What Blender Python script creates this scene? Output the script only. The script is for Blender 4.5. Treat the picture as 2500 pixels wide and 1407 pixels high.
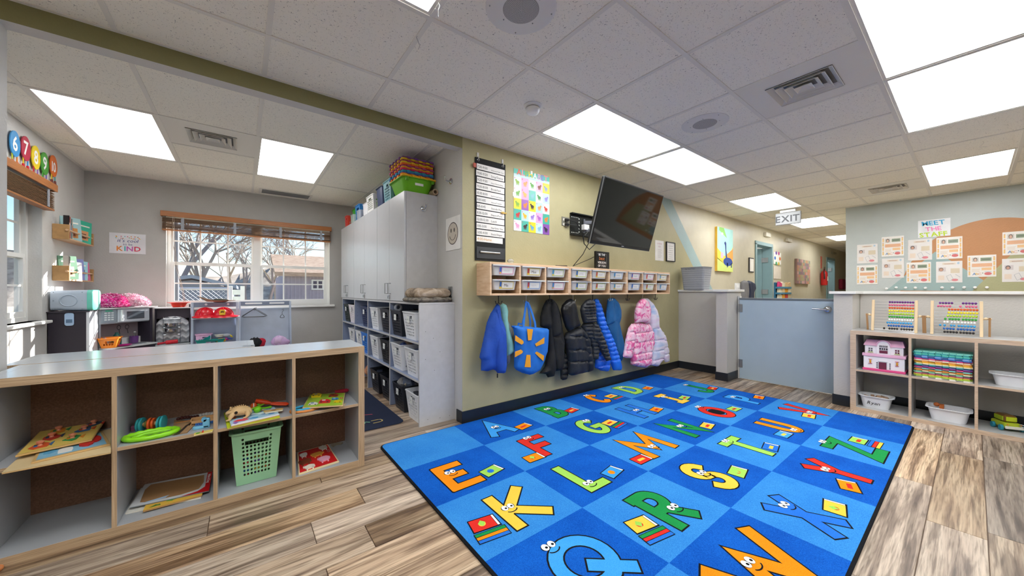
import bpy, bmesh, math, random
import numpy as np
from mathutils import Vector, Matrix
random.seed(7); np.random.seed(7)
PI=math.pi
for o in list(bpy.data.objects): bpy.data.objects.remove(o)
SC=bpy.context.scene; COL=SC.collection
# ------------------------------------------------------------------ camera
F,CXP,HOR,YAW,CH=861.,1250.,711.,math.radians(52.6),1.115
cam=bpy.data.cameras.new('camera'); camo=bpy.data.objects.new('camera',cam); COL.objects.link(camo)
camo.location=(0,0,CH); camo.rotation_euler=(PI/2,0,YAW-PI/2)
cam.sensor_width=36; cam.lens=36*F/2500; cam.shift_y=(HOR-703.5)/2500; cam.clip_start=.02; cam.clip_end=300
SC.camera=camo
# ------------------------------------------------------------------ world, sun, exposure
W=bpy.data.worlds.new('world'); SC.world=W; W.use_nodes=True
nt=W.node_tree; nt.nodes.clear()
sky=nt.nodes.new('ShaderNodeTexSky'); sky.sky_type='NISHITA'; sky.sun_disc=False
sky.sun_elevation=math.radians(24); sky.sun_rotation=math.radians(48); sky.air_density=1.0; sky.dust_density=.15; sky.ozone_density=3.0
bg=nt.nodes.new('ShaderNodeBackground'); wo=nt.nodes.new('ShaderNodeOutputWorld')
bg.inputs['Strength'].default_value=.10
nt.links.new(sky.outputs[0],bg.inputs[0]); nt.links.new(bg.outputs[0],wo.inputs[0])
SUN_DIR=Vector((-.95,-.85,-.52)).normalized()
sl=bpy.data.lights.new('sun','SUN'); sl.energy=10; sl.angle=math.radians(.6); sl.color=(1,.95,.88)
so=bpy.data.objects.new('sun',sl); COL.objects.link(so); so.location=(6,12,6)
so.rotation_euler=SUN_DIR.to_track_quat('-Z','Y').to_euler()
VS=SC.view_settings; VS.view_transform='Standard'; VS.look='None'; VS.gamma=1; VS.use_curve_mapping=False
VS.exposure=1.15
PANEL_STRENGTH=5.6
# ------------------------------------------------------------------ pixel -> world point on a plane of the room
_s,_c=math.sin(YAW),math.cos(YAW)
def _ray(u,v):
    a=(u-CXP)/F; b=(HOR-v)/F
    return Vector((_c+a*_s,_s-a*_c,b))
def PX(u,v,x): r=_ray(u,v); return Vector((0,0,CH))+r*(x/r.x)
def PY(u,v,y): r=_ray(u,v); return Vector((0,0,CH))+r*(y/r.y)
def PZ(u,v,z): r=_ray(u,v); return Vector((0,0,CH))+r*((z-CH)/r.z)
# ------------------------------------------------------------------ materials
def lin(c):
    if isinstance(c,str):
        c=c.lstrip('#'); c=[int(c[i:i+2],16)/255 for i in (0,2,4)]
    return tuple((x/12.92 if x<=.04045 else ((x+.055)/1.055)**2.4) for x in c)+(1,)
_m={}
def mat(col,rough=.5,metal=0,var=.06,bump=0,bscale=60,spec=.5,emit=0,trans=0,alpha=1,sheen=0,vscale=8,coat=0,ior=1.45):
    key=(col,rough,metal,var,bump,bscale,spec,emit,trans,alpha,sheen,vscale,coat)
    if key in _m: return _m[key]
    m=bpy.data.materials.new('mat_'+str(len(_m))); m.use_nodes=True; t=m.node_tree; b=t.nodes['Principled BSDF']
    c=lin(col); b.inputs['Base Color'].default_value=c
    b.inputs['Roughness'].default_value=rough; b.inputs['Metallic'].default_value=metal
    b.inputs['Specular IOR Level'].default_value=spec; b.inputs['IOR'].default_value=ior
    if trans: b.inputs['Transmission Weight'].default_value=trans
    if alpha<1: b.inputs['Alpha'].default_value=alpha
    if coat: b.inputs['Coat Weight'].default_value=coat; b.inputs['Coat Roughness'].default_value=.1
    if sheen: b.inputs['Sheen Weight'].default_value=sheen
    if emit: b.inputs['Emission Color'].default_value=c; b.inputs['Emission Strength'].default_value=emit
    if var or bump:
        g=t.nodes.new('ShaderNodeNewGeometry'); n=t.nodes.new('ShaderNodeTexNoise'); n.inputs['Scale'].default_value=vscale; n.inputs['Detail'].default_value=4
        t.links.new(g.outputs['Position'],n.inputs['Vector'])
    if var:
        hs=t.nodes.new('ShaderNodeHueSaturation'); hs.inputs['Color'].default_value=c
        mr=t.nodes.new('ShaderNodeMapRange'); mr.inputs[1].default_value=.3; mr.inputs[2].default_value=.7
        mr.inputs[3].default_value=1-var; mr.inputs[4].default_value=1+var
        t.links.new(n.outputs['Fac'],mr.inputs[0]); t.links.new(mr.outputs[0],hs.inputs['Value']); t.links.new(hs.outputs[0],b.inputs['Base Color'])
    if bump:
        n2=t.nodes.new('ShaderNodeTexNoise'); n2.inputs['Scale'].default_value=bscale; n2.inputs['Detail'].default_value=3
        t.links.new(g.outputs['Position'],n2.inputs['Vector'])
        bp=t.nodes.new('ShaderNodeBump'); bp.inputs['Strength'].default_value=bump; bp.inputs['Distance'].default_value=.01
        t.links.new(n2.outputs['Fac'],bp.inputs['Height']); t.links.new(bp.outputs[0],b.inputs['Normal'])
    _m[key]=m; return m
def ramp_mat(name,coord,scale,stops,rough=.5,detail=5,distort=0,noise_scale=4,rnd=False,bump=.0,spec=.5,loc_rand=False,sheen=0,interp='LINEAR'):
    """noise stretched by scale (vec) through a colour ramp"""
    m=bpy.data.materials.new(name); m.use_nodes=True; t=m.node_tree; b=t.nodes['Principled BSDF']
    if coord=='object': g=t.nodes.new('ShaderNodeTexCoord').outputs['Object']
    else: g=t.nodes.new('ShaderNodeNewGeometry').outputs['Position']
    mp=t.nodes.new('ShaderNodeMapping'); mp.inputs['Scale'].default_value=scale
    t.links.new(g,mp.inputs['Vector'])
    n=t.nodes.new('ShaderNodeTexNoise'); n.inputs['Scale'].default_value=noise_scale; n.inputs['Detail'].default_value=detail; n.inputs['Distortion'].default_value=distort
    if rnd:
        oi=t.nodes.new('ShaderNodeObjectInfo'); n.noise_dimensions='4D'
        ml=t.nodes.new('ShaderNodeMath'); ml.operation='MULTIPLY'; ml.inputs[1].default_value=50
        t.links.new(oi.outputs['Random'],ml.inputs[0]); t.links.new(ml.outputs[0],n.inputs['W'])
    t.links.new(mp.outputs[0],n.inputs['Vector'])
    cr=t.nodes.new('ShaderNodeValToRGB'); cr.color_ramp.interpolation=interp
    e=cr.color_ramp.elements
    while len(e)<len(stops): e.new(.5)
    for i,(p,c) in enumerate(stops): e[i].position=p; e[i].color=lin(c)
    t.links.new(n.outputs['Fac'],cr.inputs[0]); out=cr.outputs[0]
    if rnd:
        hs=t.nodes.new('ShaderNodeHueSaturation'); mr=t.nodes.new('ShaderNodeMapRange'); mr.inputs[3].default_value=.66; mr.inputs[4].default_value=1.35
        t.links.new(oi.outputs['Random'],mr.inputs[0]); t.links.new(mr.outputs[0],hs.inputs['Value'])
        m2=t.nodes.new('ShaderNodeMath'); m2.operation='MULTIPLY'; m2.inputs[1].default_value=7.31
        m3=t.nodes.new('ShaderNodeMath'); m3.operation='FRACT'; mr2=t.nodes.new('ShaderNodeMapRange'); mr2.inputs[3].default_value=.65; mr2.inputs[4].default_value=1.15
        t.links.new(oi.outputs['Random'],m2.inputs[0]); t.links.new(m2.outputs[0],m3.inputs[0]); t.links.new(m3.outputs[0],mr2.inputs[0]); t.links.new(mr2.outputs[0],hs.inputs['Saturation'])
        t.links.new(out,hs.inputs['Color']); out=hs.outputs[0]
    t.links.new(out,b.inputs['Base Color']); b.inputs['Roughness'].default_value=rough; b.inputs['Specular IOR Level'].default_value=spec
    if sheen: b.inputs['Sheen Weight'].default_value=sheen
    if bump:
        bp=t.nodes.new('ShaderNodeBump'); bp.inputs['Strength'].default_value=bump; bp.inputs['Distance'].default_value=.004
        t.links.new(n.outputs['Fac'],bp.inputs['Height']); t.links.new(bp.outputs[0],b.inputs['Normal'])
    return m
M_TILE=None
def tile_mat():
    m=bpy.data.materials.new('ceiling_tile_mineral'); m.use_nodes=True; t=m.node_tree; b=t.nodes['Principled BSDF']
    g=t.nodes.new('ShaderNodeNewGeometry'); mp=t.nodes.new('ShaderNodeMapping'); mp.inputs['Scale'].default_value=(1,1,1)
    t.links.new(g.outputs['Position'],mp.inputs['Vector'])
    n=t.nodes.new('ShaderNodeTexNoise'); n.inputs['Scale'].default_value=130; n.inputs['Detail'].default_value=2; n.inputs['Distortion'].default_value=1.4
    t.links.new(mp.outputs[0],n.inputs['Vector'])
    cr=t.nodes.new('ShaderNodeValToRGB'); e=cr.color_ramp.elements
    e[0].position=.31; e[0].color=lin('#8f8f8d'); e[1].position=.35; e[1].color=lin('#f7f4e9')
    t.links.new(n.outputs['Fac'],cr.inputs[0]); t.links.new(cr.outputs[0],b.inputs['Base Color']); b.inputs['Roughness'].default_value=.95
    b.inputs['Specular IOR Level'].default_value=.1
    bp=t.nodes.new('ShaderNodeBump'); bp.inputs['Strength'].default_value=.5; bp.inputs['Distance'].default_value=.004
    t.links.new(cr.outputs[0],bp.inputs['Height']); t.links.new(bp.outputs[0],b.inputs['Normal'])
    return m
M_TILE=tile_mat()
M_GRID=mat('#e6e4dc',.55,var=0)
M_WHITE=mat('#e9e9e6',.5,var=.02); M_WPLASTIC=mat('#eef0f1',.35,var=.02)
M_OLIVE=mat('#b3ac86',.5,var=.03,bump=.16,bscale=70,spec=.4)
M_BEAM=mat('#87835a',.55,var=.03,bump=.16,bscale=70)
M_CREAM=mat('#c6bfa8',.38,var=.03,bump=.16,bscale=70,spec=.5)
M_GREYW=mat('#b8b6b2',.6,var=.03,bump=.16,bscale=70)
M_LIGHTW=mat('#cfcecb',.55,var=.02,bump=.16,bscale=70)
M_HALF=mat('#c4c1bb',.5,var=.02,bump=.16,bscale=70)
M_STAFF=mat('#bfc7c7',.45,var=.02,bump=.16,bscale=70)
M_BASEB=mat('#22262c',.35,var=.1)
M_TEALP=mat('#9db5b5',.5,var=.02,bump=.16,bscale=70)
M_ORANGEP=mat('#c08b60',.5,var=.02,bump=.16,bscale=70)
M_GREENP=mat('#afaf88',.5,var=.02,bump=.16,bscale=70)
M_BLACK=mat('#17181a',.45,var=.1); M_DKGREY=mat('#2b2d30',.5)
M_CHROME=mat('#c9ccd0',.18,metal=1,var=0); M_STEEL=mat('#a8abae',.35,metal=1,var=.03)
def floor_mat():
    m=bpy.data.materials.new('floor_plank_vinyl'); m.use_nodes=True; t=m.node_tree; b=t.nodes['Principled BSDF']; N=t.nodes.new; L=t.links.new
    g=N('ShaderNodeNewGeometry'); oi=N('ShaderNodeObjectInfo')
    ml=N('ShaderNodeMath'); ml.operation='MULTIPLY'; ml.inputs[1].default_value=60; L(oi.outputs['Random'],ml.inputs[0])
    def noise(sc,scale,det,dist):
        mp=N('ShaderNodeMapping'); mp.inputs['Scale'].default_value=sc; L(g.outputs['Position'],mp.inputs['Vector'])
        n=N('ShaderNodeTexNoise'); n.noise_dimensions='4D'; n.inputs['Scale'].default_value=scale; n.inputs['Detail'].default_value=det; n.inputs['Distortion'].default_value=dist
        L(mp.outputs[0],n.inputs['Vector']); L(ml.outputs[0],n.inputs['W']); return n.outputs['Fac']
    def ramp(f,st):
        cr=N('ShaderNodeValToRGB'); e=cr.color_ramp.elements
        while len(e)<len(st): e.new(.5)
        for k,(p,c) in enumerate(st): e[k].position=p; e[k].color=lin(c)
        L(f,cr.inputs[0]); return cr.outputs[0]
    a=ramp(noise((.45,7.5,1),1.9,6,1.3),[(.30,'#6d5643'),(.43,'#a0866c'),(.52,'#bfa587'),(.62,'#d0b99b'),(.75,'#a98d71')])
    c=ramp(noise((3,70,1),2.2,6,.4),[(.34,'#b9b2aa'),(.5,'#ececec'),(.66,'#ffffff')])
    d=ramp(noise((.9,17,1),1.7,5,1.2),[(.38,'#9d9288'),(.47,'#ffffff')])
    mx=N('ShaderNodeMix'); mx.data_type='RGBA'; mx.blend_type='MULTIPLY'; mx.inputs[0].default_value=1; L(a,mx.inputs[6]); L(c,mx.inputs[7])
    m2=N('ShaderNodeMix'); m2.data_type='RGBA'; m2.blend_type='MULTIPLY'; m2.inputs[0].default_value=.75; L(mx.outputs[2],m2.inputs[6]); L(d,m2.inputs[7])
    hs=N('ShaderNodeHueSaturation'); mr=N('ShaderNodeMapRange'); mr.inputs[3].default_value=.62; mr.inputs[4].default_value=1.4; L(oi.outputs['Random'],mr.inputs[0]); L(mr.outputs[0],hs.inputs['Value'])
    q=N('ShaderNodeMath'); q.operation='MULTIPLY'; q.inputs[1].default_value=7.31; q2=N('ShaderNodeMath'); q2.operation='FRACT'; L(oi.outputs['Random'],q.inputs[0]); L(q.outputs[0],q2.inputs[0])
    r2=N('ShaderNodeMapRange'); r2.inputs[3].default_value=.6; r2.inputs[4].default_value=1.1; L(q2.outputs[0],r2.inputs[0]); L(r2.outputs[0],hs.inputs['Saturation'])
    L(m2.outputs[2],hs.inputs['Color']); L(hs.outputs[0],b.inputs['Base Color']); b.inputs['Roughness'].default_value=.38
    return m
M_FLOOR=floor_mat()
M_PINE=ramp_mat('pine','world',(3,3,22),[(.3,'#d9b18a'),(.5,'#e6c4a0'),(.7,'#eecfb0')],rough=.5,noise_scale=3,distort=.5)
M_PINEX=ramp_mat('pine_x','world',(3,12,22),[(.3,'#d9b18a'),(.5,'#e6c4a0'),(.7,'#eecfb0')],rough=.5,noise_scale=3,distort=.5)
M_PLYX=ramp_mat('ply_edge_x','world',(2,160,160),[(.35,'#8f7a60'),(.5,'#b59a7a'),(.68,'#c9b192')],rough=.55,noise_scale=2.5)
M_PLYZ=ramp_mat('ply_edge_z','world',(160,160,2),[(.35,'#8f7a60'),(.5,'#b59a7a'),(.68,'#c9b192')],rough=.55,noise_scale=2.5)
M_PLYR=ramp_mat('ply_edge_right','world',(60,3,60),[(.3,'#b39a83'),(.5,'#cbb39b'),(.7,'#d6c2ab')],rough=.5,noise_scale=3)
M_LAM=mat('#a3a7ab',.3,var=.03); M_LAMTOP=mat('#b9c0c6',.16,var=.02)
M_LAMR=mat('#b4b4b3',.28,var=.02)
M_BROWNBACK=ramp_mat('hardboard','world',(30,30,30),[(.3,'#6a4a35'),(.7,'#83604a')],rough=.6)
M_BLINDW=ramp_mat('blind_wood','world',(2,2,40),[(.3,'#9c6136'),(.6,'#b5743f')],rough=.42)
M_SLAT=ramp_mat('slat_wood','world',(6,6,60),[(.3,'#4d3423'),(.6,'#8a6645')],rough=.5)
# ------------------------------------------------------------------ geometry builder
ORG={}
class MB:
    def __init__(s): s.v=[]; s.f=[]; s.mi=[]; s.mats=[]; s.cur=0; s.M=None
    def use(s,m):
        if m not in s.mats: s.mats.append(m)
        s.cur=s.mats.index(m); return s
    def add(s,vs,fs):
        b=len(s.v)
        if s.M is not None: vs=[tuple(s.M@Vector(v)) for v in vs]
        s.v.extend([tuple(v) for v in vs]); s.f.extend([tuple(i+b for i in f) for f in fs]); s.mi.extend([s.cur]*len(fs)); return s
    def box(s,x0,x1,y0,y1,z0,z1):
        x0,x1=min(x0,x1),max(x0,x1); y0,y1=min(y0,y1),max(y0,y1); z0,z1=min(z0,z1),max(z0,z1)
        return s.add([(x0,y0,z0),(x1,y0,z0),(x1,y1,z0),(x0,y1,z0),(x0,y0,z1),(x1,y0,z1),(x1,y1,z1),(x0,y1,z1)],
          [(0,3,2,1),(4,5,6,7),(0,1,5,4),(1,2,6,5),(2,3,7,6),(3,0,4,7)])
    def quad(s,a,b,c,d): return s.add([a,b,c,d],[(0,1,2,3)])
    def ring(s,p0,ax,r,n):
        ax=Vector(ax).normalized(); u=ax.orthogonal().normalized(); w=ax.cross(u)
        return [Vector(p0)+(u*math.cos(2*PI*i/n)+w*math.sin(2*PI*i/n))*r for i in range(n)]
    def cyl(s,p0,p1,r0,r1=None,n=12,caps=True):
        r1=r0 if r1 is None else r1; p0,p1=Vector(p0),Vector(p1); ax=p1-p0
        vs=s.ring(p0,ax,r0,n)+s.ring(p1,ax,r1,n); fs=[(i,(i+1)%n,n+(i+1)%n,n+i) for i in range(n)]
        if caps: fs+=[tuple(range(n-1,-1,-1)),tuple(range(n,2*n))]
        return s.add(vs,fs)
    def tube(s,pts,r,n=6,closed=False):
        pts=[Vector(p) for p in pts]; N=len(pts); rings=[]; up=None
        for i,p in enumerate(pts):
            a=pts[i-1] if (i>0 or closed) else p; b=pts[(i+1)%N] if (i<N-1 or closed) else p
            t=(b-a).normalized()
            if up is None: up=t.orthogonal().normalized()
            u=(up-t*up.dot(t)); u=u.normalized() if u.length>1e-6 else t.orthogonal().normalized(); up=u; w=t.cross(u)
            rr=r[i] if isinstance(r,(list,tuple)) else r
            rings.append([p+(u*math.cos(2*PI*k/n)+w*math.sin(2*PI*k/n))*rr for k in range(n)])
        vs=[v for R in rings for v in R]; fs=[]
        for i in range(N if closed else N-1):
            j=(i+1)%N
            for k in range(n): fs.append((i*n+k,i*n+(k+1)%n,j*n+(k+1)%n,j*n+k))
        if not closed: fs+=[tuple(range(n-1,-1,-1)),tuple(range((N-1)*n,N*n))]
        return s.add(vs,fs)
    def lathe(s,prof,c=(0,0,0),n=20,ax='z'):
        vs=[];fs=[]
        for r,z in prof:
            for k in range(n):
                a=2*PI*k/n; p=(r*math.cos(a),r*math.sin(a),z)
                if ax=='x': p=(p[2],p[0],p[1])
                if ax=='y': p=(p[0],p[2],p[1])
                vs.append((p[0]+c[0],p[1]+c[1],p[2]+c[2]))
        for i in range(len(prof)-1):
            for k in range(n): fs.append((i*n+k,i*n+(k+1)%n,(i+1)*n+(k+1)%n,(i+1)*n+k))
        return s.add(vs,fs)
    def ball(s,c,r,n=10,m=6,sq=(1,1,1)):
        vs=[];fs=[]
        for j in range(m+1):
            a=-PI/2+PI*j/m
            for k in range(n): vs.append((c[0]+sq[0]*r*math.cos(a)*math.cos(2*PI*k/n),c[1]+sq[1]*r*math.cos(a)*math.sin(2*PI*k/n),c[2]+sq[2]*r*math.sin(a)))
        for j in range(m):
            for k in range(n): fs.append((j*n+k,j*n+(k+1)%n,(j+1)*n+(k+1)%n,(j+1)*n+k))
        return s.add(vs,fs)
    def prism(s,poly,O,U,V,N,t):
        """polygon in (u,v) extruded by t along N from O"""
        O,U,V,N=map(Vector,(O,U,V,N)); n=len(poly)
        a=[O+U*p[0]+V*p[1] for p in poly]; b=[q+N*t for q in a]
        if t==0: return s.add(a,[tuple(range(n))])
        return s.add(a+b,[tuple(range(n-1,-1,-1)),tuple(range(n,2*n))]+[(i,(i+1)%n,n+(i+1)%n,n+i) for i in range(n)])
    def rings(s,R,cap0=True,cap1=True):
        n=len(R[0]); vs=[v for r in R for v in r]; fs=[]
        for i in range(len(R)-1):
            for k in range(n): fs.append((i*n+k,i*n+(k+1)%n,(i+1)*n+(k+1)%n,(i+1)*n+k))
        if cap0: fs.append(tuple(range(n-1,-1,-1)))
        if cap1: fs.append(tuple(range((len(R)-1)*n,len(R)*n)))
        return s.add(vs,fs)
    def text(s,txt,O,U,V,size,bold=False,align='l',slant=0):
        O,U,V=Vector(O),Vector(U).normalized(),Vector(V).normalized()
        w=0; lay=[]
        for ch in txt:
            if ch==' ': w+=.32; continue
            g=GL[(ch,bold)] if (ch,bold) in GL else GL[('o',bold)]
            lay.append((w,g)); w+=g[2]+.07
        off={'l':0,'c':-w/2,'r':-w}[align]
        for x,(vs,fs,a) in lay:
            s.add([O+U*((p[0]+x+off+slant*p[1])*size)+V*(p[1]*size) for p in vs],fs)
        return w*size
    def build(s,name,m=None,parent=None,loc=None,smooth=False,bev=0,solid=0,sub=0,kind=None,label=None,cat=None,group=None,merge=False):
        me=bpy.data.meshes.new(name); o=bpy.data.objects.new(name,me); COL.objects.link(o)
        org=Vector(loc) if loc is not None else (ORG[parent.name] if parent is not None else Vector((0,0,0)))
        if parent is not None: o.parent=parent
        if loc is not None:
            o.location=Vector(loc)-(ORG[parent.name] if parent is not None else Vector((0,0,0)))
        me.from_pydata([tuple(Vector(v)-org) for v in s.v],[],s.f)
        for mm in (s.mats if s.mats else [m or M_WHITE]): me.materials.append(mm)
        if s.mats: me.polygons.foreach_set('material_index',s.mi)
        bm=bmesh.new(); bm.from_mesh(me)
        if merge: bmesh.ops.remove_doubles(bm,verts=bm.verts,dist=1e-5)
        if smooth is not None and not getattr(s,'noflip',False): bmesh.ops.recalc_face_normals(bm,faces=bm.faces)
        bm.to_mesh(me); bm.free()
        if smooth:
            me.polygons.foreach_set('use_smooth',[True]*len(me.polygons))
            try: me.set_sharp_from_angle(angle=math.radians(50))
            except Exception: pass
        if bev: b=o.modifiers.new('bevel','BEVEL'); b.width=bev; b.segments=2; b.limit_method='ANGLE'; b.angle_limit=math.radians(40)
        if solid: b=o.modifiers.new('thickness','SOLIDIFY'); b.thickness=solid; b.offset=0
        if sub: b=o.modifiers.new('smooth','SUBSURF'); b.levels=sub; b.render_levels=sub
        ORG[o.name]=org
        if kind: o['kind']=kind
        tag(o,label,cat,group); return o
def tag(o,label=None,cat=None,group=None):
    if label: o['label']=label
    if cat: o['category']=cat
    if group: o['group']=group
    return o
def thing(name,label,cat,loc,group=None):
    o=bpy.data.objects.new(name,None); COL.objects.link(o); o.location=loc; o.empty_display_size=.05
    ORG[o.name]=Vector(loc); return tag(o,label,cat,group)
def dup(root,loc,label=None,rz=None):
    r=root.copy(); COL.objects.link(r); r.location=loc
    if rz is not None: r.rotation_euler=(0,0,rz)
    if label: r['label']=label
    for ch in list(root.children):
        c=ch.copy(); COL.objects.link(c); c.parent=r
        for g in list(ch.children):
            d=g.copy(); COL.objects.link(d); d.parent=c
    return r
# glyphs, made once
GL={}
def init_glyphs():
    chars='ABCDEFGHIJKLMNOPQRSTUVWXYZabcdefghijklmnopqrstuvwxyz0123456789:-.,/!~&\''
    tmp=[]
    for bold in (False,True):
        for ch in chars:
            cu=bpy.data.curves.new('g','FONT'); cu.body=ch; cu.size=1; cu.resolution_u=2
            if bold: cu.offset=.022
            o=bpy.data.objects.new('g',cu); COL.objects.link(o); tmp.append((ch,bold,o,cu))
    bpy.context.view_layer.update(); dg=bpy.context.evaluated_depsgraph_get()
    for ch,bold,o,cu in tmp:
        me=bpy.data.meshes.new_from_object(o.evaluated_get(dg))
        vs=[(v.co.x,v.co.y) for v in me.vertices]; fs=[tuple(p.vertices) for p in me.polygons]
        x0=min([v[0] for v in vs] or [0]); x1=max([v[0] for v in vs] or [.3])
        GL[(ch,bold)]=([(v[0]-x0,v[1]) for v in vs],fs,x1-x0); bpy.data.meshes.remove(me)
    for ch,bold,o,cu in tmp: bpy.data.objects.remove(o); bpy.data.curves.remove(cu)
init_glyphs()
def rrect(w,d,r,z,c=(0,0),n=4):
    pts=[]
    r=min(r,w/2-1e-4,d/2-1e-4)
    for cx,cy,a0 in ((w/2-r,d/2-r,0),(-w/2+r,d/2-r,PI/2),(-w/2+r,-d/2+r,PI),(w/2-r,-d/2+r,1.5*PI)):
        for i in range(n+1):
            a=a0+PI/2*i/n; pts.append((c[0]+cx+r*math.cos(a),c[1]+cy+r*math.sin(a),z))
    return pts
def tubmesh(mb,c,w,d,h,taper=.85,rim=.012,r=.03,wall=.003,bottom=True):
    """open tub: base centre c, outer top w x d"""
    x,y,z=c; R=[rrect(w*taper,d*taper,r,z,(x,y)),rrect(w,d,r,z+h,(x,y)),rrect(w+2*rim,d+2*rim,r+rim,z+h,(x,y)),rrect(w+2*rim,d+2*rim,r+rim,z+h+.004,(x,y)),
       rrect(w-2*wall,d-2*wall,r,z+h+.004,(x,y)),rrect(w*taper-2*wall,d*taper-2*wall,r,z+wall,(x,y))]
    mb.rings(R); return mb
def inflate(mb,outline,O,U,V,N,tf=.04,tb=.02,R=.05,res=.012,fn=None):
    """pillow solid over a polygon outline given in (u,v) metres"""
    P=np.array(outline,float); Q=np.roll(P,-1,axis=0)
    x0,y0=P.min(0)-res; x1,y1=P.max(0)+res
    nx=int((x1-x0)/res)+2; ny=int((y1-y0)/res)+2
    gx,gy=np.meshgrid(x0+np.arange(nx)*res,y0+np.arange(ny)*res,indexing='ij')
    pts=np.stack([gx.ravel(),gy.ravel()],1)
    inside=np.zeros(len(pts),bool); best=np.full(len(pts),1e9); bp=np.zeros_like(pts)
    for a,b in zip(P,Q):
        cond=((a[1]>pts[:,1])!=(b[1]>pts[:,1]))
        with np.errstate(divide='ignore',invalid='ignore'):
            xi=(b[0]-a[0])*(pts[:,1]-a[1])/(b[1]-a[1]+1e-12)+a[0]
        inside^=cond&(pts[:,0]<xi)
        ab=b-a; t=np.clip(((pts-a)@ab)/(ab@ab+1e-12),0,1); pr=a+t[:,None]*ab; d=np.linalg.norm(pts-pr,axis=1)
        m=d<best; best[m]=d[m]; bp[m]=pr[m]
    ins=inside.reshape(nx,ny); idx={}; vs=[]; fs=[]
    O,U,V,N=map(Vector,(O,U,V,N))
    def vid(i,j,side):
        k=i*ny+j; inn=inside[k]; key=(i,j,side if inn else 0)
        if key in idx: return idx[key]
        if inn:
            p=pts[k]; q=min(best[k]/R,1); h=math.sqrt(max(0,1-(1-q)**2)); hh=(tf if side>0 else -tb)*h
            if fn and side>0: hh+=fn(p[0],p[1],q)*h
        else: p=bp[k]; hh=0
        vs.append(O+U*p[0]+V*p[1]+N*hh); idx[key]=len(vs)-1; return idx[key]
    for i in range(nx-1):
        for j in range(ny-1):
            if ins[i,j] or ins[i+1,j] or ins[i+1,j+1] or ins[i,j+1]:
                for side in (1,-1):
                    q=[vid(i,j,side),vid(i+1,j,side),vid(i+1,j+1,side),vid(i,j+1,side)]
                    if side<0: q=q[::-1]
                    fs.append(tuple(q))
    mb.add(vs,fs); return mb
def perf(mb,c00,c10,c11,c01,nu,nv,hole,shape='round',fill=.62):
    """panel of nu x nv cells; hole(i,j)->True makes an opening"""
    c00,c10,c11,c01=map(Vector,(c00,c10,c11,c01))
    def P(u,v): return (c00*(1-u)+c10*u)*(1-v)+(c01*(1-u)+c11*u)*v
    sq=[(0,0),(.5,0),(1,0),(1,.5),(1,1),(.5,1),(0,1),(0,.5)]
    for i in range(nu):
        for j in range(nv):
            if hole(i,j)=='skip': continue
            if not hole(i,j): mb.quad(P(i/nu,j/nv),P((i+1)/nu,j/nv),P((i+1)/nu,(j+1)/nv),P(i/nu,(j+1)/nv)); continue
            inn=[]
            for k,(a,b) in enumerate(sq):
                dx,dy=a-.5,b-.5
                if shape=='round': l=math.hypot(dx,dy); dx,dy=dx/l*.5,dy/l*.5
                elif shape=='diamond': l=abs(dx)+abs(dy); dx,dy=dx/l*.5,dy/l*.5
                inn.append((.5+dx*fill,.5+dy*fill))
            vs=[P((i+a)/nu,(j+b)/nv) for a,b in sq]+[P((i+a)/nu,(j+b)/nv) for a,b in inn]
            mb.add(vs,[(k,(k+1)%8,8+(k+1)%8,8+k) for k in range(8)])
    return mb
def wirebasket(name,label,cat,c,w,d,h,color,taper=.8,shape='diamond',nu=9,nv=9,group=None,rim=.01,handle=True,tagside=None,rough=.4,m=None,nvd=None,loc=None):
    """rectangular laundry style basket with perforated sides; c base centre; w along x, d along y"""
    t=thing(name,label,cat,c,group); x,y,z=c; mb=MB(); bw,bd=w/2*taper,d/2*taper; tw,td=w/2,d/2
    zz=z+h
    hh=h*.0
    def hf(nu_):
        def f(i,j):
            if handle and j==nv-2 and nu_*.3<=i<nu_*.7: return 'skip'
            return 0<i<nu_-1 and 0<j<nv-2 and (shape!='diamond' or (i+j)%2==0 or True)
        return f
    nd=nvd or max(4,int(round(nu*d/w)))
    B=[(x-bw,y-bd,z),(x+bw,y-bd,z),(x+bw,y+bd,z),(x-bw,y+bd,z)]; T=[(x-tw,y-td,zz),(x+tw,y-td,zz),(x+tw,y+td,zz),(x-tw,y+td,zz)]
    for k,n_ in ((0,nu),(1,nd),(2,nu),(3,nd)):
        perf(mb,B[k],B[(k+1)%4],T[(k+1)%4],T[k],n_,nv,hf(n_),shape,.72)
    mb.quad(*B)
    body=mb.build('body',m or mat(color,rough,var=.03),t,solid=.003,merge=True)
    rb=MB(); r1=rrect(w,d,.02,zz,(x,y)); r2=rrect(w+2*rim,d+2*rim,.025,zz,(x,y)); r3=rrect(w+2*rim,d+2*rim,.025,zz+.008,(x,y)); r4=rrect(w,d,.02,zz+.008,(x,y))
    rb.rings([r1,r2,r3,r4,r1],False,False); rb.build('rim',m or mat(color,rough,var=.03),t,smooth=True)
    if tagside:   # label card hanging on the -x side or the -y side
        lb=MB(); lb.use(mat('#f0f4f2',.4,var=.02))
        if tagside=='x':
            fx=x-tw-.006; lb.box(fx-.003,fx,y-.035,y+.02,zz-.085,zz-.03); lb.use(mat('#6c7b80',.5)); lb.text('toys',(fx-.0036,y+.014,zz-.062),(0,-1,0),(0,0,1),.018)
        lb.build('label_card',None,t)
    return t
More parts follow.
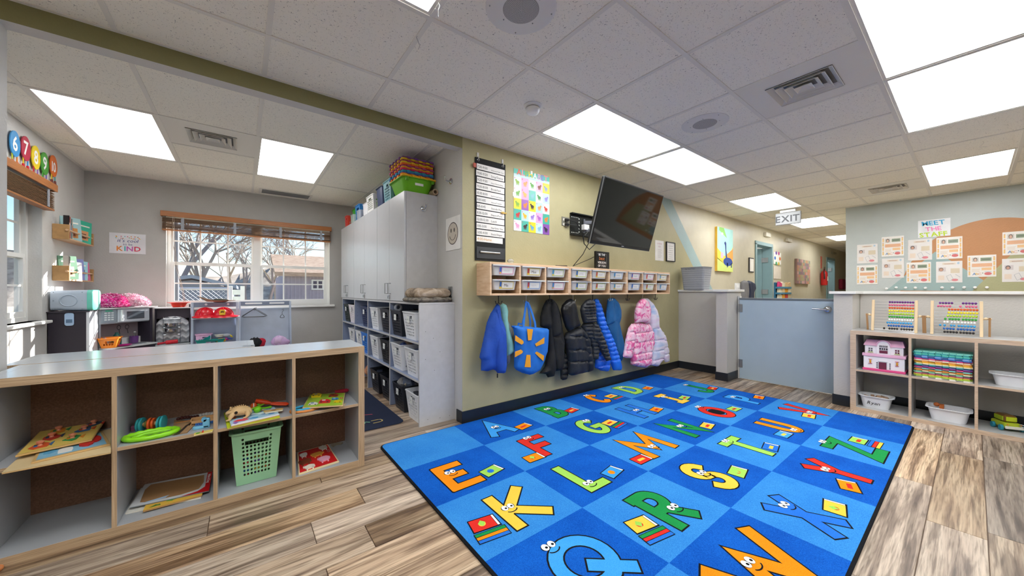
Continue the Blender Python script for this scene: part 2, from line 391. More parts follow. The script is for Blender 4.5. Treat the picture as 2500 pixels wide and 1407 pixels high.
# ================================================================== STRUCTURE
CE=2.415; XE,YN,YA,XL=1.47,2.61,5.80,-1.35
def st(mb,name,m,parent=None,**k):
    return mb.build(name,m,parent,kind=None if parent else 'structure',**k)
def vis(pts,mx=60):
    """any point inside the photographed field"""
    for p in pts:
        d=p[0]*_c+p[1]*_s; r=p[0]*_s-p[1]*_c
        if d<.15: continue
        u=CXP+F*r/d; v=HOR-F*(p[2]-CH)/d
        if -mx<u<2500+mx and -mx<v<1407+mx: return True
    return False
# floor
fl=st(MB().box(-2.4,17.3,-3.4,6.0,-.12,-.006),'floor',mat('#6b5646',.5))
pm=MB().box(-.6085,.6085,-.0885,.0885,-.006,0).build('plank',M_FLOOR,fl)
bmv=pm.modifiers.new('bevel','BEVEL'); bmv.width=.0012; bmv.segments=1
first=True; PW,PLN=.18,1.22; far=MB(); npl=0
rr=random.Random(3)
for j in range(-20,34):
    off=rr.random()*PLN; yc=j*PW+.05
    for i in range(-3,15):
        xc=i*PLN+off
        if yc>YN and not(xc<1.6): continue
        if yc>YA+.1 or yc<-3.3: continue
        if xc>7.4 and yc<1.2: continue
        cs=[(xc+a,yc+b,0) for a in (-.6,-.2,.2,.6) for b in (-.09,.09)]
        if not vis(cs,420): continue
        if xc>8.2 or (xc>5.3 and yc<2.2): far.box(xc-.6085,xc+.6085,yc-.0885,yc+.0885,-.006,0); continue
        if first: o=pm; first=False
        else: o=pm.copy(); COL.objects.link(o)
        o.location=(xc,yc,0); npl+=1
fo=far.build('distant_planks',M_FLOOR,fl); fo['kind']='stuff'
# hook wall with doorways
D1a,D1b=PY(1845,700,YN).x,PY(1883,700,YN).x; D2a,D2b=13.6,14.5; DH=2.06
w=MB(); w.box(XE+.1,D1a,YN,YN+.14,0,CE+.05); w.box(D1a,D1b,YN,YN+.14,DH,CE+.05); w.box(D1b,D2a,YN,YN+.14,0,CE+.05); w.box(D2a,D2b,YN,YN+.14,DH,CE+.05); w.box(D2b,17.2,YN,YN+.14,0,CE+.05)
wn=st(w,'wall_north',M_CREAM)
bl0,bl1=PY(1618,499,YN),PY(1687,641,YN); br0,br1=PY(1634,481,YN),PY(1738.5,705,YN)
def lx(a,b,z): return a.x+(b.x-a.x)*(z-a.z)/(b.z-a.z)
MB().prism([(XE,.0),(lx(bl0,bl1,0),0),(lx(bl0,bl1,CE),CE),(XE,CE)],(0,YN,0),(1,0,0),(0,0,1),(0,-1,0),.0012).build('painted_olive_area',M_OLIVE,wn)
MB().prism([(lx(bl0,bl1,0),.0),(lx(br0,br1,0),0),(lx(br0,br1,CE),CE),(lx(bl0,bl1,CE),CE)],(0,YN,0),(1,0,0),(0,0,1),(0,-1,0),.0014).build('painted_teal_band',M_TEALP,wn)
# beam / soffit over the alcove opening and left jamb
st(MB().box(-.86,XE,YN+.002,YN+.09,2.318,CE+.05),'trim_1',M_LIGHTW)
st(MB().box(-.86,XE+.001,YN-.001,YN+.002,2.318,CE+.02),'trim_2',M_BEAM)
st(MB().box(-2.4,-.86,YN,YN+.09,0,CE+.05),'wall_northwest',M_LIGHTW)
st(MB().box(XE,XE+.1,YN+.0,YA+.1,0,CE+.05),'wall_alcove_right',M_LIGHTW)
# alcove window wall
BX0,BX1,BZ0,BZ1=-.72,1.03,.915,2.03
w=MB(); w.box(XL-.2,BX0,YA,YA+.14,0,CE+.05); w.box(BX1,XE+.1,YA,YA+.14,0,CE+.05); w.box(BX0,BX1,YA,YA+.14,0,BZ0); w.box(BX0,BX1,YA,YA+.14,BZ1,CE+.05)
st(w,'wall_alcove_back',M_GREYW)
LY0,LY1,LZ0,LZ1=3.5,4.80,.865,1.98
w=MB(); w.box(XL-.14,XL,YN+.09,LY0,0,CE+.05); w.box(XL-.14,XL,LY1,YA,0,CE+.05); w.box(XL-.14,XL,LY0,LY1,0,LZ0); w.box(XL-.14,XL,LY0,LY1,LZ1,CE+.05)
st(w,'wall_alcove_left',M_LIGHTW)
# other rooms' walls
st(MB().box(7.49,7.62,-3.4,1.21,0,CE+.05),'wall_east',M_STAFF)
we=bpy.data.objects['wall_east']
st(MB().box(7.62,17.2,1.08,1.21,0,CE+.05),'wall_hall_right',M_CREAM)
st(MB().box(17.2,17.3,1.0,2.8,0,CE+.05),'wall_hall_end',M_CREAM)
st(MB().box(-2.4,-2.3,-3.4,YN,0,CE+.05),'wall_west',M_CREAM)
st(MB().box(-2.4,7.62,-3.5,-3.4,0,CE+.05),'wall_south',M_CREAM)
# painted mural on the staff wall
cy_,cz_=PX(2400,700,7.49).y,1.02
arc=[(cy_+.78*math.cos(a),cz_+1.0*math.sin(a)) for a in [PI*i/48 for i in range(49)]]
arc=[(p[0],max(p[1],.6)) for p in arc]
top=PX(2382,538,7.49); edge=PX(2190,712,7.49)
R_=edge.y-(-.02-.0); 
oc=(-.16,1.02); rx=.80; rz=1.01
MB().prism([(oc[0]+rx*math.cos(PI*i/48),oc[1]+rz*math.sin(PI*i/48)) for i in range(49)],(7.49,0,0),(0,1,0),(0,0,1),(-1,0,0),.0012).build('painted_orange_arch',M_ORANGEP,we)
def c3(X,Y): return (2060+X/5.68,500+Y/5.68)
def YZ(X,Y):
    p=PX(*c3(X,Y),7.49); return (p.y,p.z)
MB().prism([YZ(590,1190),YZ(1270,650),YZ(1990,1080),YZ(1990,1200)],(7.49,0,0),(0,1,0),(0,0,1),(-1,0,0),.0018).build('painted_blue_triangle',M_TEALP,we)
MB().prism([YZ(1780,1200),YZ(2420,600),YZ(3100,600),YZ(3600,1200)],(7.49,0,0),(0,1,0),(0,0,1),(-1,0,0),.0022).build('painted_green_slope',M_GREENP,we)
# half walls with ledges and end pillars
st(MB().box(5.05,5.17,1.97,YN-.002,0,1.105),'wall_half_left',M_HALF)
st(MB().box(4.74,5.17,1.84,1.968,0,1.105),'wall_half_left_pillar',M_HALF)
st(MB().box(4.70,5.2,1.81,1.99,1.107,1.135).box(5.02,5.2,1.99,YN-.002,1.107,1.135),'trim_3',M_WHITE,bev=.003)
st(MB().box(5.0,5.12,-3.4,.70,0,1.085),'wall_half_right',M_HALF)
st(MB().box(4.64,5.12,.702,.838,0,1.085),'wall_half_right_pillar',M_HALF)
st(MB().box(4.61,5.15,.675,.868,1.087,1.113).box(4.965,5.15,-3.4,.675,1.087,1.113),'trim_4',M_WHITE,bev=.003)
# rubber cove base
def base(name,segs,h=.102,t=.008):
    m=MB()
    for (a,b,c,d) in segs: m.box(a,b,c,d,.0005,h)
    return st(m,name,M_BASEB,bev=.002)
base('baseboard_north',[(XE-.008,5.05,YN-.009,YN-.001)]); base('baseboard_jamb',[(XE-.009,XE-.001,YN-.008,2.70)])
base('baseboard_half_left',[(5.042,5.049,1.97,YN-.01),(4.731,4.739,1.832,1.975),(4.739,5.05,1.831,1.839),(4.742,5.04,1.969,1.976)])
base('baseboard_half_right',[(4.991,4.999,-3.3,.70),(4.631,4.639,.696,.847),(4.642,5.1,.839,.846)])
base('baseboard_alcove',[(XL+.001,XE-.32,YA-.009,YA-.001),(XL+.001,XL+.009,2.72,YA-.01)])
base('baseboard_jamb_left',[(-.859,-.851,YN-.008,YN+.09),(-2.3,-.859,YN-.009,YN-.001)])
# room behind the doorway in the hall
w=MB(); w.box(D1a-.6,D1b+.9,4.6,4.7,0,2.5); w.box(D1a-.7,D1a-.6,YN+.14,4.6,0,2.5); w.box(D1b+.9,D1b+1.0,YN+.14,4.6,0,2.5); w.box(D1a-.7,D1b+1.0,YN+.14,4.7,2.5,2.55); w.box(D1a-.7,D1b+1,YN+.14,4.7,-.1,0)
st(w,'wall_side_room',M_WHITE)
w=MB(); w.box(D2a-.3,D2b+.9,3.8,3.9,0,2.5); w.box(D2a-.4,D2a-.3,YN+.14,3.9,0,2.5); w.box(D2b+.9,D2b+1.0,YN+.14,3.9,0,2.5); w.box(D2a-.4,D2b+1.0,YN+.14,3.9,2.5,2.55); w.box(D2a-.4,D2b+1.0,YN+.14,3.9,-.1,0)
st(w,'wall_side_room_far',M_WHITE)
M_DOORF=mat('#7d9ba0',.4,var=.03)
def doorway(n,a,b,ang):
    t=MB(); 
    for x0,x1 in ((a-.05,a+.02),(b-.02,b+.05)): t.box(x0,x1,YN-.02,YN+.16,0,DH+.0)
    t.box(a-.05,b+.05,YN-.02,YN+.16,DH-.02,DH+.05)
    f=st(t,'door_%d'%n,M_DOORF,bev=.003)
    s=MB(); s.M=Matrix.Translation((b-.03,YN+.16,0))@Matrix.Rotation(ang,4,'Z'); s.box(-(b-a)+.06,0,0,.044,.01,DH-.03); s.build('door_slab',M_DOORF,f)
    for k in (.3,1.1,1.78):
        h=MB(); h.box(b-.034,b-.021,YN+.05,YN+.155,k-.05,k+.05); h.cyl((b-.03,YN+.165,k-.05),(b-.03,YN+.165,k+.05),.008); h.build('hinge',M_STEEL,f)
    return f
doorway(1,D1a,D1b,-math.radians(80)); doorway(2,D2a,D2b,-math.radians(75))
# ------------------------------------------------------------------ ceiling
G=.6096; T_=.012
GX=lambda k:.105+G*k
GY=lambda j:.96+G*j
ce=st(MB().box(-2.4,17.3,-3.5,6.0,CE+.03,CE+.12),'ceiling',mat('#b9b9b7',.9))
fixtures=[(3,5,1,2),(5,7,1,2),(9,11,1,2),(13,15,1,2),(18,20,1,2),(3,5,-2,-1),(5,7,-2,-1),(9,11,-2,-1),(-1,1,0,1),
          (3,5,-5,-4),(7,9,-5,-4),(-2,0,-4,-3),(-3,-1,-2,-1)]
vents=[(4,5,-1,0),(10,11,-1,0)]
occ=set()
for a,b,c,d in fixtures+vents:
    for i in range(a,b):
        for j in range(c,d): occ.add((i,j))
grid=MB(); tm=None; tiles=0
def addtile(x0,x1,y0,y1):
    global tm,tiles
    x0+=T_;x1-=T_;y0+=T_;y1-=T_
    m=MB(); z=CE
    m.add([(x0,y0,z+.002),(x1,y0,z+.002),(x1,y1,z+.002),(x0,y1,z+.002),(x0-.006,y0-.006,z+.02),(x1+.006,y0-.006,z+.02),(x1+.006,y1+.006,z+.02),(x0-.006,y1+.006,z+.02)],
       [(0,1,2,3),(0,4,5,1),(1,5,6,2),(2,6,7,3),(3,7,4,0),(4,7,6,5)])
    m.build('ceiling_tile',M_TILE,ce); tiles+=1
farT=MB()
for i in range(-4,28):
    for j in range(-8,3):
        x0,x1,y0,y1=GX(i),GX(i+1),GY(j),GY(j+1)
        x0=max(x0,-2.3); y0=max(y0,-3.4); y1=min(y1,YN)
        if x0>7.45 and y1<1.25: continue
        if x0>7.45: y0=max(y0,1.21)
        elif x1>7.49 and y0<1.2:
            if y1>1.25: addtile(7.49,x1,1.21,y1)
            x1=7.49
        if y1-y0<.03 or x1-x0<.03 or (i,j) in occ: continue
        if not vis([(x0,y0,CE),(x1,y0,CE),(x0,y1,CE),(x1,y1,CE),((x0+x1)/2,(y0+y1)/2,CE)],500): continue
        addtile(x0,x1,y0,y1)
for k in range(-3,28):
    x=GX(k)
    for j in range(-8,3):
        if any(a<k<b and c<=j<d for a,b,c,d in fixtures): continue
        ya_,yb_=max(GY(j),-3.4 if x<7.49 else 1.21),min(GY(j+1),YN)
        if yb_-ya_>.01: grid.box(x-T_,x+T_,ya_,yb_,CE-.002,CE+.012)
for j in range(-7,3): 
    y=GY(j); grid.box(-2.3,7.49 if y<1.21 else 17.2,y-T_,y+T_,CE-.003,CE+.0115)
# perimeter angle
grid.box(-2.3,17.2,YN-.022,YN-.0015,CE-.004,CE+.01); grid.box(7.468,7.4885,-3.4,1.21,CE-.0045,CE+.0095)
# alcove grid
axs=[XL,GX(-2),GX(-1),GX(0),GX(1),GX(2),XE]; ays=[2.70,3.655,4.874,YA]
for x in axs[1:-1]: grid.box(x-T_,x+T_,2.70,YA,CE-.002,CE+.012)
for y in ays[1:-1]: grid.box(XL,XE,y-T_,y+T_,CE-.003,CE+.0115)
grid.box(GX(-1)+T_,GX(0)-T_,4.265-T_,4.265+T_,CE-.003,CE+.0115)
grid.box(XL,XE,YA-.022,YA-.001,CE-.004,CE+.01); grid.box(XL+.001,XL+.022,2.7,YA,CE-.0045,CE+.0095); grid.box(XE-.022,XE-.001,2.7,YA,CE-.0045,CE+.0095)
grid.build('ceiling_grid',M_GRID,ce)
alights=[(GX(-2),GX(-1),3.655,4.874),(GX(0),GX(1),3.655,4.874)]
for i in range(6):
    for j in range(3):
        x0,x1,y0,y1=axs[i],axs[i+1],ays[j],ays[j+1]
        if j==1 and i in (1,3): continue
        if j==1 and i==2: addtile(x0,x1,4.265,y1); continue
        addtile(x0,x1,y0,y1)
M_PANEL=mat('#ffffff',.6,var=0,emit=PANEL_STRENGTH)
M_PANELFILL=mat('#ffffff',.5,var=0,emit=PANEL_STRENGTH*.4)  # glow added to an unlit panel to brighten the alcove
M_PANELDIM=mat('#ffffff',.5,var=0,emit=PANEL_STRENGTH*.085)
M_PANELMID=mat('#ffffff',.5,var=0,emit=PANEL_STRENGTH*.55)
def light(x0,x1,y0,y1,label,m,group=None):
    t=thing('ceiling_light',label,'ceiling light',((x0+x1)/2,(y0+y1)/2,CE+.02),group)
    f=MB(); e=.028
    for a,b,c,d in ((x0+T_,x0+e,y0+T_,y1-T_),(x1-e,x1-T_,y0+T_,y1-T_),(x0+e,x1-e,y0+T_,y0+e),(x0+e,x1-e,y1-e,y1-T_)): f.box(a,b,c,d,CE+.001,CE+.02)
    f.build('frame',M_GRID,t)
    MB().box(x0+e,x1-e,y0+e,y1-e,CE+.008,CE+.014).build('diffuser',m,t)
ll=['long lit ceiling panel above the television, nearest the camera in the hook wall row','dimmer lit ceiling panel directly behind the long panel above the television','lit ceiling panel just in front of the EXIT sign','lit ceiling panel behind the EXIT sign','farthest small lit ceiling panel down the hallway',
 'large lit ceiling panel cut by the top right of the photo, nearest','large lit ceiling panel second from the top right corner','lit ceiling panel above the staff photo wall, past the two large ones','lit ceiling panel cut by the top edge beside the round speaker',
 'lit ceiling panel behind the camera, right rear','lit ceiling panel behind the camera, far right rear','lit ceiling panel behind the camera, left rear','lit ceiling panel behind the camera by the west wall']
for (a,b,c,d),lb in zip(fixtures,ll):
    light(GX(a),GX(b),GY(c),GY(d),lb,M_PANEL if lb[:6]!='dimmer' else M_PANELDIM)
light(*alights[0],'white ceiling panel with added glow over the play kitchen alcove, left of the air vent',M_PANELFILL)
light(*alights[1],'white ceiling panel in the alcove, right of the air vent',M_PANELMID)
def vent(x0,x1,y0,y1,label):
    t=thing('ceiling_vent',label,'air vent',((x0+x1)/2,(y0+y1)/2,CE+.02)); cx,cy=(x0+x1)/2,(y0+y1)/2
    m=MB(); o=(x1-x0)/2-T_; i=.165
    for a,b,c,d in ((cx-o,cx-i,cy-o,cy+o),(cx+i,cx+o,cy-o,cy+o),(cx-i,cx+i,cy-o,cy-i),(cx-i,cx+i,cy+i,cy+o)): m.box(a,b,c,d,CE+.0,CE+.004)
    m.build('face_plate',M_GRID,t)
    MB().box(cx-i,cx+i,cy-i,cy+i,CE+.024,CE+.028).build('duct_back',mat('#7c7d7d',.8),t)
    for k,(r0,r1) in enumerate(((.165,.135),(.125,.095),(.085,.055),(.045,.0))):
        s=MB(); s.rings([[(cx+a*r1,cy+b*r1,CE+.022) for a,b in ((-1,-1),(1,-1),(1,1),(-1,1))],[(cx+a*r0,cy+b*r0,CE-.006) for a,b in ((-1,-1),(1,-1),(1,1),(-1,1))],[(cx+a*(r0-.004),cy+b*(r0-.004),CE-.006) for a,b in ((-1,-1),(1,-1),(1,1),(-1,1))]],False,False)
        s.build('louver',M_GRID,t)
vent(GX(4),GX(5),GY(-1),GY(0),'square air vent in a metal plate beside the large lit panels')
vent(GX(10),GX(11),GY(-1),GY(0),'square air vent near the top of the staff photo wall')
vent(GX(-1),GX(0),3.655,4.265,'square air vent between the two white panels of the alcove ceiling')
t=thing('return_grille','long narrow air grille in the alcove ceiling by the window wall','air vent',(.46,5.58,CE))
MB().box(.17,.76,5.46,5.70,CE-.006,CE+.001).build('frame',M_GRID,t)
m=MB()
for k in range(12): m.box(.2,.73,5.485+k*.0165,5.493+k*.0165,CE-.009,CE-.004)
m.build('slats',mat('#8e8f8f',.6),t)
MB().box(.2,.73,5.48,5.68,CE-.0065,CE-.006).build('backing',mat('#565758',.7),t)
def speaker(cx,cy,label):
    t=thing('ceiling_speaker',label,'speaker',(cx,cy,CE))
    MB().lathe([(0,CE-.004),(.155,CE-.004),(.163,CE-.001),(.163,CE+.003)],(cx,cy,0),40).build('baffle_plate',mat('#e2e2df',.5,var=.01),t,smooth=True)
    MB().lathe([(0,CE-.0065),(.082,CE-.0065),(.084,CE-.004)],(cx,cy,0),36).build('grille',mat('#bdbdbb',.6,var=.01),t)
    h=MB()
    for r in range(1,14):
        n=int(r*5.6)
        for k in range(n):
            a=2*PI*k/n; h.cyl((cx+r*.0062*math.cos(a),cy+r*.0062*math.sin(a),CE-.0068),(cx+r*.0062*math.cos(a),cy+r*.0062*math.sin(a),CE-.0066),.0017,n=5)
    h.build('grille_holes',mat('#3d3d3d',.8,var=0),t)['kind']='stuff'
    for k in range(8):
        a=PI/4*k+.3; r=.145 if k%2 else .1
        MB().ball((cx+r*math.cos(a),cy+r*math.sin(a),CE-.005),.0035,8,4).build('screw',M_STEEL,t)
speaker(GX(1.5),GY(.5),'round white ceiling speaker cut by the top edge of the photo')
speaker(GX(4.5),GY(.5),'round ceiling speaker beside the long lit panel')
t=thing('smoke_detector','round white smoke detector on the ceiling above the alphabet poster','smoke detector',(1.62,1.88,CE))
MB().lathe([(0,CE-.012),(.052,CE-.012),(.062,CE-.004),(.064,CE+.001)],(1.62,1.88,0),28).build('base',M_WPLASTIC,t,smooth=True)
MB().lathe([(0,CE-.056),(.026,CE-.055),(.04,CE-.05),(.048,CE-.036),(.05,CE-.02),(.044,CE-.012)],(1.62,1.88,0),28).build('cap',M_WPLASTIC,t,smooth=True)
m=MB(); m.lathe([(.0495,CE-.0215),(.0505,CE-.0185),(.049,CE-.0165)],(1.62,1.88,0),28); m.build('slot',mat('#777777',.6),t)
# exit sign
ex=PZ(1918,537,2.2); p=Vector((6.9,1.79,2.23))
t=thing('exit_sign','white EXIT sign hanging from the ceiling above the half door','exit sign',(p.x,p.y,2.30))
MB().box(p.x-.03,p.x+.03,p.y-.1,p.y+.1,2.37,CE-.003).build('canopy',M_WHITE,t,bev=.004)
MB().box(p.x-.018,p.x+.018,p.y-.165,p.y+.165,2.175,2.37).build('housing',mat('#8b8d8f',.6,var=.01,spec=.1),t,bev=.012)
m=MB(); m.use(mat('#3a3c40',.6)); m.text('EXIT',(p.x-.0195,p.y,2.22),(0,-1,0),(0,0,1),.14,True,'c'); m.build('lettering',None,t)
# ------------------------------------------------------------------ windows
M_VINYL=mat('#f2f2ee',.35,var=.01); M_GLASS=mat('#ffffff',.02,alpha=.06,var=0,spec=.5)
def dhung(n,T,w,z0,z1,name_units,label=None):
    """window_n: outer frame, per unit two sashes with muntin grid. T maps local (x along, y outward, z)"""
    m=MB(); m.M=T; e=.035
    m.box(0,w,0,.06,z0,z0+e); m.box(0,w,0,.06,z1-e,z1); m.box(0,e,0,.06,z0+e,z1-e); m.box(w-e,w,0,.06,z0+e,z1-e)
    k=name_units
    for i in range(1,k): m.box(w*i/k-.035,w*i/k+.035,-.012,.059,z0+e,z1-e)
    wo=st(m,'window_%d'%n,M_VINYL)
    for i in range(k):
        a=w*i/k+(.035 if i else e); b=w*(i+1)/k-(.035 if i<k-1 else e); zm=(z0+z1)/2-.03
        for lower in (0,1):
            s=MB(); s.M=T; y=.004 if lower else .026; f=.034 if lower else .024
            c,d=(z0+e,zm+.028) if lower else (zm-.01,z1-e)
            g0=c+f*(1.4 if lower else 1); s.box(a,b,y,y+.024,c,g0); s.box(a,b,y,y+.024,d-f,d); s.box(a,a+f,y,y+.024,g0,d-f); s.box(b-f,b,y,y+.024,g0,d-f)
            for q in (1,2): xx=a+(b-a)*q/3; s.box(xx-.008,xx+.008,y+.008,y+.018,g0,d-f)
            zz=(c+d)/2 if lower else c+(d-c)*.52; s.box(a+f,b-f,y+.0083,y+.0177,zz-.008,zz+.008)
            so_=s.build('sash',M_VINYL,wo)
            g=MB(); g.M=T; g.quad((a+f,y+.0125,c+f),(b-f,y+.0125,c+f),(b-f,y+.0125,d-f),(a+f,y+.0125,d-f)); g.build('pane',M_GLASS,so_)
            if lower:
                l=MB(); l.M=T; l.box((a+b)/2-.03,(a+b)/2+.03,-.006,.004,d-.012,d+.002); l.build('sash_lock',M_VINYL,so_)
    return wo
T=Matrix.Translation((BX0,YA+.05,0)); wb=dhung(1,T,BX1-BX0,BZ0,BZ1,2)
T=Matrix.Translation((XL-.075,LY1,0))@Matrix.Rotation(-PI/2,4,'Z'); T=Matrix(((0,-1,0,XL-.075),(-1,0,0,LY1),(0,0,1,0),(0,0,0,1))); wl=dhung(2,T,LY1-LY0,LZ0,LZ1,1)
st(MB().box(BX0-.03,BX1+.06,YA-.045,YA+.05,BZ0-.03,BZ0),'trim_5',M_VINYL,bev=.006)
st(MB().box(BX0+.0005,BX0+.005,YA+.001,YA+.049,BZ0+.001,BZ1-.001).box(BX1-.005,BX1-.0005,YA+.001,YA+.049,BZ0+.001,BZ1-.001),'trim_6',M_VINYL)
st(MB().box(XL-.075,XL+.045,LY0-.03,LY1+.05,LZ0-.025,LZ0),'trim_7',M_VINYL,bev=.006)
def blind(T,w,ztop,zbot,label,nl,n=17):
    t=thing('window_blind',label,'window blind',T@Vector((w/2,0,ztop)))
    m=MB(); m.M=T; m.box(-.012,w+.012,-.075,-.062,ztop-.062,ztop); m.box(-.012,.0,-.062,0,ztop-.062,ztop); m.box(w,w+.012,-.062,0,ztop-.062,ztop); m.build('valance',M_BLINDW,t,bev=.004)
    m=MB(); m.M=T; m.box(0,w,-.055,-.005,ztop-.05,ztop-.01); m.build('headrail',M_WPLASTIC,t)
    rr=random.Random(nl); dz=(ztop-.075-zbot)/n
    for k in range(n):
        m=MB(); z=ztop-.075-k*dz; tl=rr.uniform(-.003,.003); m.M=T
        m.add([(0,-.058,z-.008+tl),(w,-.058,z-.008-tl),(w,-.006,z+.003),(0,-.006,z+.003),(0,-.058,z-.0045+tl),(w,-.058,z-.0045-tl),(w,-.006,z+.0065),(0,-.006,z+.0065)],[(0,3,2,1),(4,5,6,7),(0,1,5,4),(1,2,6,5),(2,3,7,6),(3,0,4,7)])
        m.build('slat',M_SLAT,t)
    m=MB(); m.M=T; m.box(0,w,-.06,-.004,zbot-.014,zbot); m.build('bottom_rail',M_BLINDW,t,bev=.003)
    for q in range(nl):
        xx=w*(.1+.83*q/max(1,nl-1)) if nl>1 else w*.12
        m=MB(); m.M=T
        for k in range(14):
            z=ztop-.07-k*(ztop-.07-zbot)/14; m.box(xx-.014+rr.uniform(-.003,.003),xx+.014,-.066,-.0595,z-.009,z)
        m.build('ladder_tape',mat('#a9adb5',.7),t)
    return t
T=Matrix.Translation((-.745,YA,0)); bb=blind(T,1.775,2.055,1.845,'brown wooden blind raised above the wide double window',4)
m=MB(); p0=PY(421,530,YA-.08); pts=[Vector((p0.x,YA-.075,2.0)),Vector((p0.x+.005,YA-.078,1.7)),Vector((p0.x+.03,YA-.1,1.4)),Vector((p0.x+.09,YA-.12,1.1)),Vector((p0.x+.13,YA-.12,.72))]
m.tube(pts,.0022); m.tube([q+Vector((.012,.002,0)) for q in pts],.0022); m.build('pull_cord',mat('#b9a592',.8),bb)
T=Matrix(((0,-1,0,XL),(1,0,0,LY0-.03),(0,0,1,0),(0,0,0,1)))@Matrix.Diagonal((1,1,1,1))
T=Matrix(((0,-1,0,XL),(-1,0,0,LY1+.03),(0,0,1,0),(0,0,0,1)))
blind(T,LY1-LY0+.06,2.035,1.82,'brown wooden blind raised above the left window, under the numbers',2)
# ------------------------------------------------------------------ half door
t=thing('half_door','pale blue half door with chrome lever between the two low walls','door',(5.04,1.37,0))
MB().box(5.02,5.064,.875,1.805,.012,1.005).build('door_leaf',mat('#a9bccb',.42,var=.02),t,bev=.002)
MB().box(5.015,5.069,.873,1.807,1.006,1.03).build('top_cap',mat('#7d858c',.35,metal=.5),t,bev=.002)
MB().box(5.045,5.09,1.806,1.834,.0,1.05).build('hinge_post',M_WHITE,t)
for z in (.2,.9):
    m=MB(); m.cyl((5.012,1.807,z-.05),(5.012,1.807,z+.05),.008); m.box(5.012,5.0195,1.77,1.806,z-.05,z+.05); m.build('hinge',M_STEEL,t)
ph=Vector((5.02,.955,.915)); h=MB(); h.lathe([(0,-.014),(.022,-.014),(.03,-.008),(.037,0)],(0,0,0),28,'x'); h.v=[(v[0]+ph.x,v[1]+ph.y,v[2]+ph.z) for v in h.v]; ho=h.build('lever_handle',M_CHROME,t,smooth=True)
m=MB(); m.cyl(ph,ph+Vector((-.05,0,0)),.012,n=16); m.tube([ph+Vector((-.05,0,0)),ph+Vector((-.055,.03,0)),ph+Vector((-.053,.07,.004)),ph+Vector((-.05,.12,.006))],[.011,.010,.0095,.009],10); m.build('lever',M_CHROME,ho,smooth=True)
MB().box(5.0,5.06,.848,.874,.85,.97).build('latch_plate',M_WPLASTIC,t,bev=.004)
# ================================================================== RUG
RX0,RX1,RY0,RY1,RZ=.775,4.37,.29,2.585,.011
rug=thing('alphabet_rug','blue checkered alphabet rug with smiling letters and books, spread over the plank floor','rug',((RX0+RX1)/2,(RY0+RY1)/2,0))
def pile(name,a,b):
    m=bpy.data.materials.new(name); m.use_nodes=True; t=m.node_tree; bs=t.nodes['Principled BSDF']
    g=t.nodes.new('ShaderNodeNewGeometry'); n=t.nodes.new('ShaderNodeTexNoise'); n.inputs['Scale'].default_value=5; n.inputs['Detail'].default_value=6
    n2=t.nodes.new('ShaderNodeTexNoise'); n2.inputs['Scale'].default_value=300; n2.inputs['Detail'].default_value=2
    t.links.new(g.outputs['Position'],n.inputs['Vector']); t.links.new(g.outputs['Position'],n2.inputs['Vector'])
    mx=t.nodes.new('ShaderNodeMix'); mx.data_type='RGBA'; mx.inputs[6].default_value=lin(a); mx.inputs[7].default_value=lin(b)
    ad=t.nodes.new('ShaderNodeMath'); ad.operation='ADD'; mu=t.nodes.new('ShaderNodeMath'); mu.operation='MULTIPLY_ADD'; mu.inputs[1].default_value=2.2; mu.inputs[2].default_value=-1.1
    t.links.new(n2.outputs['Fac'],mu.inputs[0]); t.links.new(n.outputs['Fac'],ad.inputs[0]); t.links.new(mu.outputs[0],ad.inputs[1]); t.links.new(ad.outputs[0],mx.inputs[0])
    t.links.new(mx.outputs[2],bs.inputs['Base Color']); bs.inputs['Roughness'].default_value=.95; bs.inputs['Specular IOR Level'].default_value=.1
    bp=t.nodes.new('ShaderNodeBump'); bp.inputs['Strength'].default_value=.6; bp.inputs['Distance'].default_value=.003; t.links.new(n2.outputs['Fac'],bp.inputs['Height']); t.links.new(bp.outputs[0],bs.inputs['Normal'])
    return m
M_RD=pile('rug_dark_blue','#0746a2','#1768cc'); M_RL=pile('rug_light_blue','#2474c8','#4095dc')
RC=dict(blk=pile('rug_black','#111216','#1d1f24'),org=pile('rug_orange','#e8820c','#f59a1e'),red=pile('rug_red','#cf2420','#e03c30'),grn=pile('rug_green','#168240','#259c50'),
  lim=pile('rug_lime','#93cc4e','#a9dc66'),yel=pile('rug_yellow','#f0be38','#f8d056'),sky=pile('rug_sky','#2a90e4','#4caaf0'),blu=pile('rug_blue','#1f68cc','#2f7cdc'),wht=pile('rug_white','#e8e8e8','#ffffff'))
bw=.02
m=MB(); m.rings([rrect(RX1-RX0,RY1-RY0,.05,.0015,((RX0+RX1)/2,(RY0+RY1)/2)),rrect(RX1-RX0,RY1-RY0,.05,RZ-.003,((RX0+RX1)/2,(RY0+RY1)/2)),rrect(RX1-RX0-.01,RY1-RY0-.01,.05,RZ,((RX0+RX1)/2,(RY0+RY1)/2))])
m.build('black_binding',RC['blk'],rug,smooth=True)
cw,ch=(RX1-RX0)/6,(RY1-RY0)/5
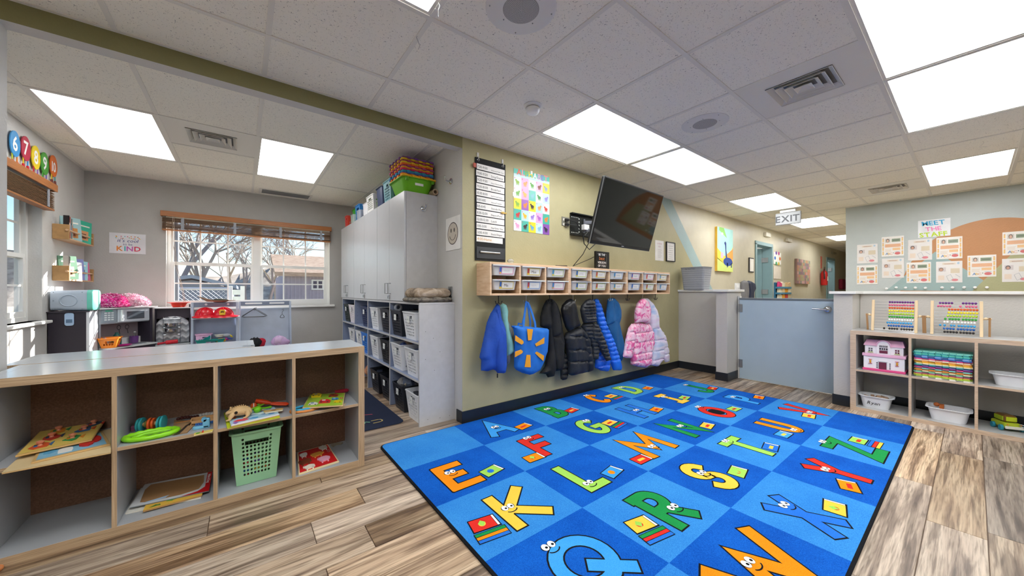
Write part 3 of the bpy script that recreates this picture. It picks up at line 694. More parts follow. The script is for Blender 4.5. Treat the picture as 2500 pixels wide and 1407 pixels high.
for dark in (0,1):
    m=MB()
    for i in range(6):
        for j in range(5):
            if ((i+j)%2==1)!=bool(dark): continue
            a,b=RX0+i*cw,RX0+(i+1)*cw; d,c=RY1-j*ch,RY1-(j+1)*ch
            if i==0:a+=bw*.6
            if i==5:b-=bw*.6
            if j==0:d-=bw*.6
            if j==4:c+=bw*.6
            r=.04; ps=[(a,c),(b,c),(b,d),(a,d)]
            if (i,j) in ((0,0),(5,0),(0,4),(5,4)):
                k={(0,4):0,(5,4):1,(5,0):2,(0,0):3}[(i,j)]; out=[]
                for q,p in enumerate(ps):
                    if q==k:
                        sx=1 if p[0]==a else -1; sy=1 if p[1]==c else -1; cx,cy=p[0]+sx*r,p[1]+sy*r
                        a0=math.atan2(-sy,0) if False else {0:PI,1:1.5*PI,2:0,3:PI/2}[q]
                        out+=[(cx+r*math.cos(a0+PI/2*s/5),cy+r*math.sin(a0+PI/2*s/5)) for s in range(6)]
                    else: out.append(p)
                ps=out
            m.prism(ps,(0,0,RZ-.002),(1,0,0),(0,1,0),(0,0,1),.003)
    m.build('dark_blue_squares' if dark else 'light_blue_squares',M_RD if dark else M_RL,rug)
def arcp(cx,cy,rx,ry,a0,a1,n=14): return [(cx+rx*math.cos(math.radians(a0+(a1-a0)*i/n)),cy+ry*math.sin(math.radians(a0+(a1-a0)*i/n))) for i in range(n+1)]
STK={'A':[[(.02,0),(.5,1),(.98,0)],[(.2,.3),(.8,.3)]],'B':[[(.08,0),(.08,1)],[(.0,1-.0)]+[(.3,1)]+arcp(.45,.76,.35,.24,90,-90)+[(.08,.52)],[(.08,.52)]+arcp(.5,.26,.42,.26,90,-90)+[(0,0)]],
'C':[arcp(.55,.5,.5,.48,50,310,20)],'D':[[(.08,0),(.08,1)],[(0,1),(.35,1)]+arcp(.4,.5,.52,.5,90,-90,18)+[(0,0)]],
'E':[[(0,0),(0,1)],[(0,1),(.85,1)],[(0,.52),(.7,.52)],[(0,0),(1,0)]],'F':[[(0,0),(0,1)],[(0,1),(.9,1)],[(0,.5),(.65,.5)]],
'G':[arcp(.52,.5,.5,.5,50,340,22)+[(1.0,.46),(.6,.46)]],'H':[[(.08,0),(.08,1)],[(.92,0),(.92,1)],[(.08,.5),(.92,.5)]],'I':[[(.5,0),(.5,1)],[(.15,1),(.85,1)],[(.15,0),(.85,0)]],
'J':[[(.75,1.05),(.75,.3)]+arcp(.42,.3,.33,.32,0,-170)],'K':[[(.1,0),(.1,1)],[(.95,1),(.2,.45)],[(.28,.5),(1,0)]],'L':[[(.1,1.05),(.1,0),(.95,0)]],
'M':[[(.05,0),(.12,1),(.5,.3),(.88,1),(.95,0)]],'N':[[(.08,-.02),(.1,1),(.9,0),(.92,1.02)]],'O':[arcp(.5,.5,.46,.48,0,360,28)],
'P':[[(.1,0),(.1,1)],[(0,1),(.45,1)]+arcp(.5,.72,.4,.28,90,-90)+[(.1,.44)]],'Q':[arcp(.5,.5,.46,.48,0,360,28),[(.55,.35),(1.02,-.05)]],
'R':[[(.1,0),(.1,1)],[(0,1),(.45,1)]+arcp(.5,.73,.4,.27,90,-90)+[(.1,.46)],[(.55,.42),(1,0)]],'S':[arcp(.5,.75,.4,.26,20,270,14)+arcp(.5,.24,.42,.26,90,-160,14)],
'T':[[(.5,0),(.5,1)],[(0,1),(1,1)]],'U':[[(.1,1)]+arcp(.5,.42,.4,.42,180,360,16)+[(.9,1)]],'V':[[(.05,1),(.5,.0),(.95,1)]],'W':[[(.0,1),(.27,0),(.5,.8),(.73,0),(1,1)]],
'X':[[(.05,1),(.95,0)],[(.95,1),(.05,0)]],'Y':[[(.05,1),(.5,.5),(.95,1)],[(.5,.55),(.5,0)]],'Z':[[(0,1),(.9,1),(.08,0),(1,0)]]}
def stroke(mb,pts,w,z,ext=0,col=None):
    if len(pts)<2: return
    P=[Vector((p[0],p[1])) for p in pts]; closed=(P[0]-P[-1]).length<1e-4 and len(P)>4
    if closed: P=P[:-1]
    n=len(P)
    if ext and not closed:
        P[0]=P[0]+(P[0]-P[1]).normalized()*ext; P[-1]=P[-1]+(P[-1]-P[-2]).normalized()*ext
    L=[];R=[]
    for i in range(n):
        a=P[i-1] if (i or closed) else None; b=P[(i+1)%n] if (i<n-1 or closed) else None
        d1=(P[i]-a).normalized() if a is not None else (b-P[i]).normalized(); d2=(b-P[i]).normalized() if b is not None else d1
        n1=Vector((-d1.y,d1.x)); n2=Vector((-d2.y,d2.x)); mm=(n1+n2)
        mm=mm.normalized() if mm.length>1e-3 else n1
        k=min(w/2/max(.25,mm.dot(n1)),w*1.15)
        L.append(P[i]+mm*k); R.append(P[i]-mm*k)
    vs=[(p.x,p.y,z) for p in L]+[(p.x,p.y,z) for p in R]
    mb.add(vs,[(i,(i+1)%n,n+(i+1)%n,n+i) for i in range(n if closed else n-1)])
def disc(mb,x,y,r,z,n=14,sx=1,sy=1): mb.add([(x+r*sx*math.cos(2*PI*k/n),y+r*sy*math.sin(2*PI*k/n),z) for k in range(n)],[tuple(range(n))])
def rpoly(mb,pts,z): mb.add([(p[0],p[1],z) for p in pts],[tuple(range(len(pts)))])
LAY=[('A',1,0,'sky','org'),('B',2,0,'grn','red'),('C',3,0,'org','yel'),('D',4,0,'lim','org'),
('E',0,1,'org','lim'),('F',1,1,'red','org'),('G',2,1,'lim','yel'),('H',3,1,'blu','org'),('I',4,1,'yel','lim'),('J',5,1,'grn','red'),
('K',0,2,'yel','red'),('L',1,2,'lim','sky'),('M',2,2,'org','red'),('N',3,2,'grn','yel'),('O',4,2,'red','lim'),('P',5,2,'sky','org'),
('Q',0,3,'sky','lim'),('R',1,3,'grn','yel'),('S',2,3,'yel','lim'),('T',3,3,'lim','blu'),('U',4,3,'org','sky'),('V',5,3,'red','yel'),
('W',1,4,'org','grn'),('X',2,4,'blu','yel'),('Y',3,4,'red','org'),('Z',4,4,'grn','lim')]
BK={'K':(-.12,-.12,-8,1),'R':(-.13,-.11,-10,1),'M':(-.11,-.17,0,0),'F':(-.02,-.17,0,0),'O':(.17,.04,0,0),'Z':(.16,.04,0,1),'Y':(.03,-.16,20,0),'V':(-.01,-.15,10,0),'G':(.17,-.06,10,1),'C':(.15,-.06,5,1),'Q':(.2,.1,0,0),'W':(-.2,-.14,0,0),'U':(-.03,-.19,0,0)}
Z1,Z2,Z3,Z4,Z5=RZ+.0014,RZ+.0018,RZ+.0022,RZ+.0026,RZ+.003
UB={'E':(.24,.6),'F':(.38,.76),'A':(.2,.63),'K':(.35,.79),'L':(.22,.55),'B':(.33,.65),'G':(.3,.66),'C':(.38,.68),'M':(.27,.85),'N':(.2,.64),'S':(.22,.57),'T':(.25,.65),'R':(.36,.72),'Z':(.16,.6),'X':(.2,.55),'Y':(.35,.7),'W':(.06,.84),'U':(.35,.72),'V':(.36,.79),'O':(.22,.66),'P':(.33,.68),'H':(.3,.72),'I':(.38,.71),'J':(.33,.75),'D':(.26,.67),'Q':(.3,.82)}
BKC={'E':(.73,.72),'F':(.26,.78),'A':(.74,.78),'K':(.22,.56),'L':(.69,.72),'B':(.74,.72),'G':(.78,.6),'C':(.83,.6),'M':(.17,.75),'N':(.75,.75),'S':(.71,.73),'T':(.65,.74),'R':(.2,.55),'Z':(.72,.51),'X':(.7,.7),'Y':(.25,.7),'U':(.22,.7),'V':(.34,.71),'O':(.8,.67),'P':(.81,.69),'H':(.81,.73),'I':(.76,.68),'J':(.77,.72),'D':(.81,.74)}
EYC={'E':(.38,.42),'F':(.54,.2),'A':(.42,.5),'K':(.5,.49),'L':(.34,.7),'B':(.48,.36),'G':(.58,.27),'C':(.52,.22),'M':(.56,.61),'N':(.45,.46),'S':(.4,.45),'T':(.42,.22),'R':(.62,.6),'Z':(.34,.17),'X':(.41,.34),'Y':(.49,.42),'W':(.43,.42),'U':(.52,.74),'V':(.55,.66),'O':(.46,.16),'P':(.48,.32),'H':(.54,.5),'I':(.53,.36),'J':(.61,.16),'D':(.45,.31),'Q':(.46,.2)}
for L,i,j,c,bc in LAY:
    big=1.0
    cx=RX0+(i+.5)*cw; cy=RY1-(j+.5)*ch; sw=.06 if L!='W' else .07; u0,u1=UB[L]; ww=(u1-u0)*cw-sw; s=.67*ch-sw; ox=RX0+(i+u0)*cw+sw/2; oy=RY1-(j+.865)*ch+sw/2
    m=MB()
    for layer,(zz,extra,cc) in enumerate(((Z1,.016,'blk'),(Z2,0,c))):
        m.use(RC[cc])
        for q,p in enumerate(STK[L]):
            if len(p)<2: continue
            stroke(m,[(ox+x*ww,oy+y*s) for x,y in p],sw+extra,zz+q*.00006,sw*.42+extra/2)
    if L=='O': m.use(RC['blk']); disc(m,ox+.5*ww,oy+.5*s,ww*.32,Z2,24,1,1.05)
    m.build('letter_'+L,None,rug)
    ex,ey={'E':(.1,.62),'F':(.12,.98),'K':(.18,.52),'L':(.28,.02),'M':(.5,.38),'N':(.45,.55),'S':(.42,.52),'R':(.75,.35),'T':(.1,1),'U':(.5,.02),'X':(.32,.7),'Y':(.38,.58),'Z':(.02,1.0),
      'Q':(.1,.8),'W':(.5,.72),'O':(.12,.85),'A':(.38,.5),'B':(.1,.65),'C':(.3,.92),'D':(.1,.5),'G':(.6,.98),'H':(.35,.5),'I':(.5,.75),'J':(.5,1.02),'P':(.1,.7),'V':(.48,.2)}.get(L,(.5,.6))
    ex=RX0+(i+EYC[L][0])*cw; ey=RY1-(j+EYC[L][1])*ch; m=MB(); er=.0185
    for q in (-1,1):
        m.use(RC['blk']); disc(m,ex+q*er*.95,ey,er*1.12,Z3); m.use(RC['wht']); disc(m,ex+q*er*.95,ey,er,Z4,14,.9,1.1)
        m.use(RC['blk']); disc(m,ex+q*er*.95+er*.2,ey-er*.2,er*.36,Z5)
    m.use(RC['blk']); stroke(m,[(ex+.006+.03*big*math.cos(math.radians(a)),ey-er*1.1+.02*math.sin(math.radians(a))-.006) for a in range(200,345,16)],.006,Z4); m.build('face',None,rug)
    if L not in BKC: continue
    _a,_b,rot,stack=BK.get(L,(.15,-.07,12,0)); bx,by=RX0+(i+BKC[L][0])*cw,RY1-(j+BKC[L][1])*ch; cr,sr=math.cos(math.radians(rot)),math.sin(math.radians(rot)); k=.064
    def B(u,v): return (bx+(u*cr-v*sr)*k,by+(u*sr+v*cr)*k)
    m=MB(); m.use(RC['blk']); rpoly(m,[B(-1.08,-.72),B(1.18,-.78),B(1.12,.72),B(-1.0,.78)],Z3)
    m.use(RC[bc]); rpoly(m,[B(-.98,-.62),B(.86,-.66),B(.84,.62),B(-.92,.68)],Z4)
    m.use(RC['wht']); rpoly(m,[B(.9,-.64),B(1.08,-.64),B(1.04,.62),B(.88,.62)],Z4)
    alt='red' if bc in('yel','lim','org') else 'yel'; m.use(RC[alt])
    if L in 'KFRSX': disc(m,*B(-.1,.0),k*.28,Z5); m.use(RC['lim']); rpoly(m,[B(-.4,.1),B(-.1,.42),B(.2,.1),B(-.1,-.3)],Z5+.0002)
    elif L in 'EL': m.use(RC['blu' if L=='E' else 'org']); disc(m,*B(-.1,0),k*.36,Z5,7)
    else: rpoly(m,[B(-.55,-.2),B(.45,-.25),B(.45,.1),B(-.5,.15)],Z5)
    if stack:
        for q,cc in enumerate(('grn' if bc!='lim' else 'blu','red' if L!='K' else 'org','blu' if L!='Z' else 'yel')):
            v=-.9-q*.34; m.use(RC['blk']); rpoly(m,[B(-1.15,v-.32),B(1.35,v-.36),B(1.35,v+.06),B(-1.15,v+.08)],Z3+.0001*q+.0003); m.use(RC[cc]); rpoly(m,[B(-1.08,v-.26),B(1.28,v-.3),B(1.28,v),B(-1.08,v+.02)],Z4+.0001*q+.0003)
    m.build('book',None,rug)
m=MB(); m.use(RC['sky']); m.text('Carpets for Kids',(RX1-.035,RY0+.06,Z2),(0,1,0),(-1,0,0),.036); m.build('maker_lettering',None,rug)
# ================================================================== LEFT CUBE SHELF
def cubeshelf(name,label,x0,x1,y0,y1,h,divs,zs,t_end,front,medge,medgez,mlam,mtop,back=True,group=None,axis='x',dv=.017,tb=.041,tt=.037):
    """open cube shelf; front is the side the cells open to. axis x: front y=y0; axis y: front x=x0"""
    def bx(m,a,b,f0,f1,z0,z1):
        return m.box(a,b,f0,f1,z0,z1) if axis=='x' else m.box(f0,f1,a,b,z0,z1)
    t=thing(name,label,'shelf',((x0+x1)/2,(y0+y1)/2,0),group)
    A0,A1,F0,F1=(x0,x1,y0,y1) if axis=='x' else (y0,y1,x0,x1)
    e=.0015
    def panel(nm,a,b,z0,z1,mm,me,f0=0,f1=0):
        m=MB(); m.use(mm); bx(m,a,b,F0+e+f0,F1-f1,z0,z1); m.use(me); bx(m,a,b,F0+f0,F0+e+f0,z0,z1); return m.build(nm,None,t,bev=.0012)
    for a,b in ((A0,A0+t_end),(A1-t_end,A1)):
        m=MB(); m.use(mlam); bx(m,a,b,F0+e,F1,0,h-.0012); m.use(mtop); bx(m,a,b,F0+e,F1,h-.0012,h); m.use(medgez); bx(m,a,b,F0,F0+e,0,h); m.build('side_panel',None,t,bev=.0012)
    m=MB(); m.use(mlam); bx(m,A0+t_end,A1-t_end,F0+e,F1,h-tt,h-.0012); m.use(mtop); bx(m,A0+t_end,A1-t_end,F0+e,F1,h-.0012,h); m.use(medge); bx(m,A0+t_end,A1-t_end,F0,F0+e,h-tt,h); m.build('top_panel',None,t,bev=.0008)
    panel('bottom_panel',A0+t_end,A1-t_end,0,tb,mlam,medge)
    xs=[A0+t_end]+divs+[A1-t_end]
    for d in divs: panel('divider',d-dv/2,d+dv/2,tb,h-tt,mlam,medgez)
    for i in range(len(xs)-1):
        a=xs[i]+(dv/2 if i else 0); b=xs[i+1]-(dv/2 if i<len(xs)-2 else 0)
        panel('shelf_board',a,b,zs-.017,zs,mlam,medge,.004)
    if back:
        m=MB(); bx(m,A0+t_end,A1-t_end,F1-.012,F1-.006,tb,h-tt); m.build('back_panel',M_BROWNBACK,t)
    return t
SZ,S0=.40,.041
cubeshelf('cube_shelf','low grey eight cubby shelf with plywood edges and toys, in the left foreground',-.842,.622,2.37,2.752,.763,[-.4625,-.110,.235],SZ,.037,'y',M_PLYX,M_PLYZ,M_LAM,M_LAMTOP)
t=cubeshelf('cube_shelf','second low grey shelf standing back to back behind the plywood-edged shelf in front',-.90,.062,2.765,3.15,.763,[-.56,-.24],SZ,.037,'y',M_PLYX,M_PLYZ,M_LAM,M_LAMTOP)
m=MB(); m.box(.0,.0635,2.80,2.86,.7632,.7645); m.box(.0625,.064,2.80,2.86,.72,.7645); m.cyl((.05,2.81,.764),(.05,2.81,.768),.006); m.build('corner_bracket',M_STEEL,t)
# boards and puzzles lying on shelves
class Slab:
    def __init__(s,name,label,cat,px,z,t=.008,edge='#d8bd8c',top='#e8d9a8',lift=(0,0,0,0),parent=None,group=None,rough=.4,border=None,tg=None):
        s.z=z+t; s.c=[PZ(u,v,z+t)+Vector((0,0,l)) for (u,v),l in zip(px,lift)]   # fl, fr, br, bl
        ctr=sum(s.c,Vector())/4
        s.root=thing(name,label,cat,(ctr.x,ctr.y,z),group)
        d=Vector((0,0,t))
        m=MB(); m.add([p-d for p in s.c]+s.c,[(3,2,1,0),(4,5,6,7),(0,1,5,4),(1,2,6,5),(2,3,7,6),(3,0,4,7)]); m.build('board',mat(edge,.5),s.root,bev=.002)
        b=border if border is not None else 0
        m=MB(); m.quad(s.at(b,b,.0007),s.at(1-b,b,.0007),s.at(1-b,1-b,.0007),s.at(b,1-b,.0007)); m.build('printed_face',mat(top,rough),s.root)
    def at(s,u,v,h=0): return (s.c[0]*(1-u)+s.c[1]*u)*(1-v)+(s.c[3]*(1-u)+s.c[2]*u)*v+Vector((0,0,h))
    def poly(s,m,pts,h,t=0):
        a=[s.at(u,v,h) for u,v in pts]; n=len(a)
        if t: b=[p+Vector((0,0,t)) for p in a]; m.add(a+b,[tuple(range(n,2*n))]+[(i,(i+1)%n,n+(i+1)%n,n+i) for i in range(n)])
        else: m.add(a,[tuple(range(n))])
    def blob(s,m,u,v,ru,rv,h,t=0,n=10,seed=0,rough=.0):
        r=random.Random(seed); s.poly(m,[(u+ru*(1+rough*r.uniform(-1,1))*math.cos(2*PI*k/n),v+rv*(1+rough*r.uniform(-1,1))*math.sin(2*PI*k/n)) for k in range(n)],h,t)
def f6(X,Y): return (X/2.397,820+Y/2.397)
Slab('puzzle_board','plain pale wooden puzzle tray at the bottom of the pile on the upper left cubby','puzzle',[f6(8,805),f6(648,684),f6(650,545),f6(190,640)],SZ,.006,'#cfae78','#dcc596')
s=Slab('puzzle_board','light blue framed wooden puzzle in the middle of the pile, red piece at its corner','puzzle',[f6(180,742),f6(648,632),f6(600,558),f6(240,640)],SZ+.007,.008,'#caa66c','#7fb9d4',border=.05)
m=MB(); m.use(mat('#e7e7e2')); s.blob(m,.4,.25,.12,.18,.001,.001,8,1,.2); m.use(mat('#c82a26')); s.blob(m,.82,.5,.1,.2,.001,.006,12); s.blob(m,.68,.3,.1,.12,.001,.006,9,2,.2); m.use(mat('#5aa0c8')); s.blob(m,.2,.4,.1,.15,.001,.001,8,3,.3); m.build('puzzle_pieces',None,s.root)
s=Slab('puzzle_board','yellow wooden fish peg puzzle with round knobs, topmost and tilted in the left cubby','puzzle',[f6(88,703),f6(540,612),f6(612,512),f6(232,575)],SZ+.020,.008,'#c9a262','#e0c263',lift=(0,.004,.012,.012),border=.02)
cols=['#d0562a','#2f8f4b','#c23a2b','#3b6fa3','#e08b2c','#274a63']
for q,(u,v) in enumerate(((.24,.22),(.66,.28),(.3,.55),(.75,.65),(.32,.85),(.85,.88))):
    m=MB(); m.use(mat(cols[q])); s.blob(m,u,v,.12,.13,.001,.002,9,q,.3); m.use(mat(cols[(q+3)%6])); s.poly(m,[(u+.1,v),(u+.17,v+.09),(u+.17,v-.09)],.001,.002); s.blob(m,u-.05,v,.04,.05,.0032); m.use(mat('#3a2f22')); s.blob(m,u-.08,v+.04,.012,.02,.0036,0,6)
    o=m.build('fish_piece',None,s.root); p=s.at(u,v,.003); m=MB(); m.lathe([(0,0),(.008,0),(.006,.006),(.012,.012),(.012,.018),(0,.022)],p,10); m.build('knob',mat('#d98a6a',.35),o,smooth=True)
# small peg by the floor at the far left
m=MB(); p=PZ(4,1384,.012); m.ball((p.x-.004,p.y-.01,.013),.013,12,8); m.cyl((p.x-.004,p.y-.01,.013),(p.x-.04,p.y-.02,.013),.008,n=10)
m.build('toy_peg',mat('#c07a48',.4),loc=(p.x,p.y,0),smooth=True,label='small orange wooden peg on the floor at the bottom left corner',cat='toy')
# ---- second column
def f7(X,Y): return (280+X/4.69,970+Y/4.69)
t=thing('hoop_toy','bright lime plastic hoop with clear half, upper shelf of the second column','toy',PZ(*f7(430,430),SZ))
c=PZ(*f7(425,425),SZ+.012); pe=PZ(*f7(165,455),SZ+.012); rr_=(c-PZ(*f7(690,350),SZ+.012)).length
pts=[Vector((c.x+.092*math.cos(2*PI*k/32),c.y+.055*math.sin(2*PI*k/32)+.0,c.z+(.002 if k%2 else 0))) for k in range(32)]
m=MB(); m.tube(pts,[.011+(.0012 if k%2 else 0) for k in range(32)],8,True); m.build('ring',mat('#8fe01c',.35,spec=.6),t,smooth=True)
m=MB(); m.tube([Vector((c.x-.085+.02,c.y-.02,c.z)),Vector((c.x-.03,c.y+.008,c.z+.004)),Vector((c.x+.03,c.y+.012,c.z+.004)),Vector((c.x+.06,c.y+.03,c.z))],.009,8); m.build('inner_grip',mat('#8fe01c',.35,spec=.6),t,smooth=True)
m=MB(); m.add([c+Vector((.088*math.cos(PI*k/12),.052*math.sin(PI*k/12),0)) for k in range(13)]+[c],[(k,k+1,13) for k in range(12)]); m.build('clear_film',mat('#dfe8e4',.05,trans=.9,var=0),t)
t=thing('roller_toy','rolling rattle with teal end discs and an orange middle, lying behind the lime hoop','toy',PZ(*f7(450,330),SZ))
c=PZ(*f7(450,335),SZ); c.y=2.56
a=Vector((-.045,.012,.035)); b=Vector((.045,-.012,.035))
for q,(f,r,cc) in enumerate(((0,.034,'#2f9aa0'),(.12,.036,'#2f9aa0'),(.3,.018,'#7d7a3a'),(.45,.03,'#d65a22'),(.6,.028,'#d65a22'),(.85,.033,'#2f9aa0'),(1,.036,'#38a7b2'))):
    p=c+a*(1-f)+b*f; m=MB(); m.cyl(p-(b-a)*.05,p+(b-a)*.05,r,n=24); m.build('disc',mat(cc,.35),t,bev=.003,smooth=True)
m=MB(); m.cyl(c+a,c+b,.01); m.build('axle',mat('#c89a66'),t)
m=MB(); p=PZ(*f7(285,335),SZ); m.box(p.x-.02,p.x+.02,2.60,2.635,SZ,SZ+.025); m.build('toy_block',mat('#b0658a'),loc=(p.x,2.61,SZ),bev=.003,label='small pink wooden block behind the rattle roller',cat='block')
s=Slab('cardboard_shape','brown wavy-edged board lying flat beside the lime hoop','board',[f7(660,430),f7(830,405),f7(955,275),f7(680,262)],SZ,.004,'#a2805a','#b38f68')
m=MB(); s.poly(m,[(.0,-.06),(.5,-.02),(.62,.2),(.72,.55),(1,1),(.86,1),(.6,.6),(.5,.3),(.3,.1)],.001); m.build('dark_curve',mat('#3b332c'),s.root)
t=thing('toy_crate','little tan wooden crate with blue ribbed side at the right of the second column shelf','toy',PZ(*f7(1040,250),SZ))
c=PZ(*f7(1035,262),SZ); cx,cy=c.x,2.56
m=MB(); m.box(cx-.055,cx+.06,cy,cy+.006,SZ,SZ+.03); m.box(cx-.055,cx+.06,cy-.05,cy-.044,SZ+.01,SZ+.024); m.box(cx-.055,cx-.049,cy-.05,cy,SZ,SZ+.03); m.box(cx+.054,cx+.06,cy-.05,cy,SZ,SZ+.03); m.build('frame',mat('#d2a26c'),t,bev=.001)
m=MB()
for k in range(9): m.cyl((cx-.03+k*.009,cy-.055,SZ),(cx-.03+k*.009,cy-.055,SZ+.012),.0045,n=8)
m.build('ribs',mat('#3f74c0'),t)
m=MB(); m.box(cx-.05,cx+.055,cy-.04,cy-.001,SZ+.006,SZ+.008); m.build('tray_base',mat('#6f4d35'),t)
t=thing('tape_dispenser','light blue plastic toy chair shape on the second column shelf','toy',PZ(*f7(990,330),SZ))
c=PZ(*f7(1010,362),SZ); m=MB(); m.box(c.x-.002,c.x+.028,c.y,c.y+.022,SZ,SZ+.05); m.build('back',mat('#7cc3e6',.35),t,bev=.005); m=MB(); m.box(c.x-.03,c.x+.024,c.y,c.y+.022,SZ,SZ+.014); m.cyl((c.x-.028,c.y+.011,SZ+.0145),(c.x-.028,c.y+.011,SZ),.013,n=14); m.build('seat',mat('#7cc3e6',.35),t,bev=.003)
m=MB(); m.cyl((c.x+.004,c.y+.0,SZ+.045),(c.x+.004,c.y+.022,SZ+.045),.011,n=14); m.build('roll',mat('#6bb4da',.35),t)
s=Slab('puzzle_piece','thin yellow and white puzzle strip at the front edge of the second column shelf','puzzle piece',[f7(905,437),f7(1120,392),f7(1130,365),f7(912,412)],SZ,.005,'#e2d7a0','#d7c25a')
m=MB(); m.use(mat('#4f9a3c')); s.blob(m,.2,.5,.12,.3,.001); m.use(mat('#b8352b')); s.poly(m,[(.42,.3),(.5,.3),(.5,.8),(.42,.8)],.001,.006); m.build('painted_shapes',None,s.root)
t=thing('bead_rope','dark brown and white beaded strand behind the boards on the second column shelf','toy',PZ(*f7(740,215),SZ)); 
c=Vector((-.25,2.66,SZ+.012))
for k in range(12):
    m=MB(); m.ball((c.x-.03+k*.013,c.y+.012*math.sin(k*.9),SZ+.0095),.0095,8,6); m.build('bead',mat('#4a1d18' if k<7 else '#d8d4ce',.4),t,smooth=True)
m=MB(); p=Vector((-.235,2.61,SZ)); m.box(p.x-.05,p.x+.03,p.y-.008,p.y+.004,SZ,SZ+.006); m.build('wood_stick',mat('#d98a35'),loc=p,bev=.001,label='short orange stick lying behind the wavy brown board',cat='toy')
s=Slab('puzzle_box','flat puzzle box with white and brown top under the lower second column shelf','puzzle',[f7(118,1335),f7(990,1150),f7(1010,880),f7(320,1010)],S0,.006,'#e6e2d4','#d8d6cc')
s=Slab('puzzle_board','yellow edged wooden puzzle board, second in the lower pile of the second column','puzzle',[f7(322,1305),f7(1000,1122),f7(1040,940),f7(420,1100)],S0+.0065,.008,'#b48a55','#e0b548')
m=MB(); m.use(mat('#4c7c32')); s.blob(m,.2,.12,.09,.06,.001,0,9,3,.5); m.use(mat('#6fa843')); s.blob(m,.45,.2,.07,.06,.001,0,9,5,.5); m.build('leaf_print',None,s.root)
s=Slab('picture_card','red edged card with plain brown centre and white border on top of the lower pile','puzzle',[f7(165,1268),f7(1080,1075),f7(1118,855),f7(345,1000)],S0+.016,.004,'#7d8388','#cfd2d3',rough=.25)
m=MB(); m.use(mat('#a07a52')); s.poly(m,[(.1,.14),(.18,.08),(.62,.1),(.85,.2),(.9,.5),(.88,.9),(.1,.92),(.06,.7)],.001); m.use(mat('#c0141c')); s.poly(m,[(.62,.0),(1,0),(1,1),(.93,1),(.93,.25),(.84,.1)],.0016); m.use(mat('#a8c3dc')); s.poly(m,[(.12,.04),(.42,.1),(.46,.2),(.2,.1)],.002); m.use(mat('#ffffff')); 
u=(s.at(.965,.2)-s.at(.965,.9)).normalized(); m.text('Melissa & Doug',s.at(.995,.86,.0024) if False else s.at(.945,.88,.0024),u,(s.at(1,.5)-s.at(.9,.5)).normalized(),.017,True); m.build('printed_card',None,s.root)
# ---- third column
def f8(X,Y): return (530+X/10.05,940+Y/10.05)
s=Slab('puzzle_board','lime green board under the fish picture board, upper shelf of the third column','board',[f8(250,1075),f8(1550,800),f8(1350,560),f8(165,690)],SZ,.006,'#c3b062','#bcd01e')
s=Slab('picture_board','white and blue painted fish picture board with rounded corners, under the wooden frog','puzzle',[f8(345,1020),f8(1540,740),f8(1400,540),f8(225,660)],SZ+.007,.006,'#caa15e','#a9cfe4',border=.0)
m=MB(); m.use(mat('#eef1f2')); s.poly(m,[(.0,0),(.98,0),(1,.1),(.97,.14),(.03,.1)],.001)
for q,(u,v,a,b,cc) in enumerate(((.22,.24,.14,.08,'#d24a5f'),(.17,.26,.05,.05,'#e0362f'),(.1,.14,.05,.06,'#8d63b8'),(.48,.22,.1,.06,'#4a9bd1'),(.6,.5,.16,.08,'#d7e8ef'),(.75,.38,.1,.02,'#456ab0'),(.85,.3,.07,.05,'#3d86c8'),(.1,.5,.06,.1,'#e07a52'),(.7,.75,.12,.07,'#efe2b8'),(.5,.45,.1,.015,'#3c5fa8'))):
    m.use(mat(cc)); s.blob(m,u,v,a,b,.0012+q*.0001,0,10,q,.25)
m.build('fish_print',None,s.root)
FM=mat('#d3b07c',.55,bump=.3,bscale=90,var=.12,vscale=30)
p=PZ(*f8(540,800),SZ+.014); z0=SZ+.0142
fr=thing('wooden_frog','carved pale wooden rasp frog with a ridged back sitting on the fish picture board','wooden frog',(p.x,p.y,z0))
def fl_(x,y,z): return (p.x+x*1.08,p.y+y*1.25,z0+z*1.4)
R=[]
for (x,w_,zb,zt) in ((-.056,.012,.017,.028),(-.048,.014,.016,.032),(-.03,.021,.010,.041),(-.005,.026,.006,.047),(.02,.027,.006,.045),(.042,.022,.006,.037),(.056,.014,.007,.025)):
    R.append([fl_(x,w_*math.cos(2*PI*k/14),(zb+zt)/2+(zt-zb)/2*math.sin(2*PI*k/14)) for k in range(14)])
m=MB(); m.rings(R); m.build('body',FM,fr,smooth=True,sub=1)
for k in range(9):
    x=-.025+k*.0085; m=MB(); m.ball(fl_(x,0,.044+.003*math.sin(PI*k/8)-(k>5)*(k-5)*.0035),.0030,8,5,(1,2.2,1)); m.build('ridge',FM,fr,smooth=True)
for sx,sy in ((-1,-1),(-1,1),(1,-1),(1,1)):
    m=MB(); m.tube([fl_(sx*.028+.004,sy*.018,.022),fl_(sx*.036,sy*.03,.012),fl_(sx*.034-.004,sy*.031,.004),fl_(sx*.034-.018,sy*.034,.003)],[.014,.011,.007,.004],8); m.build('leg',FM,fr,smooth=True)
m=MB(); m.cyl(fl_(-.012,-.0265,.027),fl_(-.012,-.03,.027),.0075,n=16); m.build('side_hole',mat('#16100a',.8),fr)
m=MB(); m.tube([fl_(-.056,-.004,.0235),fl_(-.04,-.0195,.0245),fl_(-.024,-.0245,.026)],.0012,6); m.tube([fl_(-.056,.004,.0235),fl_(-.04,.0195,.0245),fl_(-.024,.0245,.026)],.0012,6); m.build('mouth_line',mat('#2a1a0e',.8),fr)
for sy in (-1,1): m=MB(); m.ball(fl_(-.034,sy*.014,.04),.0055,8,6); m.build('eye',FM,fr,smooth=True)
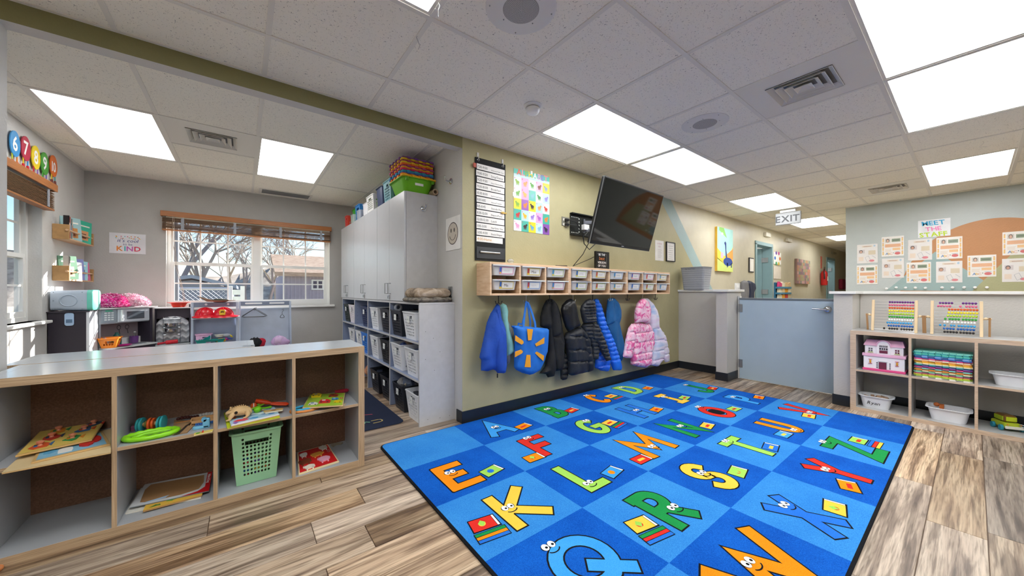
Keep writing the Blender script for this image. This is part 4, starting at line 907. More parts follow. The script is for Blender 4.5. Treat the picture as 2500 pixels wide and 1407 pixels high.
def maraca(name,label,c,ax,r,L,cc,cat='maraca'):
    t=thing(name,label,cat,c); ax=Vector(ax).normalized(); c=Vector(c)+Vector((0,0,r))
    m=MB(); n=14; R=[]
    for f,rr2 in ((-1,.15),(-.85,.6),(-.4,.97),(.1,1),(.6,.75),(.95,.35),(1.1,.28)): 
        R.append(m.ring(c+ax*(f*r*1.3),ax,r*rr2,n))
    m.rings(R); m.build('head',mat(cc,.35),t,smooth=True)
    m=MB(); m.tube([c+ax*(r*1.4),c+ax*(r*1.4+L*.5)+Vector((0,0,-r*.3)),c+ax*(r*1.4+L)+Vector((0,0,-r*.4))],[r*.28,r*.32,r*.4],10); m.build('grip',mat(cc,.35),t,smooth=True); return t
c=PZ(*f8(1000,680),SZ+.014); maraca('maraca','bright green plastic maraca lying beside the wooden frog',(c.x,c.y,SZ+.0145),(.9,.5,0),.017,.05,'#6fc21c')
t=thing('tong_toy','lime green plastic scoop with orange and red ball, behind the wooden frog','toy',PZ(*f8(900,500),SZ+.014)); c=PZ(*f8(900,560),SZ+.03)
m=MB(); m.tube([c+Vector((-.01,0,-.006)),c+Vector((.03,.02,.0)),c+Vector((.055,.035,.004)),c+Vector((.03,.045,.004)),c+Vector((-.01,.035,0))],.005,8); m.build('loop',mat('#8cc92c',.35),t,smooth=True)
m=MB(); m.ball(c+Vector((.0,.025,.004)),.017,14,10); m.build('orange_ball',mat('#e25a24',.4),t,smooth=True); m=MB(); m.lathe([(.0172,-.002),(.0176,0),(.0172,.002)],tuple(c+Vector((.0,.025,.004))),16,'x'); m.build('white_band',mat('#e8e6df'),t)
t=thing('castanet_handle','orange red plastic clapper with long round handle and open frame head','toy',PZ(*f8(1300,500),SZ+.0)); c=PZ(*f8(1340,560),SZ+.014); c.z=SZ+.035
OR=mat('#e8481a',.35)
m=MB(); m.tube([c+Vector((-.075,.062,.018)),c+Vector((-.05,.052,.012)),c+Vector((-.02,.04,.004)),c+Vector((0,.03,-.002))],[.013,.0145,.012,.007],12); m.build('handle',OR,t,smooth=True)
m=MB(); m.tube([c+Vector(q) for q in ((0,.035,-.002),(.03,.03,-.006),(.075,.012,-.012),(.085,.0,-.015),(.075,-.008,-.016),(.03,.008,-.01),(0,.02,-.004))],.0065,8,True); m.build('frame_head',OR,t,smooth=True)
s=Slab('board_book','small yellow edged board book with animal picture, right of the wooden frog','book',[f8(1180,690),f8(1610,620),f8(1620,570),f8(1130,640)],SZ+.0146,.006,'#efe6c4','#d8b060')
m=MB(); m.use(mat('#e8e4da')); s.poly(m,[(0,0),(1,0),(1,.2),(0,.25)],.001); m.use(mat('#a06a3a')); s.blob(m,.5,.6,.16,.25,.001,0,9,1,.3); m.build('cover_print',None,s.root)
# green basket of balls
t=thing('plastic_basket','sage green plastic basket with round holes and grip slots, in the lower third column','basket',(.065,2.53,S0))
bx,by=.065,2.53; GM=mat('#93c49a',.4); m=MB()
tw,td,bw_,bd_,h_=.112,.098,.09,.078,.29
B=[(bx-bw_,by-bd_,S0+.002),(bx+bw_,by-bd_,S0+.002),(bx+bw_,by+bd_,S0+.002),(bx-bw_,by+bd_,S0+.002)]; T4=[(bx-tw,by-td,S0+h_),(bx+tw,by-td,S0+h_),(bx+tw,by+td,S0+h_),(bx-tw,by+td,S0+h_)]
for k in range(4): perf(m,B[k],B[(k+1)%4],T4[(k+1)%4],T4[k],12,13,lambda i,j:'skip' if (3<=i<=8 and j==10) else ((1<i<10 and 1<j<10) or (j in (10,11) and i in (2,9))),'round',.66)
m.quad(*B); bo=m.build('body',GM,t,solid=.0025,merge=True)
m=MB(); z=S0+h_; m.rings([rrect(2*tw,2*td,.02,z-.001,(bx,by)),rrect(2*tw+.024,2*td+.024,.03,z-.001,(bx,by)),rrect(2*tw+.024,2*td+.024,.03,z+.008,(bx,by)),rrect(2*tw,2*td,.02,z+.008,(bx,by)),rrect(2*tw,2*td,.02,z-.001,(bx,by))],False,False); m.build('rim',GM,t,smooth=True)
for k in range(26):
    r=random.Random(k); m=MB(); m.ball((0,0,0),.019,12,8); cc=['#d33a2c','#7a4bc0','#35b04a','#2d6fd0','#e8c030','#e86a20'][k%6]
    lv=k//9; q=k%9; px_,py_=bx+(-.045+.045*(q%3)),by+(-.042+.042*(q//3)); o=m.build('ball',mat(cc,.35),loc=(px_+r.uniform(-.004,.004),py_+r.uniform(-.004,.004),S0+.024+lv*.042),smooth=True) if False else None
    mm=MB(); pp=(px_+r.uniform(-.003,.003),py_+r.uniform(-.003,.003),S0+.026+lv*.0395); mm.ball(pp,.0185,12,8); mm.build('play_ball',mat(cc,.35),loc=pp,smooth=True,label=['red','purple','green','blue','yellow','orange'][k%6]+' plastic ball inside the sage green basket',cat='ball',group=['red','purple','green','blue','yellow','orange'][k%6]+' balls inside the green basket')
# ---- fourth column
def f9(X,Y): return (710+X/5.41,920+Y/5.41)
t=thing('ring_toy','teal and orange wavy ring lying half under the green vehicle puzzle','toy',PZ(*f9(170,440),SZ)); c=PZ(*f9(190,430),SZ+.01); c.y+=.01
m=MB(); m.tube([c+Vector((.072*math.cos(2*PI*k/28),.045*math.sin(2*PI*k/28),-.003)) for k in range(28)],[.008+.0015*(k%2) for k in range(28)],8,True); m.build('outer_ring',mat('#c9803f'),t,smooth=True)
m=MB(); m.tube([c+Vector((.062*math.cos(2*PI*k/28),.037*math.sin(2*PI*k/28),.006)) for k in range(28)],.008,8,True); m.build('teal_ring',mat('#2f9cc0',.4),t,smooth=True)
s=Slab('vehicle_puzzle','green wooden vehicle puzzle with yellow and red trucks, upper shelf of the right column','puzzle',[f9(150,412),f9(690,380),f9(720,210),f9(250,235)],SZ+.018,.007,'#cdb184','#9cc03a',border=.025)
def veh(u,v,k,cc,h,c2='#e8e8e0'):
    m=MB(); m.use(mat(cc,.35)); s.poly(m,[(u-.12*k,v-.09*k),(u+.13*k,v-.09*k),(u+.14*k,v+.02*k),(u+.06*k,v+.1*k),(u-.1*k,v+.1*k)],.001,h); m.use(mat(c2,.35)); s.poly(m,[(u-.06*k,v-.0*k),(u+.02*k,v-.0*k),(u+.02*k,v+.07*k),(u-.06*k,v+.07*k)],h+.0012); m.use(mat('#333333')); s.blob(m,u-.07*k,v-.09*k,.025*k,.03*k,h+.0013,0,8); s.blob(m,u+.08*k,v-.09*k,.025*k,.03*k,h+.0013,0,8); m.build('vehicle_piece',None,s.root)
veh(.22,.78,1,'#e8c722',.014,'#8fa6b8'); veh(.5,.32,1.1,'#d92c34',.008); veh(.68,.78,1,'#a3321f',.004,'#5a3020'); veh(.75,.5,.7,'#3b86c8',.003); veh(.84,.28,.8,'#e0c21f',.003,'#e0c21f'); veh(.22,.22,.9,'#d8d8d4',.003,'#3f72b8')
m=MB(); m.use(mat('#c2202a')); s.blob(m,.92,.55,.03,.06,.001,0,14); m.use(mat('#f4f4f4')); s.blob(m,.92,.55,.012,.022,.0014,0,8); m.build('round_seal',None,s.root)
m=MB(); p=PZ(*f9(640,205),SZ); p.y=2.63; m.cyl((p.x-.045,p.y,SZ+.027),(p.x+.03,p.y+.005,SZ+.027),.014,n=16); m.cyl((p.x+.03,p.y+.005,SZ+.027),(p.x+.042,p.y+.005,SZ+.027),.009,n=12); m.build('marker_toy',mat('#a81e35',.35),loc=(p.x,p.y,SZ),label='dark red cylinder behind the green vehicle puzzle',cat='toy',smooth=True)
s2=Slab('flash_card','small tan card poking out under the green vehicle puzzle','card',[f9(630,412),f9(710,375),f9(730,350),f9(640,380)],SZ,.004,'#c9b08a','#cdb897')
s=Slab('animal_puzzle','red wooden farm animal puzzle with pink pig, lower shelf of the right column','puzzle',[f9(100,1290),f9(640,1115),f9(490,890),f9(85,1000)],S0,.009,'#e3cfa2','#cf1f22',border=.035)
for q,(u,v,a,b,cc) in enumerate(((.68,.3,.15,.11,'#eba9bf'),(.2,.42,.16,.11,'#7a3b25'),(.56,.6,.17,.09,'#dfa044'),(.8,.85,.12,.1,'#d4cfc0'),(.28,.14,.14,.08,'#e6dccb'),(.18,.75,.1,.09,'#ebe7df'))):
    m=MB(); m.use(mat(cc,.45)); s.blob(m,u,v,a,b,.001,.006,12,q,.16); s.blob(m,u-a*.9,v+b*.4,a*.3,b*.45,.001,.0062,8); m.use(mat('#2b211b')); s.blob(m,u-a*.95,v+b*.5,.01,.014,.0076,0,6); m.use(mat(cc,.45)); s.poly(m,[(u-a*.6,v-b*1.5),(u-a*.4,v-b*1.5),(u-a*.35,v-b*.6),(u-a*.65,v-b*.6)],.001,.006); s.poly(m,[(u+a*.4,v-b*1.5),(u+a*.6,v-b*1.5),(u+a*.65,v-b*.6),(u+a*.35,v-b*.6)],.001,.006); m.build('animal_piece',None,s.root)
m=MB(); m.use(mat('#f3efe8'))
for r in (.055,.035):
    for k in range(8): a=2*PI*k/16*2; m2=[(.9+r*math.cos(a),.62+r*1.3*math.sin(a)),(.9+(r-.01)*math.cos(a),.62+(r-.01)*1.3*math.sin(a)),(.9+(r-.01)*math.cos(a+.3),.62+(r-.01)*1.3*math.sin(a+.3)),(.9+r*math.cos(a+.3),.62+r*1.3*math.sin(a+.3))]; s.poly(m,m2,.0015)
m.build('round_seal',None,s.root)
t=thing('jigsaw_piece','small grey and tan jigsaw piece behind the red animal puzzle','puzzle piece',PZ(*f9(590,905),S0)); q=[PZ(*f9(a,b),S0+.002) for a,b in ((525,910),(560,935),(600,905),(660,900),(690,878),(640,878),(560,890))]
m=MB(); m.add([v+Vector((0,0,.006)) for v in q]+q,[tuple(range(7))]+[(i,(i+1)%7,7+(i+1)%7,7+i) for i in range(7)]); m.build('piece',mat('#9a917c'),t)
# ================================================================== RIGHT CUBE SHELF
cubeshelf('cube_shelf','low beige edged cube shelf with dollhouse, foam mats and tubs, against the right half wall',4.55,4.93,-.62,.705,.745,[-.36,-.0145,.330],.385,.04,'x',M_PLYR,M_PLYR,M_LAMR,M_LAMR,back=False,axis='y',tb=.035,tt=.035)
def abacus(y0,y1,label,pat):
    """frame leaning back; viewer sees +y on the left"""
    x=4.70; zb=.7465; H=.285
    t=thing('abacus',label,'abacus',(x,(y0+y1)/2,zb),'wooden bead abacuses on the right shelf')
    WM=mat('#e0c79f',.45); WM2=mat('#b98f62',.5)
    lean=.06
    def fp(z): return x+lean*(z/H)
    yl,yr=y1,y0
    for yy in (yl,yr):
        m=MB(); m.add([(fp(0)-.012,yy-.009,zb),(fp(0)+.012,yy-.009,zb),(fp(0)+.012,yy+.009,zb),(fp(0)-.012,yy+.009,zb)]+[(fp(H)-.012,yy-.009,zb+H),(fp(H)+.012,yy-.009,zb+H),(fp(H)+.012,yy+.009,zb+H),(fp(H)-.012,yy+.009,zb+H)],[(0,3,2,1),(4,5,6,7),(0,1,5,4),(1,2,6,5),(2,3,7,6),(3,0,4,7)]); m.build('side_post',WM,t,bev=.002)
        sg=1 if yy==yl else -1
        m=MB(); c0=Vector((x+.03,yy+sg*.045,zb+.14)); m.add([(x+.02+a,yy+sg*.04+b,zb+.155) for a,b in ((-.01,-.006),(.01,-.006),(.01,.006),(-.01,.006))]+[(x+.075+a,yy+sg*.04+b,zb) for a,b in ((-.01,-.006),(.01,-.006),(.01,.006),(-.01,.006))],[(0,1,2,3),(7,6,5,4),(0,4,5,1),(1,5,6,2),(2,6,7,3),(3,7,4,0)]); m.build('stand_leg',WM2,t)
        m=MB(); m.cyl((x+.03,yy,zb+.14),(x+.03,yy+sg*.05,zb+.145),.007,n=12); m.ball((x+.025,yy+sg*.022,zb+.146),.011,10,7); m.build('pivot_knob',WM,t,smooth=True)
    cols=['#6a2f86','#e06f96','#e2632a','#f0dc2c','#b6d832','#35a83c','#f2f2f0','#3fa5dc','#1f63b4','#2a2522']
    for r in range(10):
        z=H-.018-r*.0268; X=fp(z); m=MB(); m.cyl((X,yl,zb+z),(X,yr,zb+z),.0012,n=5); wi=m.build('wire',M_STEEL,t)
        br=.0102; bmesh_=None; first_=None
        span=yl-yr-.02; n=10
        shift,gaps=pat[r]     # start fraction, list of bead indices before which a gap appears
        y=yr+.012+br+shift[0]*.01; 
        pos=[]
        pit=br*1.55; free=span-n*pit
        y=yr+.01+pit/2+free*shift[0]
        for k in range(n):
            y_=y+k*pit+sum(free*g[1] for g in gaps if k>=g[0]); pos.append(y_)
        for k,yy in enumerate(pos):
            if first_ is None:
                m=MB(); m.ball((0,0,0),br,10,7,(1,.77,1)); first_=m.build('bead',mat(cols[r],.3,spec=.6),t,smooth=True); o=first_
                ORG_t=Vector((x,(y0+y1)/2,zb)); first_.data.transform(Matrix.Translation(ORG_t))
            else: o=first_.copy(); COL.objects.link(o); o.parent=t
            o.location=Vector((X,yy,zb+z))-Vector((x,(y0+y1)/2,zb))
    return t
A=[((.02,),[])]*7+[((.12,),[(5,.02)]),((.03,),[(5,.03)]),((.05,),[(5,.12),(9,.2)])]
pm1=PX(2120,800,4.70).y; abacus(PX(2236,810,4.70).y-.0,PX(2130,800,4.70).y,'wooden bead abacus on the left, most beads pushed right, sheet of paper below',[(s_[0],s_[1]) for s_ in A])
Bp=[((.12,),[(5,.55)]),((.1,),[(4,.2),(5,.5)]),((.04,),[]),((.04,),[(9,.02)]),((.08,),[(5,.04)]),((.12,),[(5,.08),(9,.1)]),((.2,),[(5,.05),(8,.1)]),((.2,),[(6,.1),(8,.25),(9,.1)]),((.25,),[(6,.1),(9,.02)]),((.28,),[(5,.06)])]
abacus(PX(2396,815,4.70).y,PX(2275,808,4.70).y,'wooden bead abacus on the right, beads spread across its wires',Bp)
q=[PZ(a,b,.7462) for a,b in ((2112,800),(2232,816),(2240,806),(2130,790))]
m=MB(); m.add(q+[v+Vector((0,0,-.0006)) for v in q],[(0,1,2,3),(7,6,5,4),(0,4,5,1),(1,5,6,2),(2,6,7,3),(3,7,4,0)]); m.build('paper_sheet',mat('#f2f3f6',.5),loc=q[0],label='sheet of white paper under the left abacus',cat='paper')
# dollhouse
DZ=.3855; y1_,y0_=.628,.358; xd=4.60
t=thing('dollhouse','white and pink two storey dollhouse in the top left cubby of the right shelf','dollhouse',(4.68,.49,DZ))
WP=mat('#f0edf1',.35); PK=mat('#eab6d2',.35); HP=mat('#e0508c',.35); DKW=mat('#6e2a44',.5)
yc=(y0_+y1_)/2; hw=(y1_-y0_)/2
def FY(u): return yc-u*hw          # u in -1..1 left to right
m=MB(); m.box(xd-.006,xd+.19,y0_,y1_,DZ,DZ+.02); m.build('base',HP,t,bev=.003)
m=MB(); m.box(xd+.003,xd+.185,y0_+.006,y1_-.006,DZ+.02,DZ+.135); m.build('ground_floor',WP,t,bev=.002)
m=MB(); m.box(xd-.004,xd+.188,y0_-.002,y1_+.002,DZ+.13,DZ+.155); m.build('floor_band',PK,t,bev=.003)
m=MB(); m.box(xd+.012,xd+.175,y0_+.014,y1_-.014,DZ+.155,DZ+.235); m.build('upper_floor',WP,t,bev=.002)
arch=[(-.34,.155)]+[(.34*math.cos(PI-PI*k/12),.225+.055*math.sin(PI*k/12)) for k in range(13)]+[(.34,.155)]
m=MB(); m.prism([(-u*hw,z) for u,z in arch],(xd+.004,yc,DZ),(0,1,0),(0,0,1),(1,0,0),.05); m.build('gable',WP,t,bev=.002)
m=MB(); m.add([(xd+.004,y0_+.004,DZ+.228),(xd+.004,y1_-.004,DZ+.228),(xd+.045,y1_-.02,DZ+.278),(xd+.045,y0_+.02,DZ+.278),(xd+.19,y0_+.004,DZ+.228),(xd+.19,y1_-.004,DZ+.228),(xd+.15,y1_-.02,DZ+.278),(xd+.15,y0_+.02,DZ+.278)],[(0,1,2,3),(4,7,6,5),(3,2,6,7),(0,3,7,4),(1,5,6,2),(0,4,5,1)]); m.build('roof',PK,t,bev=.002)
m=MB(); m.tube([(xd+.002,yc-u*hw,DZ+z) for u,z in arch[1:-1]],.005,8); m.build('gable_trim',PK,t,smooth=True)
def win(u,z,w_,h_,col,nx,nz,x=None):
    x=x or xd+.003; m=MB(); m.use(col); m.box(x-.002,x,FY(u)-w_/2,FY(u)+w_/2,DZ+z,DZ+z+h_); m.use(WP)
    for k in range(1,nx): yy=FY(u)-w_/2+w_*k/nx; m.box(x-.004,x-.002,yy-.0018,yy+.0018,DZ+z,DZ+z+h_)
    for k in range(1,nz): zz=DZ+z+h_*k/nz; m.box(x-.004,x-.002,FY(u)-w_/2,FY(u)+w_/2,zz-.0018,zz+.0018)
    m.build('window',None,t)
win(-.62,.172,.026,.034,mat('#6a6a72'),2,2,xd+.012); win(.62,.172,.026,.034,DKW,2,2,xd+.012); win(0,.165,.052,.026,DKW,1,1); win(0,.196,.052,.018,mat('#3b3b40'),4,1); win(0,.22,.05,.016,mat('#3b3b40'),5,1)
win(-.04,.022,.048,.062,DKW,1,1); win(-.3,.028,.009,.052,mat('#46464c'),1,5); win(.3,.028,.009,.052,mat('#46464c'),1,5)
for u in (-.62,.62):
    m=MB(); m.ball((xd+.0,FY(u),DZ+.082),.009,10,6,(.4,.8,1.9)); m.build('wall_lamp',mat('#d69a34',.3),t,smooth=True)
    m=MB(); m.box(xd-.003,xd+.001,FY(u)-.012,FY(u)+.012,DZ+.062,DZ+.066); m.box(xd-.003,xd+.001,FY(u)-.012,FY(u)+.012,DZ+.1,DZ+.104); m.build('lamp_bracket',mat('#c0406a'),t)
for u in (-.62,.62): m=MB(); m.box(xd+.004,xd+.013,FY(u)-.017,FY(u)+.017,DZ+.164,DZ+.171); m.build('window_box',mat('#b9c98a'),t)
m=MB(); m.box(xd+.0,xd+.004,FY(-.04)-.03,FY(-.04)+.03,DZ+.086,DZ+.093); m.box(xd+.0,xd+.004,FY(-.04)-.03,FY(-.04)-.025,DZ+.02,DZ+.09); m.box(xd+.0,xd+.004,FY(-.04)+.025,FY(-.04)+.03,DZ+.02,DZ+.09); m.build('door_surround',mat('#c9cdd2'),t)
# foam mats on the shelf
def foam(name,label,cx,cy,z,w_,d_,th,col,group,seed,amp=.01,teeth=9,mm=None,rot=0):
    r=random.Random(seed); pts=[]; ph=r.randint(0,1)
    def side(n): return [(-.5+(k/n),1 if (k+ph)%2 else 0) for k in range(n)]
    P=[]
    for sd in range(4):
        L=w_ if sd%2==0 else d_; O=d_ if sd%2==0 else w_
        for k in range(teeth):
            a0=-L/2+L*k/teeth; a1=-L/2+L*(k+1)/teeth; o=-(O/2)-(amp if (k+ph+sd)%2 else 0)
            for a in (a0+.002,a1-.002):
                P.append((a,o) if sd==0 else ((-o,a) if sd==1 else ((-a,-o) if sd==2 else (o,-a))))
    M=Matrix.Rotation(rot,3,'Z'); P=[(M@Vector((p[0],p[1],0))) for p in P]
    m=MB(); m.prism([(p.x+cx,p.y+cy) for p in P],(0,0,z),(1,0,0),(0,1,0),(0,0,1),th-.0006)
    return m.build(name,mat(col,.75,bump=.2,bscale=300),loc=(cx,cy,z),label=label,cat='foam mat',group=group)
cl=['#ece6dc','#a8d04a','#d9c34a','#b64a7c','#7fc9a4','#e8d9b0','#e28a2e','#78c6c0','#c9508a','#7d4fa0','#3fa0a6','#f0e4c4','#f2bd2e','#e89a4a','#f0e6c8','#d94f8c','#3a6fb8','#7fa6d8','#2c8fa8','#62c8b0','#3aa0a0','#7fd0c0']
nm={'#ece6dc':'pale grey','#a8d04a':'lime','#d9c34a':'mustard','#b64a7c':'plum','#7fc9a4':'mint','#e8d9b0':'cream','#e28a2e':'orange','#78c6c0':'aqua','#c9508a':'pink','#7d4fa0':'purple','#3fa0a6':'teal','#f0e4c4':'ivory','#f2bd2e':'yellow','#e89a4a':'light orange','#f0e6c8':'off white','#d94f8c':'hot pink','#3a6fb8':'royal blue','#7fa6d8':'pale blue','#2c8fa8':'deep teal','#62c8b0':'sea green','#7fd0c0':'pale aqua'}
ordn=['lowest','second from the bottom','third from the bottom','fourth from the bottom','fifth from the bottom','sixth from the bottom','seventh from the bottom','eighth from the bottom','ninth from the bottom','tenth from the bottom','eleventh from the bottom','just above the middle','tenth from the top','ninth from the top','eighth from the top','seventh from the top','sixth from the top','fifth from the top','fourth from the top','third from the top','second from the top','topmost']
for k,c in enumerate(cl):
    foam('foam_mat','%s foam mat, %s of the stack in the right shelf'%(nm.get(c,'teal'),ordn[k]),4.70,.158+random.uniform(-.004,.004),.3857+k*.0101,.24,.285,.0101,c,'foam mats stacked in the right cube shelf',k,.011,8)
# tubs
def tub(name,label,c,w_,d_,h_,col='#e9ebef',taper=.82):
    t=thing(name,label,'tub',c); m=MB(); tubmesh(m,c,w_,d_,h_,taper,.014,.035); m.build('tub_body',mat(col,.35,spec=.5),t,smooth=True)
    m=MB()
    for sg in (-1,1): m.box(c[0]-.03,c[0]+.03,c[1]+sg*(d_/2+.013)-.002,c[1]+sg*(d_/2+.013)+.002,c[2]+h_-.006,c[2]+h_+.002)
    m.build('grip_lip',mat(col,.35,spec=.5),t); return t
c=((4.69),(.548),.0355); t=tub('storage_tub','white plastic tub with the name Ryan handwritten on it, full of wooden blocks',(4.69,.548,.0355),.17,.205,.105)
m=MB(); m.use(mat('#26262a')); m.text('Ryan',(4.69-.0808,.600,.07),(0,-1,0),(-.08,0,1),.042,False,'l',.25); m.build('handwritten_name',None,t)
for k in range(11):
    r=random.Random(k+50); m=MB(); a=r.uniform(0,PI); m.M=Matrix.Translation((4.69+r.uniform(-.045,.045),.548+r.uniform(-.07,.07),.115+r.uniform(0,.018)))@Matrix.Rotation(a,4,'Z')@Matrix.Rotation(r.uniform(-.4,.4),4,'X'); m.box(-.012,.012,-.025,.025,-.007,.007)
    p=m.M.translation; m.build('wooden_block',mat(['#a88668','#b99a80','#8f7058'][k%3],.6),loc=p,bev=.002,label='small brown wooden block heaped in the tub marked Ryan',cat='block',group='blocks in the Ryan tub')
tub('storage_tub','white plastic tub in the lower middle cubby of the right shelf',(4.70,.125,.0355),.20,.222,.10)
m=MB(); m.ball((4.72,.19,.145),.018,12,8); m.box(4.69,4.75,.15,.175,.12,.15); m.build('toy_figure',mat('#c26a34',.5),loc=(4.72,.17,.12),smooth=False,label='small orange brown toy inside the lower middle white tub',cat='toy')
tub('storage_tub','white plastic tub on the upper shelf at the right edge of the photo',(4.73,-.185,.3855),.19,.19,.085)
t=thing('toy_car','green and yellow toy car with brown roof and teal wheels, lower right cubby','toy car',(4.73,-.165,.0355)); zc=.0355
def bxx(a,b,c_,d,e,f): return MB().box(a,b,c_,d,zc+e,zc+f)
bxx(4.69,4.81,-.205,-.13,.012,.04).build('body',mat('#b8c832',.3),t,bev=.008); bxx(4.71,4.80,-.197,-.138,.04,.075).build('cabin',mat('#7c5a2a',.3),t,bev=.012)
bxx(4.706,4.712,-.19,-.145,.046,.068).build('windscreen',mat('#c8d82e',.2),t,bev=.002); bxx(4.72,4.79,-.1395,-.135,.046,.068).build('side_window',mat('#a9c028',.2),t,bev=.002); bxx(4.682,4.692,-.206,-.129,.012,.026).build('bumper',mat('#e6e4d8'),t,bev=.003)
for a in (4.71,4.775):
    for b in (-.212,-.123): m=MB(); m.cyl((a,b-.007,zc+.014),(a,b+.007,zc+.014),.014,n=16); m.build('wheel',mat('#2f8fa8',.4),t,bev=.002)
for b in (-.195,-.14): m=MB(); m.ball((4.688,b,zc+.034),.005,8,6); m.build('headlight',mat('#e0a040',.3),t)
t.scale=(1.1,1.25,1.55); t.rotation_euler=(0,0,math.radians(30))
m=MB(); p=PX(2495,1008,4.7); m.tube([(4.7,p.y-.03,.09),(4.7,p.y,.08),(4.7,p.y+.012,.092),(4.7,p.y+.004,.1),(4.7,p.y-.03,.085)],.003,8); m.tube([(4.7,p.y-.03,.09),(4.7,p.y-.05,.037)],.003,8)
m.build('wire_toy',M_CHROME,loc=(4.7,p.y,.036),smooth=True,label='bent silver wire toy at the lower right edge of the photo',cat='toy')
# ================================================================== HOOK WALL
def c1(X,Y): return (1140+X/4.138,620+Y/4.138)
def cb(X,Y): return (1130+X/3.909,370+Y/3.909)     # crop of the upper hook wall
def WY(X,Y,y=YN,cv=cb): p=PY(*cv(X,Y),y); return (p.x,p.z)
UX,UZ,NY=(1,0,0),(0,0,1),(0,-1,0)
CUY=2.40; cu0,cu1=1.607,4.425; CZ0,CZ1=1.077,1.355; uw=(cu1-cu0)/3
nameb=['#e8a9c4','#e6d27a','#c4d68a','#c4d68a','#e6d27a','#b7cde8','#e8a9c4','#e8a9c4','#e6d27a','#e6d27a','#9fbde6','#e8a9c4','#c4d68a','#c4d68a','#e6d27a','#9fbde6','#c4d68a','#9fbde6']
nmcol=['pink','yellow','green','green','yellow','pale blue','pink','pink','yellow','yellow','blue','pink','green','green','yellow','blue','green','blue']
M_TRAY=mat('#e4e5e6',.35,trans=.15,var=.02)
ordw=['first','second','third','fourth','fifth','sixth','seventh','eighth','last']
for u in range(3):
    a=cu0+u*uw+.001; b=a+uw-.002; ctr=(a+b)/2
    t=thing('wall_cubby',['pine wall cubby unit of six trays, under the schedule chart','pine wall cubby unit of six trays, middle one of three, under the television','pine wall cubby unit of six trays, nearest the half wall'][u],'wall shelf',(ctr,CUY+.1,CZ0),'pine cubby units on the hook wall')
    for x0,x1 in ((a,a+.018),(b-.018,b)): MB().box(x0,x1,CUY,YN-.002,CZ0,CZ1).build('side_panel',M_PINE,t,bev=.002)
    for z0 in (CZ0,CZ1-.018): MB().box(a+.018,b-.018,CUY,YN-.002,z0,z0+.018).build('long_panel',M_PINEX,t,bev=.002)
    MB().box(a+.018,b-.018,YN-.008,YN-.003,CZ0+.018,CZ1-.018).build('back_panel',M_PINEX,t)
    cell=(b-a-.036)/3
    for k in (1,2): x=a+.018+cell*k; MB().box(x-.009,x+.009,CUY+.002,YN-.008,CZ0+.018,CZ1-.018).build('divider',M_PINE,t)
    for k in range(3):
        for row in (0,1):
            x0=a+.018+cell*k+(.009 if k else 0)+.003; x1=a+.018+cell*(k+1)-(.009 if k<2 else 0)-.003
            zt=(CZ0+.255 if row==0 else CZ0+.132); idx=u*3+k; cx=(x0+x1)/2; li=idx+row*9
            # runners
            for xx in (x0-.003,x1): MB().box(xx+.0002,xx+.0028,CUY+.01,YN-.012,zt-.014,zt-.009).build('runner',M_PINE,t)
            w_=x1-x0-.036; d_=.178; h_=.084; cy=CUY+.094
            tr=thing('storage_tray','%s row, %s frosted tray from the left, %s name card, wall cubbies'%('top' if row==0 else 'bottom',ordw[idx],nmcol[li]),'tray',(cx,cy,zt-h_),'frosted trays in the wall cubbies')
            m=MB(); tubmesh(m,(cx,cy,zt-h_),w_,d_,h_,.88,.013,.02); m.build('tray_body',M_TRAY,tr,smooth=True)
            m=MB(); m.box(x0+.001,x1-.001,cy-d_/2-.018,cy-d_/2-.011,zt-.008,zt+.003); m.build('front_lip',M_TRAY,tr,bev=.002)
            fy=lambda z:cy-d_/2+ (zt-z)/h_*d_*.06-.0012
            m=MB(); nc=nameb[li]; lw,lh=.15,.062; zc_=zt-.012-lh; xl=cx-lw/2+.01
            V=Vector((0,d_*.06/h_*-1,1)).normalized()
            def Q(mm,x0_,z0_,x1_,z1_,off): mm.quad((x0_,fy(z0_)-off,z0_),(x1_,fy(z0_)-off,z0_),(x1_,fy(z1_)-off,z1_),(x0_,fy(z1_)-off,z1_))
            m.use(mat(nc,.4,var=.02)); Q(m,xl,zc_,xl+lw,zc_+lh,.0012); m.use(mat('#f4f3ee',.4,var=.02)); Q(m,xl+.03,zc_+.007,xl+lw-.007,zc_+lh-.007,.0016)
            m.use(mat(['#3f6fc0','#c04a4a','#4f9ad0'][li%3],.4)); Q(m,xl+.003,zc_+.01,xl+.024,zc_+lh-.004,.0018); m.use(mat('#f0c83a')); Q(m,xl+.006,zc_+.005,xl+.02,zc_+.018,.0022)
            nmz={(1,0):'Max',(0,1):'Mia'}.get((idx,row))
            m.use(mat('#33353c' if nmz else '#b9bccb',.5,var=0)); zz=zc_+.018
            if nmz: m.text(nmz,(xl+.05,fy(zz)-.003,zz),UX,(0,-.1,1),.034,False)
            else:
                pts=[(xl+.045+q*.0045,fy(zz+.01)-.003,zz+.012+.008*math.sin(q*1.9+li)) for q in range(15)]; m.tube(pts,.0006,4)
            m.build('name_card',None,tr)
